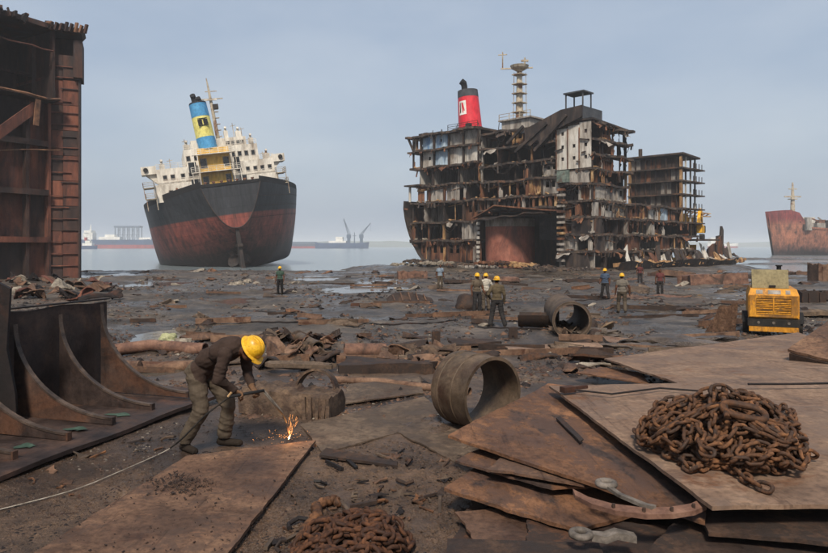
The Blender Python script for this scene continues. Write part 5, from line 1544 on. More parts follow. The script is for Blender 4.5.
    out.polygons.foreach_set("material_index", reg[lv[ls]].astype(np.int32))
    out.polygons.foreach_set("use_smooth", [True] * len(out.polygons))
    out.update()
    e = empty("person", loc, rz)
    tag(e, name_label, "person", group)
    link_mesh("body", out, None, e)
    if helmet:
        hm2 = MB()
        T = Matrix.Translation(hc + up * .055 - fw * .01 - Vector((0, 0, zc if abs(zc) < .12 else 0))) @ HM.to_4x4() @ Matrix.Scale(hs, 4)
        hm2.lathe([(.118, -.012), (.118, .0), (.116, .03), (.106, .065), (.084, .095), (.05, .114), (.015, .120), (0.0, .120)], 24, T @ Matrix.Diagonal((.93, 1.1, 1, 1)))
        hm2.lathe([(.112, -.010), (.138, -.022), (.140, -.018), (.116, -.002)], 24, T @ Matrix.Diagonal((.95, 1.12, 1, 1)))
        ho_ = hm2.build("helmet", M['helmet'], e, angle=50)
        pk = MB()
        P = [[T @ Vector((x, .115 + q * .06 * (1 - (x / .11) ** 2) + .01, -.012 - q * .014)) for q in (0, .5, 1)] for x in np.linspace(-.095, .095, 9)]
        pk.slab(P, T.to_3x3() @ Vector((0, 0, .005)))
        pk.build("helmet_peak", M['helmet'], ho_, smooth=False)
        for x in (-.035, 0, .035):
            rb = MB(); rb.tube([T @ Vector((x, .128 * math.cos(a) * (1 if abs(x) < .01 else .95), .124 * math.sin(a) - (0 if abs(x) < .01 else .006))) for a in np.linspace(.5, math.pi - .5, 11)], .007, 6); rb.build("helmet_ridge", M['helmet'], ho_, smooth=True)
    return e
def at_px(px, feet_y, d=None):
    if d is None: p = PG(px, feet_y)
    else: p = PD(px, feet_y, d)
    return (p.x, p.y, gz(p.x, p.y))
GRP = "yard workers out on the mud"
mid_walk = dict(kl=(-.15, .06, .50), al=(-.22, .02, .085), tl=(-.27, .18, .035), kr=(.15, -.02, .50), ar=(.24, -.12, .085), tr=(.29, .04, .035))
person("worker in grey brown shirt and dark trousers standing legs apart, back turned, hand on hip", at_px(497, 327, 22.3), R(8),
       dict(mid_walk, el=(-.33, -.08, 1.14), wl=(-.20, .06, .98)), ['shirt_khaki', 'trouser_dark', 'skin', 'boots', 'gloves', 'hair'], bare_arms=False, fold_seed=1)
person("worker in dusty brown shirt beside the man in the white shirt", at_px(477, 309, 28.2), R(-160),
       dict(wl=(-.24, .2, .95), el=(-.26, .03, 1.1)), ['shirt_greybrown', 'trouser_dark', 'skin', 'boots', 'skin', 'hair'], bare_arms=True, fold_seed=3)
person("worker in a loose white shirt with yellow helmet behind a brown shirted man", at_px(486, 304, 30.6), R(20),
       dict(el=(-.3, -.02, 1.13), er=(.32, -.02, 1.13), wr=(.27, .1, .93)), ['shirt_white', 'trouser_grey', 'skin', 'boots', 'skin', 'hair'], fold_seed=5, folds=.014)
person("worker in a green vest standing alone by the shore in front of the beached ship", at_px(280, 292.5, 41), R(170),
       dict(), ['shirt_green', 'trouser_black', 'skin', 'boots', 'skin', 'hair'], bare_arms=True, fold_seed=7)
person("worker in blue shirt and dark trousers looking down at the mud", at_px(605, 299.5, 36.5), R(150),
       dict(mid_walk, wr=(.22, .22, .98)), ['shirt_blue', 'trouser_dark', 'skin', 'boots', 'skin', 'hair'], bare_arms=True, fold_seed=9)
person("worker in pale grey shirt and muddy trousers walking away, facing the cut ship", at_px(622, 317.5, 28.6), R(-6),
       dict(al=(-.12, .14, .085), tl=(-.14, .3, .035), kl=(-.12, .16, .5), ar=(.11, -.16, .1), tr=(.12, .0, .035), er=(.3, -.08, 1.12), wr=(.31, -.04, .87)), ['shirt_grey', 'trouser_grey', 'skin', 'boots', 'skin', 'hair'], bare_arms=True, fold_seed=11)
person("bare headed worker in a dark red shirt and dark trousers", at_px(660, 294.5, 41.5), R(160),
       dict(), ['shirt_red', 'trouser_dark', 'skin', 'boots', 'skin', 'hair'], helmet=False, bare_arms=True, fold_seed=13)
person("bare headed man in a pale blue shirt near the rusty box by the waterline", at_px(440, 287, 45), R(200),
       dict(), ['shirt_lblue', 'trouser_grey', 'skin', 'boots', 'skin', 'hair'], helmet=False, bare_arms=True, fold_seed=15)
person("distant figure in reddish clothes among the flat plates before the cut ship", at_px(640, 283, 56), R(170),
       dict(), ['shirt_red', 'trouser_dark', 'skin', 'boots', 'skin', 'hair'], helmet=False, bare_arms=True, fold_seed=17, voxel=.02)

# the torch cutter: bent forward from the hips, arms down to the torch; local +y is his front
WLOC = PG(206, 449)
WRZ = R(-112)          # his front points to picture right, a little towards us
cut = dict(hip=(0, -.06, .87), waist=(0, .05, .99), chest=(0, .28, 1.11), neck=(0, .45, 1.15), head=(0, .58, 1.11),
           hl=(-.10, -.06, .84), kl=(-.16, .18, .47), al=(-.17, .12, .085), tl=(-.21, .29, .035),
           hr=(.10, -.06, .84), kr=(.14, .05, .45), ar=(.17, -.13, .085), tr=(.22, .03, .035),
           sl=(-.18, .40, 1.10), el=(-.23, .38, .83), wl=(-.10, .54, .70), sr=(.18, .40, 1.10), er=(.23, .35, .83), wr=(.06, .44, .68),
           face=(0, .55, -.83), up=(0, .83, .55))
HL_ = dict(dir=(.25, .75, -.45), side=(.6, -.5, .3), curl=.95)
HR_ = dict(dir=(-.2, .85, -.35), side=(.5, .3, .6), curl=.95)
person("worker bent over in dark shirt and yellow helmet cutting a plate with a torch", (WLOC.x, WLOC.y, gz(WLOC.x, WLOC.y) + .01), WRZ, cut,
       ['shirt_brown', 'trouser_grey', 'skin', 'boots', 'gloves', 'hair'], voxel=.0085, folds=.011, hands=dict(l=HL_, r=HR_), fold_seed=2, bare_arms=False, hs=1.02).scale = (1.09,) * 3
# ------------------------------------------------------------------ foreground plates and scrap
def warped_plate(name, corners, mat, th=.035, nu=26, nv=18, jag=.02, warp=.02, seed=1, label=None, cat="steel plate", group=None):
    """flame-cut plate: corner order a(near left) b(near right) c(far right) d(far left); edges torn, surface slightly buckled"""
    a, b, c, d = [Vector(p) for p in corners]
    cen = (a + b + c + d) / 4
    P = []
    for i in range(nu + 1):
        row = []
        for j in range(nv + 1):
            u, v = i / nu, j / nv
            p = a.lerp(b, u).lerp(d.lerp(c, u), v)
            e = min(u, 1 - u, v, 1 - v)
            if e < 1e-6:
                p = p + (cen - p).normalized() * jag * (float(fbm(p.x * 6 + seed, p.y * 6, 3, seed)) + .3)
            p.z += warp * float(fbm(p.x * .9 + seed * 3, p.y * .9, 3, seed + 5))
            row.append(p - cen)
        P.append(row)
    mb = MB(); mb.slab(P[::-1], (0, 0, -th))
    o = mb.build(name, M[mat], loc=cen)
    if label: tag(o, label, cat, group)
    return o
def Pz(px, py, z): return PZ(px, py, z)
# plate being cut, at the left
z = .075
warped_plate("steel_plate", [(-3.2, 3.3, z), (-1.58, 3.3, z), Pz(316, 440, z), Pz(186, 455, z)], 'plate_brown', .03, 50, 70, .022, .02, 3,
             "broad brown steel plate on the mud being cut by the bent worker")
# flat sheets between the cutter and the pipe ring
warped_plate("steel_sheet", [Pz(322, 452, .03), Pz(452, 418, .03), Pz(424, 397, .03), Pz(300, 425, .03)], 'plate_grey', .02, 20, 14, .03, .03, 5,
             "mud caked flat sheet on the ground beyond the cutting sparks", "steel sheet")
warped_plate("steel_sheet", [Pz(318, 455, .055), Pz(398, 466, .055), Pz(400, 462, .055), Pz(325, 448, .055)], 'plate_dark', .03, 14, 4, .03, .02, 6,
             "thin dark strip of plate lying off the corner of the cut plate", "steel strip")
warped_plate("steel_sheet", [Pz(396, 432, .025), Pz(470, 470, .025), Pz(520, 440, .025), Pz(440, 408, .025)], 'plate_grey', .02, 16, 12, .03, .03, 7,
             "mud caked flat sheet under the near rim of the pipe ring", "steel sheet")
warped_plate("steel_sheet", [Pz(336, 404, .03), Pz(424, 392, .03), Pz(420, 376, .03), Pz(350, 384, .03)], 'plate_grey', .02, 14, 8, .04, .03, 8,
             "mud caked flat sheet between the pipe ring and the lumpy scrap block", "steel sheet")
# stack of plates at the right, from the bottom up
S = "stacked plates at the right"
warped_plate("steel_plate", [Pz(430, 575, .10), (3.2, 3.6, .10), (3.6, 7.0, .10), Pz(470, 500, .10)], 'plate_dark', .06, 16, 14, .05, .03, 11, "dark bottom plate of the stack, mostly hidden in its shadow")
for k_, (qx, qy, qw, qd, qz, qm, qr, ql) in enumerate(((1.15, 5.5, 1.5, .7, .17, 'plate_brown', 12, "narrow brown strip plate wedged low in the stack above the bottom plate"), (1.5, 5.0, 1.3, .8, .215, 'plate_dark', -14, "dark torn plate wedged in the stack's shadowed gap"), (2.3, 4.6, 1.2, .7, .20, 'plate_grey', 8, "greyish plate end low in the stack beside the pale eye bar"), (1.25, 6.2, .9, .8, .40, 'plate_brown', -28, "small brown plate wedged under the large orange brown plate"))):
    c_, s_ = math.cos(R(qr)), math.sin(R(qr))
    warped_plate("steel_plate", [(qx + c_ * a_ * qw / 2 - s_ * b_ * qd / 2, qy + s_ * a_ * qw / 2 + c_ * b_ * qd / 2, qz) for a_, b_ in ((-1, -1), (1, -1), (1, 1), (-1, 1))], qm, .022, 30, 18, .04, .02, 60 + k_, ql)
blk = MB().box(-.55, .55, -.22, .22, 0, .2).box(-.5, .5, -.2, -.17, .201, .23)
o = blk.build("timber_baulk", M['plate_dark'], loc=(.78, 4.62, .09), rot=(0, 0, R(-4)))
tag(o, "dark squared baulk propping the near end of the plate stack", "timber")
warped_plate("steel_plate", [Pz(443, 488, .27), Pz(578, 530, .27), (2.8, 6.0, .27), (1.6, 8.2, .27)], 'plate_orange', .03, 50, 36, .03, .022, 12, "orange rusty plate second from the bottom of the stack, doubled edge")
warped_plate("steel_plate", [Pz(455, 461, .345), Pz(552, 489, .345), (3.0, 6.0, .345), (1.5, 8.0, .345)], 'plate_orange', .022, 50, 30, .035, .02, 14, "short orange plate with a torn pale corner in the middle of the stack")
warped_plate("steel_plate", [Pz(447, 436, .46), Pz(705, 522, .44), (3.9, 8.6, .46), Pz(548, 383, .47)], 'plate_orange', .03, 60, 44, .022, .022, 16, "large orange brown plate with dark scale patches, second from the top of the stack")
warped_plate("steel_plate", [Pz(712, 507, .60), (5.2, 4.82, .60), (6.2, 9.0, .62), Pz(548, 385, .585)], 'plate_tan', .03, 60, 44, .016, .018, 18, "large tan plate on top of the stack carrying the chain heap")
warped_plate("steel_plate", [Pz(708, 532, .42), (3.9, 4.30, .42), (4.6, 5.6, .42), (2.3, 5.6, .42)], 'plate_dark', .03, 30, 20, .02, .015, 20, "brown plate corner darkened for shade, jutting out under the near edge of the top plate")  # dark material puts the shade under the top plate into its colour
warped_plate("steel_plate", [Pz(600, 600, .33), (3.0, 3.8, .33), (3.9, 5.4, .33), (2.1, 5.2, .33)], 'plate_dark', .03, 16, 12, .05, .03, 22, "plate darkened for shade, low in the stack below the jutting corner plate")  # likewise coloured dark to give the shaded gap below
warped_plate("steel_plate", [Pz(604, 358, .30), Pz(690, 388, .42), (7.5, 9.2, .5), (9.6, 16.5, .30)], 'plate_tan', .03, 40, 30, .02, .03, 24, "broad tan plate lying behind the stack, level with the chain heap")
warped_plate("steel_sheet", [Pz(576, 372, .12), Pz(650, 384, .2), Pz(640, 372, .2), Pz(600, 366, .12)], 'plate_orange', .02, 10, 6, .05, .03, 25, "small pointed orange sheet beside the far plate", "steel sheet")
mb = MB()   # leaning thick plate at the right edge
o = warped_plate("box_girder", [(0, 0, 0), (2.6, 0, 0), (2.6, 1.7, 0), (0, 1.7, 0)], 'plate_brown', .05, 14, 10, .03, .03, 27)
pp = PD(812, 345, 11.6)
o.location = (pp.x + 1.25, pp.y + .3, pp.z + .12); o.rotation_euler = (R(8), R(-16), R(34))
tag(o, "thick brown girder plate tilted up at the end of the far plate", "steel plate")
o2 = MB()
o2.box(-1.3, 1.3, -.86, -.8, -.42, -.055); o2.box(-1.32, -1.26, -.79, .8, -.42, -.055); o2.box(-1.2, 1.3, .1, .15, -.40, -.055)
o2.build("girder_web", M['plate_dark'], o)
# bits lying on the top plates
warped_plate("steel_strip", [Pz(556, 418, .50), Pz(580, 442, .50), Pz(584, 440, .50), Pz(560, 416, .50)], 'plate_dark', .015, 8, 3, .02, .02, 29, "short dark strip lying on the large orange brown plate", "steel strip")
rod = MB(); rod.tube([Pz(575, 390, .655), Pz(612, 394, .65), Pz(660, 388, .65), Pz(700, 391, .655)], .012, 6)
tag(rod.build("bent_rod", M['steel_black']), "dark bent rod on the top plate running behind the chain heap", "rod")
rod = MB(); rod.tube([Pz(748, 384, .69), Pz(790, 384, .69), Pz(840, 383, .69)], .015, 6)
tag(rod.build("round_bar", M['steel_black']), "straight dark bar on the plates to the side of the chain heap", "bar")
rod = MB(); rod.box(-.09, .09, -.05, .05, 0, .07).box(-.02, .3, -.02, .02, .02, .06)
tag(rod.build("bolt_lug", M['steel_black'], loc=Pz(568, 392, .62), rot=(0, 0, R(25))), "small dark lug with a pin on the far corner of the top plate", "lug")
# ------------------------------------------------------------------ pipe ring
cx = PG(474, 430)
t = empty("pipe_ring", (cx.x + .03, cx.y + .1, gz(cx.x, cx.y)), R(36))
tag(t, "short wide grey brown ring of cut pipe standing on its side", "pipe ring")
RR, RL = .49, .70
T = Matrix.Translation((0, RL / 2, RR)) @ Matrix.Rotation(R(90), 4, 'X')
rg = MB(); rg.lathe([(RR, 0), (RR + .012, .05), (RR + .004, .1), (RR, .2), (RR + .006, .33), (RR, .5), (RR + .008, .7), (RR, RL), (RR - .035, RL), (RR - .035, 0), (RR, 0)], 72, T)
rg.build("pipe_wall", M['ring'], t, angle=30)
for zz in (.12, .4):
    rg = MB(); rg.lathe([(RR + .002, zz), (RR + .016, zz + .012), (RR + .002, zz + .024)], 72, T); rg.build("weld_seam", M['ring'], t, smooth=True)
# ------------------------------------------------------------------ chains
def link_mesh_data(name, ln, wd, r, mat):
    pts = []
    s = (ln - wd) / 2
    rr = wd / 2 - r
    for i in range(7): a = -math.pi / 2 + math.pi * i / 6; pts.append((s + rr * math.cos(a), rr * math.sin(a), 0))
    for i in range(7): a = math.pi / 2 + math.pi * i / 6; pts.append((-s + rr * math.cos(a), rr * math.sin(a), 0))
    mb = MB(); mb.tube(pts, r, 7, closed=True)
    me = mb.mesh(name, smooth=True); me.materials.append(M[mat]); return me
def chain_links(path, pitch, rnd):
    """resample a path; returns link matrices with alternate roll"""
    pts = [Vector(p) for p in path]
    out = []
    acc = [0]
    for a, b in zip(pts[:-1], pts[1:]): acc.append(acc[-1] + (b - a).length)
    n = int(acc[-1] / pitch)
    j = 0
    prev = None
    for i in range(n + 1):
        s = i * pitch
        while j < len(acc) - 2 and acc[j + 1] < s: j += 1
        q = (s - acc[j]) / max(acc[j + 1] - acc[j], 1e-6)
        p = pts[j].lerp(pts[j + 1], q)
        if prev is not None:
            d = (p - prev)
            if d.length > 1e-5:
                d.normalize()
                roll = (R(42) if i % 2 else R(-48)) + rnd.uniform(-.35, .35)
                x = d; y = Vector((0, 0, 1)).cross(x)
                y = y.normalized() if y.length > 1e-3 else Vector((0, 1, 0))
                zz = x.cross(y)
                Mx = Matrix((x, y, zz)).transposed().to_4x4() @ Matrix.Rotation(roll, 4, 'X')
                Mx.translation = (p + prev) / 2 + Vector((rnd.uniform(-.004, .004), rnd.uniform(-.004, .004), 0))
                out.append(Mx)
        prev = p
    return out
def heap(cx_, cy_, zb, rx, ry, H, seed):
    def h(x, y):
        q = ((x - cx_) / rx) ** 2 + ((y - cy_) / ry) ** 2
        return zb + H * max(0, 1 - q) ** .62 * (1 + .5 * float(fbm(x * 2.4 + 3.3, y * 2.4, 2, seed)))
    return h
def heap_path(h, cx_, cy_, rx, ry, length, rnd, lift=.03, step=.03):
    """a wandering line that keeps doubling back over the heap"""
    p = Vector((cx_ + rx * rnd.uniform(-.6, .6), cy_ + ry * rnd.uniform(-.6, .6), 0))
    a = rnd.uniform(0, 6.28); w_ = 0.0
    out = []
    L = 0
    while L < length:
        w_ = w_ * .92 + rnd.uniform(-.22, .22)
        q = Vector(((p.x - cx_) / rx, (p.y - cy_) / ry, 0))
        if q.length > .86:
            tgt = math.atan2(-q.y, -q.x); df = (tgt - a + math.pi) % (2 * math.pi) - math.pi
            a += max(-.35, min(.35, df))
        a += max(-.25, min(.25, w_))
        p = p + Vector((math.cos(a), math.sin(a), 0)) * step
        out.append(Vector((p.x, p.y, h(p.x, p.y) + lift + .025 * math.sin(L * 2.3) + rnd.uniform(-.004, .004))))
        L += step
    return out
def raster_path(h, cx_, cy_, rx, ry, gap, ang, rnd, lift=.02, step=.03):
    """chain flaked to and fro across the heap"""
    ca, sa = math.cos(ang), math.sin(ang)
    out = []
    n = int(2 / gap * max(rx, ry) * .96)
    for i in range(n):
        v = -1 + 2 * (i + .5) / n
        w_ = math.sqrt(max(0.02, 1 - v * v)) * rnd.uniform(.86, 1.02)
        m = max(6, int(2 * w_ * max(rx, ry) / step))
        ph = rnd.uniform(0, 6.28)
        for k in range(m + 1):
            u = (-w_ + 2 * w_ * k / m) * (1 if i % 2 else -1)
            vv = v + .09 * math.sin(u * 5 + ph) + .05 * math.sin(u * 11 + ph * 2)
            x = cx_ + rx * (u * ca - vv * sa); y = cy_ + ry * (u * sa + vv * ca)
            out.append(Vector((x, y, h(x, y) + lift + .016 * math.sin(u * 9 + ph))))
    return out
def chain(name, label, paths, me, pitch, rnd, cap=300, core=None, org=(0, 0, 0)):
    t = empty(name, org)
    tag(t, label, "chain")
    cnt = 0
    for pth in paths:
        for Mx in chain_links(pth, pitch, rnd):
            if cnt >= cap: break
            o = bpy.data.objects.new("link", me); COL.objects.link(o); o.parent = t
            Mx = Matrix.Translation(-Vector(org)) @ Mx
            o.matrix_local = Mx
            cnt += 1
    if core:                  # deeper layers of the same heap, too hidden to pick apart
        vs_ = np.array([v.co[:] for v in me.vertices]); fs = [tuple(p.vertices) for p in me.polygons]
        mb = MB()
        for pth in core:
            for Mx in chain_links(pth, pitch, rnd):
                A = np.array(Matrix.Translation(-Vector(org)) @ Mx)
                mb.add([tuple(q) for q in (vs_ @ A[:3, :3].T + A[:3, 3])], fs)
        o = mb.build("buried_links", me.materials[0], t, smooth=True); o["kind"] = "stuff"
    return t
rnd = random.Random(5)
me_l = link_mesh_data("chain_link", .152, .100, .0160, 'chain')
C0 = (2.78, 6.0, .62)
h = heap(C0[0], C0[1], .60, .74, .90, .40, 3)
hlow = heap(C0[0], C0[1], .60, .72, .86, .28, 3)
hin = heap(C0[0], C0[1], .60, .70, .84, .14, 3)
tail = [Vector(Pz(px, py, .645)) for (px, py) in ((690, 440), (680, 462), (694, 470), (712, 462), (730, 466), (748, 480), (764, 488), (776, 490))]
tail2 = [Vector(Pz(px, py, .645)) for (px, py) in ((668, 418), (650, 430), (641, 440), (650, 447), (668, 449), (684, 452))]
tail3 = [Vector(Pz(px, py, .65)) for (px, py) in ((772, 446), (786, 440), (795, 428), (792, 412), (778, 404))]
chain("anchor_chain", "heap of rusty chain piled on top of the large tan plate",
      [tail, tail2, tail3, raster_path(h, C0[0], C0[1], .66, .82, .14, .35, rnd, .02), heap_path(h, C0[0], C0[1], .62, .80, 9, rnd, .05), heap_path(h, C0[0] - .1, C0[1] + .05, .5, .6, 6, rnd, .085)], me_l, .100, rnd, 300,
      core=[raster_path(hlow, C0[0], C0[1], .64, .78, .10, .8, rnd, .02), raster_path(hin, C0[0], C0[1], .62, .76, .10, 2.2, rnd, .0)], org=C0)
pz = Vector((2.80, 5.60, h(2.80, 5.60) + .12))
t = empty("shackle", pz, rot=(R(30), R(10), R(-12)))
tag(t, "large flat rusty shackle lying on the chain heap", "shackle")
sh_ = MB(); sh_.tube([(.10 * math.cos(a) + (.07 if math.cos(a) > 0 else -.07), .075 * math.sin(a), 0) for a in np.linspace(0, 2 * math.pi, 25)[:-1]], .03, 8, closed=True); sh_.build("bow", M['chain'], t, smooth=True)
MB().tube([(-.15, -.12, 0), (-.15, .12, 0)], .024, 8).tube([(-.15, .121, 0), (-.15, .15, 0)], .04, 6).build("pin", M['chain'], t)
# second heap on the ground, bottom centre
me_2 = link_mesh_data("chain_link", .136, .092, .0175, 'chain_dark')
C1 = (PG(352, 545).x, 5.2, gz(-.5, 5.2))
h2 = heap(C1[0], C1[1], C1[2], .46, .60, .22, 9)
h2l = heap(C1[0], C1[1], C1[2], .42, .56, .14, 9)
chain("mooring_chain", "heap of dark muddy chain on the ground beside the cut plate",
      [raster_path(h2, C1[0], C1[1], .44, .58, .13, .4, rnd, .02), heap_path(h2, C1[0], C1[1], .4, .54, 9, rnd, .045)], me_2, .090, rnd, 240,
      core=[heap_path(h2l, C1[0], C1[1], .42, .56, 16, rnd, .02)], org=C1)
def rope_coil(label, pts, r, mat):
    mb = MB()
    P = []
    for k in range(len(pts) - 1):
        for i in range(8): P.append(Vector(pts[k]).lerp(Vector(pts[k + 1]), i / 8))
    rs = [r * (1 + .22 * math.sin(i * 1.9)) for i in range(len(P))]
    P = [p + Vector((.008 * math.sin(i * 1.7), .008 * math.cos(i * 2.1), .006 * math.sin(i))) for i, p in enumerate(P)]
    mb.tube(P, rs, 8)
    return tag(mb.build("rope_end", M[mat], smooth=True), label, "rope")
rope_coil("thick frayed orange brown rope lying along the muddy chain heap", [(p.x, p.y, p.z + .05) for p in (PG(297, 552), PG(306, 534), PG(318, 522), PG(316, 512), PG(330, 505), PG(342, 508))], .045, 'chain')
# ------------------------------------------------------------------ brake shoe with eyes, eye bolt
t = empty("brake_band", Pz(640, 512, .50))
tag(t, "curved rusty brake band with a pale eye lever resting on the plate edge", "brake band")
pts = []
A = [(-.42, .26), (-.34, .10), (-.20, -.02), (0, -.085), (.2, -.085), (.38, -.03), (.5, .06)]
P = [[(x, y - .035, .03 + .02 * abs(x)), (x, y + .045, .05 + .02 * abs(x))] for (x, y) in A]
MB().slab(P, (0, 0, -.035)).build("band", M['pipe_red'], t)
for k, (x, y) in enumerate(A[2:6]):
    MB().tube([(x, y, .02), (x, y, .065 + .02 * abs(x))], .013, 8).build("rivet", M['plate_dark'], t)
def eye(par, c, r, rr, name="eye"):
    mb = MB(); mb.tube([(c[0] + r * math.cos(a), c[1] + r * math.sin(a), c[2]) for a in np.linspace(0, 2 * math.pi, 17)[:-1]], rr, 8, closed=True)
    return mb.build(name, M['worn_grey'], par, smooth=True)
eye(t, (-.16, .30, .10), .062, .026)
lv = MB(); lv.slab([[(-.185, .235, .11), (-.145, .235, .11)], [(-.13, .12, .09), (-.09, .13, .09)], [(.0, -.03, .07), (.045, -.01, .07)], [(.06, -.07, .07), (.10, -.05, .07)]], (0, 0, -.025)); lv.build("lever", M['worn_grey'], t)
t = empty("eye_bar", PZ(588, 541, .36))
tag(t, "pale cast bar with a round eye lying at the foot of the plate stack", "eye bar")
eye(t, (-.05, 0, .05), .062, .027)
MB().slab([[(.02, -.03, .06), (.02, .035, .06)], [(.12, -.05, .05), (.12, .04, .05)], [(.2, -.03, .07), (.2, .06, .07)], [(.34, -.02, .04), (.34, .05, .04)]], (0, 0, -.05)).build("bar", M['worn_grey'], t)
# ------------------------------------------------------------------ torch, hose, sparks
WM = Matrix.Translation((WLOC.x, WLOC.y, gz(WLOC.x, WLOC.y) + .01)) @ Matrix.Rotation(WRZ, 4, 'Z') @ Matrix.Scale(1.09, 4)
hand_l = WM @ Vector((-.06, .615, .665)); hand_r = WM @ Vector((.04, .53, .655))
tip = PZ(289, 438, .10)
gr = WM @ Vector((.06, .30, .70))
t = empty("cutting_torch", gr)
tag(t, "long gas cutting torch held by the bent worker, tip on the plate", "torch")
dv_ = (hand_l - hand_r).normalized()
back = hand_r - dv_ * .16; front = hand_l + dv_ * .10
tb = MB(); tb.tube([back - gr, front - gr], .019, 8); tb.build("handle", M['black'], t, smooth=True)
nk = front + (tip + Vector((0, 0, .22)) - front) * .72
tb = MB(); tb.tube([front - gr, nk - gr, tip + Vector((-.02, 0, .17)) - gr], .011, 6); tb.tube([front + Vector((0, 0, -.028)) - gr, nk + Vector((0, 0, -.028)) - gr], .008, 6); tb.build("gas_tube", M['worn_grey'], t, smooth=True)
tb = MB(); tb.tube([tip + Vector((-.03, 0, .20)) - gr, tip + Vector((0, 0, .03)) - gr], [.02, .011], 8); tb.build("nozzle", M['plate_dark'], t, smooth=True)
tb = MB(); tb.tube([back - gr + Vector((-.02, 0, .0)), back - gr + Vector((.02, 0, .05))], .014, 6); tb.build("valve", M['ochre'], t)
hz = MB()
h0 = back
hp = [h0, h0 + Vector((-.16, .02, -.12)), WM @ Vector((.24, .16, .42)), WM @ Vector((.30, -.05, .2)), WM @ Vector((.26, -.25, .06)), PG(160, 456), PG(120, 474), PG(70, 492), PG(-20, 516)]
hp = [Vector(p) for p in hp]
for i in range(5, 9): hp[i].z = gz(hp[i].x, hp[i].y) + .02
sm_ = []
for i in range(len(hp) - 1):
    p0, p1, p2, p3 = hp[max(i - 1, 0)], hp[i], hp[i + 1], hp[min(i + 2, len(hp) - 1)]
    for k in range(10):
        q = k / 10
        v = .5 * ((2 * p1) + (p2 - p0) * q + (2 * p0 - 5 * p1 + 4 * p2 - p3) * q * q + (3 * p1 - p0 - 3 * p2 + p3) * q ** 3)
        if i >= 4: v.z = max(v.z, gz(v.x, v.y) + .012)
        sm_.append(v)
hz.tube(sm_[:42], .011, 6)
tag(hz.build("gas_hose", M['rubber'], smooth=True), "dark gas hose trailing from the torch down behind the worker", "hose")
hz = MB(); hz.tube(sm_[40:], .006, 6)
tag(hz.build("steel_cable", M['cable_pale'], smooth=True), "pale frayed cable stretched over the mud beside the bracket panel", "cable")
# sparks: a jet thrown up from the cut and grains rolling over the plate
sp = MB()
rs = random.Random(8)
for k in range(46):
    a = rs.gauss(1.15, .2); l = rs.random() ** 1.6 * .26; el_ = rs.uniform(.02, .07)
    v = Vector((math.cos(a) * .55, rs.uniform(-.12, .12), math.sin(a)))
    p = tip + v * l + Vector((rs.uniform(-.008, .008), 0, 0))
    sp.bar(p, p + v * el_, rs.uniform(.0006, .0012))
for k in range(70):
    a = rs.uniform(0, 6.28); l = rs.random() ** 2 * .42
    p = tip + Vector((math.cos(a) * l - .06, math.sin(a) * l * .7, rs.uniform(-.01, .02) + .04 * rs.random() ** 3))
    sp.bar(p, p + Vector((rs.uniform(-.012, .012), rs.uniform(-.012, .012), rs.uniform(0, .006))), rs.uniform(.0007, .0016))
t = sp.build("cutting_sparks", M['spark'])
tag(t, "orange jet of sparks flying from the cutting torch tip", "sparks", kind="stuff")
sc_ = MB(); sc_.lathe([(0, -.02), (.010, 0), (.006, .015), (.002, .035), (0, .045)], 8, Matrix.Translation(tip) @ Matrix.Rotation(R(22), 4, 'Y'))
tag(sc_.build("cutting_flame", M['spark_core'], smooth=True), "small white hot flame at the torch tip", "flame")
pl_ = bpy.data.lights.new("flame_glow", 'POINT'); pl_.energy = 3.0; pl_.color = (1, .45, .16); pl_.shadow_soft_size = .03
plo = bpy.data.objects.new("flame_glow", pl_); COL.objects.link(plo); plo.location = tip + Vector((.02, -.03, .07))

# small scrap on the bare ground between the near plates, each piece its own
rg3 = random.Random(44)
small = []
for k in range(6):
    q = random.Random(70 + k); mb = MB()
    if k % 3 == 0: mb.bar((-.09, 0, .012), (.09, q.uniform(-.02, .02), .02), .022, .02)
    elif k % 3 == 1: mb.slab([[(-.06 + .03 * i, -.04 * q.uniform(.5, 1.2), .012 * math.sin(i)), (-.06 + .03 * i, .04 * q.uniform(.5, 1.2), .02 * math.cos(i * 1.7) + .01)] for i in range(5)], (0, 0, -.008))
    else: mb.tube([(-.05, 0, .015), (-.01, .03, .02), (.04, .0, .03), (.06, -.04, .015)], .012, 6)
    small.append(mb.mesh("scrap_bit"))
MK = [("the muddy chain heap", (352, 535)), ("the thin dark strip of plate", (360, 457)), ("the cut plate's right edge", (285, 500)), ("the plate stack's left corner", (440, 500)), ("the pipe ring's near sheet", (440, 440)), ("the taut cable", (110, 480)), ("the edge of the bracket panel", (120, 440)), ("the cutter's boots", (215, 452))]
MK = [(a_, PG(*b_)) for a_, b_ in MK]
mm_ = {}
n_ = 0
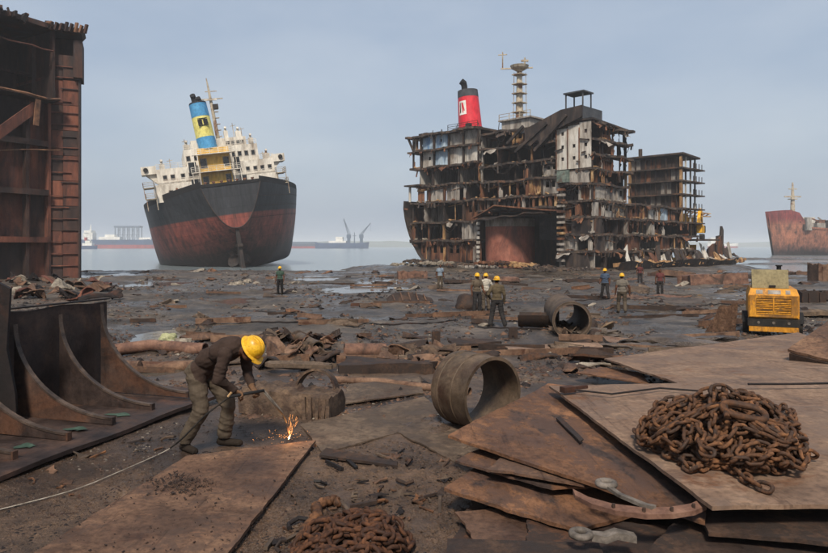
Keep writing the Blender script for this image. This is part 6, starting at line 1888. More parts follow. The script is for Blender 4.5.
while n_ < 90:
    if rg3.random() < .7: px, py = rg3.uniform(262, 452), rg3.uniform(452, 552)
    else: px, py = rg3.uniform(20, 190), rg3.uniform(418, 500)
    q = PG(px, py)
    if -3.25 < q.x < -1.0 - (8.1 - q.y) * .1 and q.y < 7.7 and px < 310: continue
    if px < 190 and py < 478 - px * .37 + 4: continue
    m_ = rg3.choice(['plate_dark', 'plate_brown', 'steel_black', 'plate_grey', 'chain']); k = rg3.randrange(6)
    if (m_, k) not in mm_:
        me = small[k].copy(); me.materials.append(M[m_]); mm_[(m_, k)] = me
    o = bpy.data.objects.new("scrap_bit", mm_[(m_, k)]); COL.objects.link(o)
    o.location = (q.x, q.y, gz(q.x, q.y) + .006); o.rotation_euler = (rg3.uniform(-.3, .3), rg3.uniform(-.3, .3), rg3.uniform(0, 6.28)); z_ = rg3.uniform(.5, 1.7); o.scale = (z_,) * 3
    nm = min(MK, key=lambda t_: (t_[1] - q).length)[0]
    tag(o, "small %s %s of scrap on the ground near %s" % ({'plate_dark': 'dark', 'plate_brown': 'brown', 'steel_black': 'black', 'plate_grey': 'grey', 'chain': 'rust red'}[m_], ['rod', 'flake', 'hook', 'bar', 'sliver', 'curl'][k], nm), "scrap bit", "scrap bits between the near plates")
    n_ += 1
# ------------------------------------------------------------------ yellow compressor on wheels
cp = PD(773.5, 334, 19.6)
t = empty("air_compressor", (cp.x, cp.y, gz(cp.x, cp.y) - .04), R(-25))
t.scale = (.88, .88, .92)
tag(t, "yellow towable compressor with louvred end and a tan cover panel on top", "compressor")
W2 = .76
MB().hexa([(-W2, 0, .62), (W2, 0, .62), (W2, 2.4, .62), (-W2, 2.4, .62)], [(-W2, 0, 1.36), (W2, 0, 1.36), (W2, 2.4, 1.36), (-W2, 2.4, 1.36)]).hexa(
    [(-W2, 0, 1.361), (W2, 0, 1.361), (W2, 2.4, 1.361), (-W2, 2.4, 1.361)], [(-W2 + .07, .12, 1.56), (W2 - .07, .12, 1.56), (W2 - .07, 2.3, 1.56), (-W2 + .07, 2.3, 1.56)]).build("body", M['comp_yellow'], t)
fr = MB(); wall_with_holes(fr, lambda u, z, sd: (u, -.06 + .055 * sd, z), -W2 + .03, W2 - .03, .66, 1.35, [(-W2 + .24, W2 - .24, .74, 1.26)])
lf = fr.build("louvre_frame", M['comp_yellow'], t)
MB().box(-W2 + .22, W2 - .22, -.012, -.004, .73, 1.27).build("louvre_backing", M['black'], lf)
for k in range(9):
    z = .755 + k * .056
    MB().hexa([(-W2 + .245, -.058, z), (W2 - .245, -.058, z), (W2 - .245, -.018, z + .03), (-W2 + .245, -.018, z + .03)],
              [(-W2 + .245, -.058, z + .012), (W2 - .245, -.058, z + .012), (W2 - .245, -.018, z + .042), (-W2 + .245, -.018, z + .042)]).build("louvre_slat", M['comp_yellow'], lf)
MB().box(-.02, .02, -.064, -.02, .745, 1.255).build("louvre_mullion", M['comp_yellow'], lf)
MB().box(-W2 - .02, W2 + .02, -.10, .3, .36, .60).build("bumper", M['rubber'], t)
for x in (-.45, .0, .45): MB().tube([(x, -.12, .48), (x, -.10, .48)], .045, 10).build("bumper_bolt", M['worn_grey'], t)
MB().box(-W2 + .02, W2 - .02, -.09, .25, .19, .352).build("lower_panel", M['comp_yellow'], t)
MB().box(-.65, .65, .26, 2.2, .26, .355).build("chassis", M['black'], t)
for x in (-W2 - .04, W2 + .04):
    T = Matrix.Translation((x, .75, .36)) @ Matrix.Rotation(R(90), 4, 'Y')
    wl_ = MB(); wl_.lathe([(.17, -.10), (.32, -.11), (.36, -.07), (.36, .07), (.32, .11), (.17, .10)], 26, T)
    wo = wl_.build("tyre", M['rubber'], t, angle=40)
    MB().lathe([(0, -.03), (.17, -.05), (.18, .05), (0, .03)], 16, T).build("rim", M['comp_yellow'], wo)
    sgn = 1 if x > 0 else -1
    MB().lathe([(.40, -.13), (.42, -.13), (.42, .13), (.40, .13), (.40, -.13)], 14, T, a0=R(100), a1=R(260)).build("mudguard", M['black'], t)
MB().hexa([(-.62, .55, 1.565), (.50, .55, 1.565), (.50, .62, 1.565), (-.62, .62, 1.565)], [(-.64, .66, 2.17), (.48, .66, 2.17), (.48, .72, 2.17), (-.64, .72, 2.17)]).build("cover_panel", M['comp_tan'], t)
MB().box(-.60, .46, .9, 1.9, 1.565, 2.05).build("canister_box", M['comp_tan'], t)
MB().box(-.1, .1, .50, .548, 1.60, 1.66).build("latch", M['black'], t)
MB().tube([(.22, .9, 2.0), (.22, .9, 2.28)], .075, 10).tube([(.22, .9, 2.281), (.22, .9, 2.32)], .11, 10).build("exhaust_stub", M['black'], t)
for (x0, x1) in ((-.52, -.32), (-.16, .22), (.36, .50)): MB().hexa([(x0, .012, 1.40), (x1, .012, 1.40), (x1, .02, 1.40), (x0, .02, 1.40)], [(x0, .085, 1.52), (x1, .085, 1.52), (x1, .095, 1.52), (x0, .095, 1.52)]).build("marking_patch", M['grey_white'], t)
MB().bar((0, 2.4, .4), (0, 3.5, .25), .1).build("drawbar", M['black'], t)

# ------------------------------------------------------------------ scrap out on the mud
def pipe(label, pts, r, mat='pipe', wall=.0, name="steel_pipe", cat="pipe", open_end=True, sink=.25):
    """pipe lying on the ground through picture points"""
    P = [G(*p) for p in pts]
    P = [p + Vector((0, 0, r * (1 - sink))) for p in P]
    t = empty(name, P[0])
    tag(t, label, cat)
    mb = MB(); mb.tube([p - P[0] for p in P], r, 18, caps=False); mb.build("pipe_wall", M[mat], t, angle=40)
    if open_end:
        d = (P[0] - P[-1]).normalized()
        for (p, sg) in ((P[0], 1), (P[-1], -1)):
            mb = MB(); T = Matrix.Translation(p - P[0]) @ (d * sg).to_track_quat('Z', 'Y').to_matrix().to_4x4()
            mb.lathe([(r * 1.0, -.02), (r * 1.03, .0), (r * .86, .0), (r * .86, -.5), (0, -.52)], 18, T); mb.build("cut_end", M[mat], t, angle=40)
    return t
def scrap_slab(label, px, py, w_, dpt, th, mat, rot=(0, 0, 0), seed=1, dz=0.0, d=None, name="scrap_plate", cat="scrap steel", bend=.08, group=None):
    """torn sheet w x dpt metres, bent, with stubs of frames under it"""
    p = G(px, py) if d is None else PD(px, py, d)
    if d is not None: p.z = gz(p.x, p.y)
    rg_ = random.Random(seed)
    nu, nv = 9, 6
    P = []
    for i in range(nu + 1):
        row = []
        for j in range(nv + 1):
            u, v = i / nu - .5, j / nv - .5
            e = max(abs(u), abs(v)) > .49
            k = rg_.uniform(-.05, .05) if e else 0
            row.append(Vector((u * w_ * (1 + k * 2) + k * .4, v * dpt * (1 - k) + rg_.uniform(-.04, .04) * e * dpt, bend * math.sin(u * 3 + seed) * math.cos(v * 4 + seed * 2) * 2 + bend * .5 * float(fbm(u * 5 + seed, v * 5, 2, seed)))))
        P.append(row)
    t = empty(name, p + Vector((0, 0, dz)), rot=rot)
    tag(t, label, cat, group)
    MB().slab(P[::-1], (0, 0, -th)).build("plate", M[mat], t)
    for k in range(rg_.randint(1, 3)):
        u = rg_.uniform(-.42, .42)
        MB().bar((u * w_, -dpt * .4, -th - .04), (u * w_ + rg_.uniform(-.1, .1), dpt * .42, -th - .04), th * 1.5, .1).build("stiffener", M[mat], t)
    return t
def open_box(label, px, py, w_, dpt, h_, mat, rz=0, name="steel_box", tilt=0, cat="scrap steel", d=None):
    p = G(px, py) if d is None else PD(px, py, d)
    if d is not None: p.z = gz(p.x, p.y)
    t = empty(name, p - Vector((0, 0, .05)), rot=(R(tilt), 0, R(rz)))
    tag(t, label, cat)
    x, y = w_ / 2, dpt / 2
    for (x0, x1, y0, y1) in ((-x, x, -y, -y + .06), (-x, x, y - .06, y), (-x, -x + .06, -y + .061, y - .061), (x - .06, x, -y + .061, y - .061)):
        q = random.Random(int(px + x0 * 10))
        n = 8
        if abs(x1 - x0) > .1: P = [[(lerp(x0, x1, i / n), y0, 0), (lerp(x0, x1, i / n), y0, h_ * q.uniform(.86, 1.05))] for i in range(n + 1)]; MB().slab(P, (0, .06, 0)).build("side_plate", M[mat], t)
        else: P = [[(x0, lerp(y0, y1, i / n), 0), (x0, lerp(y0, y1, i / n), h_ * q.uniform(.86, 1.05))] for i in range(n + 1)]; MB().slab(P, (.06, 0, 0)).build("side_plate", M[mat], t)
    MB().box(-x + .07, x - .07, -y + .07, y - .07, .02, .08).build("bottom_plate", M[mat], t)
    for k in range(int(w_ / .6)):
        xx = -x + .3 + k * .6
        MB().box(xx, xx + .07, -y - .08, -y - .003, .02, h_ * .85).build("stiffener", M[mat], t)
    return t
def lump(label, px, py, rx, ry, rz_, mat, seed, name="scrap_lump", cat="scrap steel", d=None, dz=0, n=20, rough=.22):
    p = G(px, py) if d is None else PD(px, py, d)
    bm = bmesh.new(); bmesh.ops.create_icosphere(bm, subdivisions=4, radius=1)
    for v in bm.verts:
        c = v.co
        k = 1 + rough * 2.2 * (float(fbm(c.x * 1.6 + seed, c.y * 1.6 + c.z * 1.9, 4, seed)))
        v.co = Vector((c.x * rx * k, c.y * ry * k, max(-.15, c.z) * rz_ * k))
    me = bpy.data.meshes.new(name); bm.to_mesh(me); bm.free()
    me.polygons.foreach_set("use_smooth", [True] * len(me.polygons)); me.set_sharp_from_angle(angle=R(38))
    o = link_mesh(name, me, M[mat], loc=(p.x, p.y, gz(p.x, p.y) + dz - .03))
    return tag(o, label, cat)
def post_block(label, px, py, w_, h_, mat='plate_dark', name="steel_block", cat="steel block"):
    p = G(px, py)
    mb = MB(); x = w_ / 2
    mb.prism([(-x, 0), (x, 0), (x * .96, h_ * .6), (x * 1.02, h_), (x * .3, h_ * 1.03), (-x * .97, h_ * .98)], lambda a, b: (a, -x * .8, b), lambda a, b: (a, x * .8, b))
    mb.box(-x - .05, x + .05, -x * .8 - .05, -x * .8 - .003, .02, h_ * .14); mb.box(-x * .25, x * .2, -x * .8 - .03, -x * .8 - .003, h_ * .3, h_ * .8)
    return tag(mb.build(name, M[mat], loc=p - Vector((0, 0, .03)), rot=(0, 0, R(px % 17 - 8))), label, cat)

# -- pipes and scrap beyond the cutter
pipe("long red brown pipe on the mud behind the bracket panel", [(100, 352), (150, 352), (205, 355)], .15, 'pipe_red')
pipe("second long pale brown pipe lying parallel in front of the red brown one", [(118, 366), (160, 364), (215, 368)], .13, 'pipe')
pipe("short red pipe lying among the scrap behind the lumpy block", [(344, 355), (386, 354)], .17, 'pipe_red')
pipe("thin bent pipe running from the lumpy block to the pipe ring", [(332, 382), (380, 386), (430, 391), (470, 396)], .07, 'pipe', open_end=False)
pipe("small pipe end poking out of the scrap heap behind the helmet", [(318, 352), (300, 344)], .16, 'ring')
# lumpy block with an arched collar
bl = G(292, 412)
t = empty("lumpy_scrap_block", bl - Vector((0, 0, .05)), R(-16))
tag(t, "long mud caked scrap block with an arched collar on top", "scrap steel")
rg2 = random.Random(31)
n = 26
P0, P1 = [], []
for i in range(n + 1):
    x = -.72 + 1.44 * i / n
    r1 = [];
    for j in range(13):
        th = math.pi * j / 12
        yy = -.34 * math.cos(th); zz = (.40 if i < 15 else .36) * min(1, 1.55 * math.sin(th) + .12)
        k = 1 + .16 * float(fbm(x * 5, th * 2.2, 4, 91)) + (.05 * math.sin(th * 9 + x * 20))
        r1.append((x + .06 * float(fbm(th * 3, x * 6, 3, 95)), yy * k, zz * k))
    P0.append(r1)
mb = MB(); mb.grid(P0[::-1])
for r_, rev in ((P0[0], 0), (P0[-1], 1)):
    f = tuple(range(len(r_))); mb.add(r_, [f if rev else f[::-1]])
mb.build("block", M['lumpy'], t, angle=50)
cl = MB(); cl.lathe([(.30, 0), (.335, 0), (.335, .16), (.30, .16), (.30, 0)], 28, Matrix.Translation((.30, .30, .30)) @ Matrix.Rotation(R(80), 4, 'X'), a0=R(4), a1=R(176)); cl.build("arched_collar", M['lumpy'], t, angle=40)
for k in range(5):
    x = .38 + k * .09
    MB().bar((x, -.36, .02), (x + rg2.uniform(-.05, .05), -.30, .34), .05, .05).build("rib", M['lumpy'], t)
# scrap heap behind him
GH = "small scrap heaped behind the lumpy block"
KN = {'lumpy': 'mud caked', 'plate_dark': 'dark steel', 'pipe': 'rust brown', 'plate_brown': 'brown plate', 'plate_grey': 'grey plate', 'steel_black': 'black steel', 'foam': 'pale', 'wall_rust': 'reddish', 'wood': 'timber brown'}
kinds = ['lumpy', 'plate_dark', 'pipe', 'plate_brown', 'plate_grey']
for k in range(26):
    px, py = rg2.uniform(262, 335), rg2.uniform(340, 364)
    mk_ = rg2.choice(kinds)
    scrap_slab("small torn %s piece in the heap behind the bent worker" % KN[mk_], px, py, rg2.uniform(.3, .7), rg2.uniform(.2, .5), .03, mk_, (rg2.uniform(-.8, .8), rg2.uniform(-.8, .8), rg2.uniform(0, 3)), 100 + k, .08 + rg2.uniform(0, .16), name="scrap_piece", bend=.04, group=GH)
for k in range(22):
    px, py = rg2.uniform(384, 446), rg2.uniform(350, 374)
    mk_ = rg2.choice(kinds)
    scrap_slab("torn %s piece in the row between red pipe and pipe ring" % KN[mk_], px, py, rg2.uniform(.3, .9), rg2.uniform(.2, .5), .03, mk_, (rg2.uniform(-.5, .5), rg2.uniform(-.5, .5), rg2.uniform(-.5, .5)), 140 + k, .06 + rg2.uniform(0, .12), name="scrap_piece", bend=.05, group="scrap row by the pipe ring")
scrap_slab("dark flat ledge of plate behind the lumpy block", 388, 372, 1.9, .8, .22, 'plate_dark', (0, 0, R(-4)), 7, .22, bend=.02)
scrap_slab("muddy brown plank like plate beside the red pipe", 300, 372, 1.3, .3, .08, 'plate_grey', (0, .05, R(6)), 8, .16, bend=.02)
post_block("dark square stub post standing in the mud by the scrap row", 436, 345, .22, .42)
post_block("dark square stub post near the half pipe", 513, 339, .26, .34)
scrap_slab("thin dark slab lying near the two stub posts", 474, 347, 1.3, .8, .06, 'plate_dark', (0, 0, R(3)), 9, .10, bend=.02)
scrap_slab("long pale flat plate on the mud beyond the plate stack", 555, 353, 2.35, .9, .04, 'plate_tan', (0, 0, R(-2)), 10, .10, bend=.03)
scrap_slab("dark ragged sheet edge beside the broad tan plate", 622, 366, 2.2, .5, .05, 'plate_dark', (0, 0, R(-14)), 12, .16, bend=.04)
scrap_slab("small tan sheet lying between pale plate and yellow compressor", 640, 341, 1.8, 1.2, .03, 'plate_tan', (0, 0, R(10)), 13, .06, bend=.04)
# pipe mouth and half pipe
pm = G(572, 337)
t = empty("wide_pipe", (pm.x, pm.y, pm.z), R(-7))
tag(t, "wide pipe lying lengthways with its dark mouth open, mud heaped at its lip", "pipe")
T = Matrix.Translation((0, 0, .46)) @ Matrix.Rotation(R(-90), 4, 'X')
MB().lathe([(.5, 0), (.54, .01), (.54, .3), (.55, .32), (.54, .34), (.54, 3.8), (.49, 3.8), (.49, 0), (.5, 0)], 40, T).build("pipe_wall", M['plate_grey'], t, angle=30)
MB().lathe([(.545, .0), (.575, .0), (.575, .07), (.545, .07)], 40, T).build("mouth_collar", M['ring'], t, angle=30)
p = G(540, 329)
t = empty("half_pipe", (p.x, p.y, p.z + .02), R(78))
tag(t, "dark half pipe trough lying beside the wide pipe mouth", "half pipe")
T = Matrix.Translation((0, -.6, .52)) @ Matrix.Rotation(R(-90), 4, 'X')
MB().lathe([(.50, 0), (.54, 0), (.54, 1.3), (.50, 1.3), (.50, 0)], 22, T, a0=R(12), a1=R(168)).build("trough", M['plate_dark'], t, angle=30)
MB().box(-.45, .45, -.62, -.57, .06, .5).build("end_plate", M['plate_dark'], t)
lump("dark rusty drum like lump beside the group of three workers", 467, 309, .55, .5, .62, 'plate_dark', 4, "scrap_drum", rough=.1)
for k in range(16):
    px, py = rg2.uniform(548, 612), rg2.uniform(322, 336)
    mk_ = rg2.choice(['lumpy', 'plate_dark', 'wood', 'plate_grey'])
    scrap_slab("torn %s piece strewn round the wide pipe mouth" % KN[mk_], px, py, rg2.uniform(.3, .8), rg2.uniform(.2, .5), .03, mk_, (rg2.uniform(-.6, .6), rg2.uniform(-.6, .6), rg2.uniform(0, 3)), 180 + k, .1, name="scrap_piece", bend=.05, group="scrap round the wide pipe")
# box by the waterline, crescent plate
open_box("rusty open topped box standing near the waterline", 412, 279, 2.9, 1.6, .95, 'pipe_red', 6)
c_ = G(410, 302)
t = empty("crescent_plate", c_, R(12)); tag(t, "dark crescent shaped hull plate with ribs lying in the mud", "hull plate")
P = [[(-1.25 + 2.5 * i / 12, -.3 - .25 * math.sin(math.pi * i / 12), .0), (-1.25 + 2.5 * i / 12, .25, .12 + .36 * math.sin(math.pi * (i / 12) ** .7))] for i in range(13)]
MB().slab(P, (0, .05, .02)).build("plate", M['plate_dark'], t)
for k in range(5): MB().bar((-.9 + .42 * k, -.42, .06), (-.9 + .42 * k, .22, .18 + .3 * math.sin(math.pi * (.15 + k * .17))), .06, .1).build("rib", M['plate_brown'], t)
# flat plates in front of the cut ship
for (px, py, w_, dp, th, m_, rz, lb) in (
        (620, 298, 3.0, 1.6, .12, 'plate_brown', 4, "low brown plate under the feet of the blue shirted worker"),
        (668, 296, 2.4, 1.2, .08, 'pipe_red', -8, "flat reddish plate beside the red shirted worker"),
        (712, 284, 4.6, 3.0, .9, 'pipe_red', -6, "big red brown hatch slab lying flat near the cut ship"),
        (672, 277, 4.4, 2.4, .6, 'plate_brown', 8, "brown slab of plating leaning low before the cut ship"),
        (735, 279, 3.6, 2.0, .5, 'plate_dark', 10, "dark slab of plating beyond the red brown hatch slab"),
        (712, 298, 2.2, 1.4, .05, 'plate_grey', 12, "pale grey bent sheet on open mud between red shirted worker and compressor"),
        (690, 309, 1.6, .9, .05, 'plate_dark', -10, "small dark sheet on the mud between grey shirted worker and tilted plate"),
        (500, 283, 3.0, 1.4, .3, 'pipe_red', 5, "reddish plate half sunk in front of the red tank"),
        (540, 290, 2.6, 1.4, .2, 'plate_brown', -4, "brown plate lying behind the wide pipe"),
        (462, 283, 3.0, 1.2, .25, 'plate_dark', -3, "dark plate in front of the ship's curved stern"),
        (586, 282, 3.6, 1.4, .3, 'plate_dark', 2, "dark plate lying behind the blue shirted worker"),
        (812, 300, 2.2, 1.5, .5, 'plate_dark', 5, "dark thick slab on the far side of the compressor"),
        (822, 318, 2.0, 1.2, .15, 'wood', -6, "pale brown slab close beside the compressor wheels"),
        (806, 276, 3.0, 2.0, .5, 'plate_brown', -3, "brown slab on the mud beyond the compressor")):
    scrap_slab(lb, px, py, w_, dp, th, m_, (R(-6), R(rz * .3), R(rz)), int(px), th * .8, bend=.08)
open_box("brown rusty tank box standing beyond the compressor", 832, 281, 3.4, 2.0, 1.7, 'pipe', -4)
open_box("dark open box close to the compressor's mudguard", 808, 303, 1.3, 1.0, .7, 'plate_dark', 4)
lump("grey stone like lump between blue shirted and red shirted workers", 636, 292, .9, .5, .45, 'plate_grey', 14, "scrap_lump")
# tilted upright plate with a heap at its foot
p = G(724, 333)
o = warped_plate("tilted_plate", [(-.62, 0, 0), (.42, 0, -.05), (.66, 0, 1.0), (.02, 0, .92)], 'plate_brown', .08, 14, 10, .06, .06, 33)
o.location = (p.x, p.y, p.z + .42); o.rotation_euler = (R(-18), R(4), R(8))
tag(o, "mud caked plate standing tilted beside the compressor", "steel plate")
for (px, py, rx, ry, rz_, sd) in ((672, 345, 1.5, .8, .28, 2), (640, 350, 1.1, .6, .2, 5), (700, 344, 1.0, .6, .22, 8), (600, 335, .8, .5, .22, 9), (745, 345, 1.1, .6, .16, 12)):
    lump("low heap of dark mud and scrap before the compressor", px, py, rx, ry, rz_, 'mud', sd, "mud_heap", "mud heap", rough=.3)["group"] = "mud heaps before the compressor"
# bags and pale rubble
lump("white plastic bag at the edge of the puddle by the pipes", 152, 345, .30, .25, .26, 'bag_white', 21, "plastic_bag", "bag")
lump("yellowish green plastic bag at the edge of the puddle by the pipes", 168, 338, .26, .22, .26, 'bag_green', 23, "plastic_bag", "bag")
lump("pale plastic sack slumped next to the yellowish green bag", 184, 345, .26, .2, .18, 'foam', 25, "plastic_sack", "bag")
for k, (px, py, s_) in enumerate(((232, 286, .5), (240, 285, .6), (248, 283, .55), (256, 284, .45))):
    lump("pale sack in the row on the mud beside the green vested worker", px, py, s_ * .8, s_ * .5, s_ * .5, 'foam', 40 + k, "pale_sack", "sack")["group"] = "pale sacks on the mud"
# boxes and frames behind the bracket panel
open_box("dark rusty box behind the top of the bracket panel", 24, 312, 1.0, .8, .72, 'plate_dark', 10, d=12.2)
scrap_slab("bent dark frame leaning behind the bracket panel", 68, 309, 1.1, .9, .05, 'plate_dark', (R(58), 0, R(8)), 51, .75, d=12.6, bend=.1)
for k in range(30):
    px, py = rg2.uniform(-10, 112), rg2.uniform(281, 302)
    mk_ = rg2.choice(['plate_dark', 'plate_brown', 'steel_black', 'foam', 'wall_rust'])
    scrap_slab("torn %s piece in the debris at the foot of the towering hull slice" % KN[mk_], px, py, rg2.uniform(.7, 2.2), rg2.uniform(.5, 1.2), .06, mk_, (rg2.uniform(-.6, .6), rg2.uniform(-.5, .5), rg2.uniform(0, 3)), 220 + k, .3, name="scrap_piece", bend=.15, group="debris at the foot of the hull slice")
# small blue boat near the bow stump
p = G(723, 268)
t = empty("small_boat", p, R(8)); tag(t, "small blue boat drawn up near the ship's bow stump", "boat")
mb = MB(); far_hull(mb, 4.2, 1.5, .9); mb.build("hull", [M['boat_blue'], M['far_white']], t)
MB().box(-1.2, -.9, -.6, .6, .6, .7).box(.3, .6, -.6, .6, .6, .7).build("thwarts", M['wood'], t)
# ------------------------------------------------------------------ scattered offcuts: each lies on the mud
GO = "steel offcuts scattered over the mud"
protos = []
for k in range(8):
    q = random.Random(900 + k)
    nu = 5
    P = []
    w_, dp = q.uniform(.5, 1.2), q.uniform(.25, .6)
    for i in range(nu + 1):
        u = i / nu - .5
        P.append([Vector((u * w_, -dp / 2 * q.uniform(.6, 1.1), .05 * math.sin(u * 5 + k))), Vector((u * w_ + q.uniform(-.05, .05), q.uniform(-.05, .05), .05 + .08 * math.cos(u * 4 + k))), Vector((u * w_, dp / 2 * q.uniform(.6, 1.1), .04 * math.sin(u * 6)))])
    mb = MB(); mb.slab(P[::-1], (0, 0, -.035))
    if k % 3 == 0: mb.bar((-w_ * .4, 0, .06), (w_ * .4, .05, .1), .05, .12)
    protos.append(mb.mesh("steel_offcut"))
LB = {'plate_dark': "small dark steel offcut lying on open mud", 'plate_brown': "small brown rusty steel offcut lying on open mud", 'plate_grey': "small grey mud caked steel offcut lying on open mud",
      'foam': "small pale scrap fragment lying on open mud", 'plate_orange': "small orange rusty steel offcut lying on open mud"}
meshes = {}
MARKS = [("the green vested worker", (280, 292)), ("the group of three workers", (488, 318)), ("the wide pipe mouth", (572, 328)), ("the grey shirted worker", (622, 317)),
         ("the blue shirted worker", (600, 296)), ("the red shirted worker", (662, 294)), ("the compressor", (770, 332)), ("the tilted upright plate", (722, 332)), ("the crescent plate", (410, 300)),
         ("the rusty open topped box", (412, 278)), ("the plastic bags", (168, 342)), ("the red brown pipe", (170, 353)), ("the scrap heap behind the cutter", (300, 350)), ("the short red pipe", (365, 354)),
         ("the two stub posts", (474, 340)), ("the pipe ring", (470, 372)), ("the row of pale sacks", (244, 284)), ("the foot of the hull slice", (70, 286)), ("the red brown hatch slab", (712, 284)),
         ("the brown tank box", (822, 282)), ("the long pale flat plate", (555, 350)), ("the thin bent pipe", (400, 386)), ("the half pipe trough", (541, 323)), ("the waterline below the beached ship", (225, 273)),
         ("the foot of the red tank", (500, 280)), ("the pale grey bent sheet", (712, 298)), ("the broad tan plate's far edge", (680, 352))]
MARKS = [(n_, PG(*q_)) for n_, q_ in MARKS]
def near(p): return min(MARKS, key=lambda m: (m[1].x - p.x) ** 2 + .3 * (m[1].y - p.y) ** 2)[0]
def keep_clear(px, py):
    return not ((px < 130 and py > 300) or (py > 378 and 160 < px < 330) or (py > 372 and px > 425) or (px > 738 and py > 315))
cnt = 0
while cnt < 170:
    py = 272 + 100 * rg2.random() ** 1.5; px = rg2.uniform(60, 828)
    if not keep_clear(px, py): continue
    p = G(px, py)
    m_ = rg2.choice(['plate_dark', 'plate_dark', 'plate_dark', 'plate_dark', 'plate_brown', 'plate_grey', 'plate_grey', 'plate_grey', 'plate_grey', 'foam', 'plate_orange'])
    k = rg2.randrange(8)
    if (k, m_) not in meshes:
        me = protos[k].copy(); me.materials.clear(); me.materials.append(M[m_]); meshes[(k, m_)] = me
    o = bpy.data.objects.new("steel_offcut", meshes[(k, m_)]); COL.objects.link(o)
    s_ = rg2.uniform(.4, 1.2) * (1 + max(0, p.y - 20) / 70)
    o.location = p + Vector((0, 0, .05 * s_)); o.rotation_euler = (rg2.uniform(-.25, .25), rg2.uniform(-.25, .25), rg2.uniform(-.6, .6) if rg2.random() < .7 else rg2.uniform(0, 3.1)); o.scale = (s_,) * 3
    shp = ['bent', 'flat', 'curled', 'ribbed', 'torn', 'narrow', 'ragged', 'buckled'][k] if k not in (0, 3, 6) else ['ribbed bent', '', '', 'ribbed', '', '', 'ribbed ragged'][k]
    tag(o, LB[m_].replace('small', ('larger ' if s_ > 1.1 else 'small ') + shp).replace('lying on open mud', 'near ' + near(p)), "offcut", GO + {'plate_dark': ', dark', 'plate_brown': ', brown', 'plate_grey': ', grey', 'foam': ', pale', 'plate_orange': ', orange'}[m_])
    cnt += 1
GB = "long bars and angles scattered over the mud"
for k in range(46):
    while True:
        px, py = rg2.uniform(90, 828), 274 + 96 * rg2.random() ** 1.4
        if keep_clear(px, py): break
    p = G(px, py); l = rg2.uniform(.8, 2.6) * (1 + max(0, p.y - 20) / 60)
    mb = MB(); w_ = rg2.uniform(.05, .1)
    mb.box(-l / 2, l / 2, -w_, w_, 0, .025); mb.box(-l / 2, l / 2, -w_, -w_ + .025, .026, w_ * 2)
    a = rg2.uniform(-.35, .35)
    dx, dy = math.cos(a) * l / 2, math.sin(a) * l / 2
    z0, z1 = gz(p.x - dx, p.y - dy), gz(p.x + dx, p.y + dy)
    tag(mb.build("angle_bar", M[rg2.choice(['plate_dark', 'plate_brown', 'pipe'])], loc=(p.x, p.y, (z0 + z1) / 2 + .03), rot=(0, -math.atan2(z1 - z0, l), a)), ("short" if l < 1.5 else "long") + " rusty angle bar on the mud near " + near(p), "angle bar", GB)

for k, (px, py, ln_, lb) in enumerate(((250, 312, 7, "dark wire rope snaking over the mud near the pale sacks"), (330, 325, 8, "dark wire rope curling past the crescent plate"), (640, 306, 7, "dark wire rope on the mud by the grey shirted worker"),
                                       (690, 322, 6, "dark wire rope trailing to the tilted upright plate"), (470, 330, 5, "dark wire rope lying near the two stub posts"), (200, 322, 6, "dark wire rope lying beyond the plastic bags"), (560, 300, 6, "dark wire rope lying behind the wide pipe"), (780, 350, 4, "dark hose lying in front of the compressor"))):
    q = random.Random(300 + k); p_ = PG(px, py); a = q.uniform(-.5, .5); pts = []; wv = 0
    for i in range(int(ln_ / .25)):
        wv = wv * .9 + q.uniform(-.25, .25); a += wv * .35
        p_ = p_ + Vector((math.cos(a), math.sin(a) * .8, 0)) * .25
        pts.append((p_.x, p_.y, gz(p_.x, p_.y) + .03))
    mb = MB(); mb.tube(pts, .03, 6)
    tag(mb.build("wire_rope", M['steel_black'], smooth=True), lb, "rope")
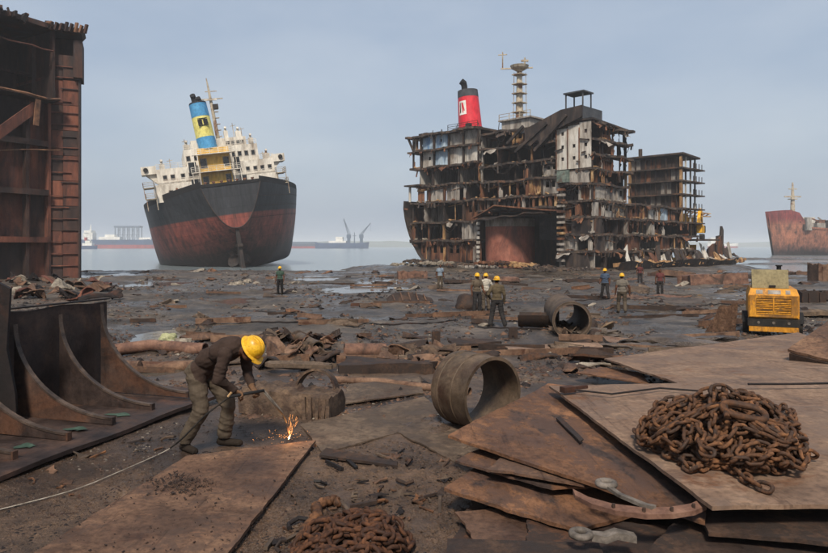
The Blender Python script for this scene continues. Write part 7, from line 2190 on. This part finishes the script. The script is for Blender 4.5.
# ------------------------------------------------------------------ clods, flakes and litter too small to count
def crumbs(name, label, mat, n, seed, region, size, flat=.6):
    rs_ = np.random.default_rng(seed)
    px, py = region(rs_, n)
    d = np.full(n, 20.0)
    for _ in range(60):
        gp = np.interp(d, [-30, 9, 22, 30, 45, 80, 96, 108, 125], [.03, 0, -.3, -.52, -.6, -1.0, -1.35, -1.7, -2.5])
        d = .5 * d + .5 * 660 * (CAMZ - gp) / (py - HORY)
    x = (px - 414) / 660 * d
    z = ground_z(x, d)
    ok = z > SEA + .1
    x, d, z = x[ok], d[ok], z[ok]; n = len(x)
    s = size(rs_, n, d)
    base = np.array([(1, 0, 0), (-.5, .87, 0), (-.5, -.87, 0), (.1, .1, 1), (.3, -.5, .55), (-.6, .3, .5)], float)
    faces = np.array([(0, 1, 3), (1, 5, 3), (5, 2, 3), (2, 4, 3), (4, 0, 3), (1, 2, 5), (2, 0, 4)], int)
    V = base[None] * (1 + rs_.uniform(-.45, .45, (n, 6, 3)))
    V[:, :, 2] *= flat * rs_.uniform(.4, 1.3, (n, 1))
    V[:, :, 0] *= rs_.uniform(.6, 1.9, (n, 1))
    a = rs_.uniform(0, 6.28, n); ca, sa = np.cos(a)[:, None], np.sin(a)[:, None]
    X = V[:, :, 0] * ca - V[:, :, 1] * sa; Y = V[:, :, 0] * sa + V[:, :, 1] * ca
    co = np.stack([X * s[:, None] + x[:, None], Y * s[:, None] + d[:, None], V[:, :, 2] * s[:, None] + z[:, None] - .1 * s[:, None]], -1).reshape(-1, 3)
    fc = (faces[None] + (np.arange(n) * 6)[:, None, None]).reshape(-1, 3)
    me = bpy.data.meshes.new(name)
    me.vertices.add(len(co)); me.vertices.foreach_set("co", co.ravel().astype(np.float32))
    me.loops.add(fc.size); me.loops.foreach_set("vertex_index", fc.ravel().astype(np.int32))
    me.polygons.add(len(fc)); me.polygons.foreach_set("loop_start", np.arange(0, fc.size, 3, dtype=np.int32))
    me.update(calc_edges=True)
    tag(link_mesh(name, me, M[mat]), label, "debris", kind="stuff")
def clumpy(rs_, n, x0, x1, y0, y1, pw, cl=.0):
    px = rs_.uniform(x0, x1, n * 4); py = y0 + (y1 - y0) * rs_.random(n * 4) ** pw
    k = fbm(px / 38, py / 11, 4, 17) + rs_.uniform(-.25, .25, n * 4)
    i = np.nonzero(k > cl)[0][:n]
    if len(i) < n: i = np.concatenate([i, np.arange(n - len(i))])
    return px[i], py[i]
crumbs("mud_clods", "dark mud clods covering the beach", 'mud', 16000, 1, lambda r, n: clumpy(r, n, -30, 860, 272, 400, 1.3, .1), lambda r, n, d: (.010 + .04 * r.random(n) ** 4) * (1 + d / 18))
crumbs("rust_flakes", "rust flakes and scrap crumbs strewn over the mud", 'plate_brown', 9000, 2, lambda r, n: clumpy(r, n, -30, 860, 274, 420, 1.3, .08), lambda r, n, d: (.010 + .04 * r.random(n) ** 3) * (1 + d / 16))
crumbs("dark_crumbs", "black scrap crumbs strewn over the mud", 'steel_black', 6000, 3, lambda r, n: clumpy(r, n, -30, 860, 271, 400, 1.2, .16), lambda r, n, d: (.010 + .045 * r.random(n) ** 4) * (1 + d / 16), .8)
crumbs("pale_litter", "pale litter and foam bits scattered over the mud", 'foam', 900, 4, lambda r, n: clumpy(r, n, -30, 860, 272, 420, 1.3, .12), lambda r, n, d: (.008 + .03 * r.random(n) ** 3) * (1 + d / 16))
# foreground crumbs between the plates
crumbs("fore_clods", "earth and rust crumbs on the ground between the near plates", 'mud', 16000, 5, lambda r, n: clumpy(r, n, 240, 470, 420, 553, .8, -.25), lambda r, n, d: .005 + .034 * r.random(n) ** 4)
crumbs("fore_flakes", "brown rust flakes on the ground between the near plates", 'plate_brown', 3500, 6, lambda r, n: clumpy(r, n, 240, 470, 415, 553, .8, -.1), lambda r, n, d: .003 + .018 * r.random(n) ** 3, .4)
crumbs("left_clods", "earth crumbs on the strip between bracket panel and cut plate", 'mud', 12000, 7, lambda r, n: clumpy(r, n, -10, 190, 405, 560, 1, -.2), lambda r, n, d: .004 + .02 * r.random(n) ** 3)
crumbs("left_flakes", "pale torn shreds on the strip beside the bracket panel", 'foam', 260, 8, lambda r, n: clumpy(r, n, 60, 180, 415, 470, 1, .12), lambda r, n, d: .004 + .02 * r.random(n) ** 2, .4)
crumbs("fore_dark", "black scale crumbs on the ground between the near plates", 'steel_black', 5000, 9, lambda r, n: clumpy(r, n, 0, 470, 405, 560, .9, .0), lambda r, n, d: .004 + .02 * r.random(n) ** 3, .6)
# loose scale lying on the cut plate
rs2 = np.random.default_rng(12)
mb = MB()
for k in range(420):
    px, py = 180 + rs2.normal() * 17, 484 + rs2.normal() * 5.5
    p = PZ(px, py, .085)
    s_ = .003 + .017 * rs2.random() ** 3
    a = rs2.random() * 3
    v = Vector((math.cos(a), math.sin(a), .2)) * s_
    mb.bar(p - v, p + v + Vector((0, 0, rs2.random() * .012)), s_ * .9, s_ * .5)
tag(mb.build("loose_scale", M['plate_dark']), "patch of loose black scale lying on the plate being cut", "debris", kind="stuff")
mb = MB()
for k in range(420):
    px, py = rs2.uniform(60, 316), rs2.uniform(446, 552)
    p = PZ(px, py, .088)
    if not (-3.0 < p.x < -1.25): continue
    s_ = .003 + .009 * rs2.random() ** 3; a = rs2.random() * 3; v = Vector((math.cos(a), math.sin(a), .1)) * s_
    mb.bar(p - v, p + v, s_, s_ * .6)
tag(mb.build("plate_grit", M['plate_dark']), "fine dark grit strewn over the plate being cut", "debris", kind="stuff")
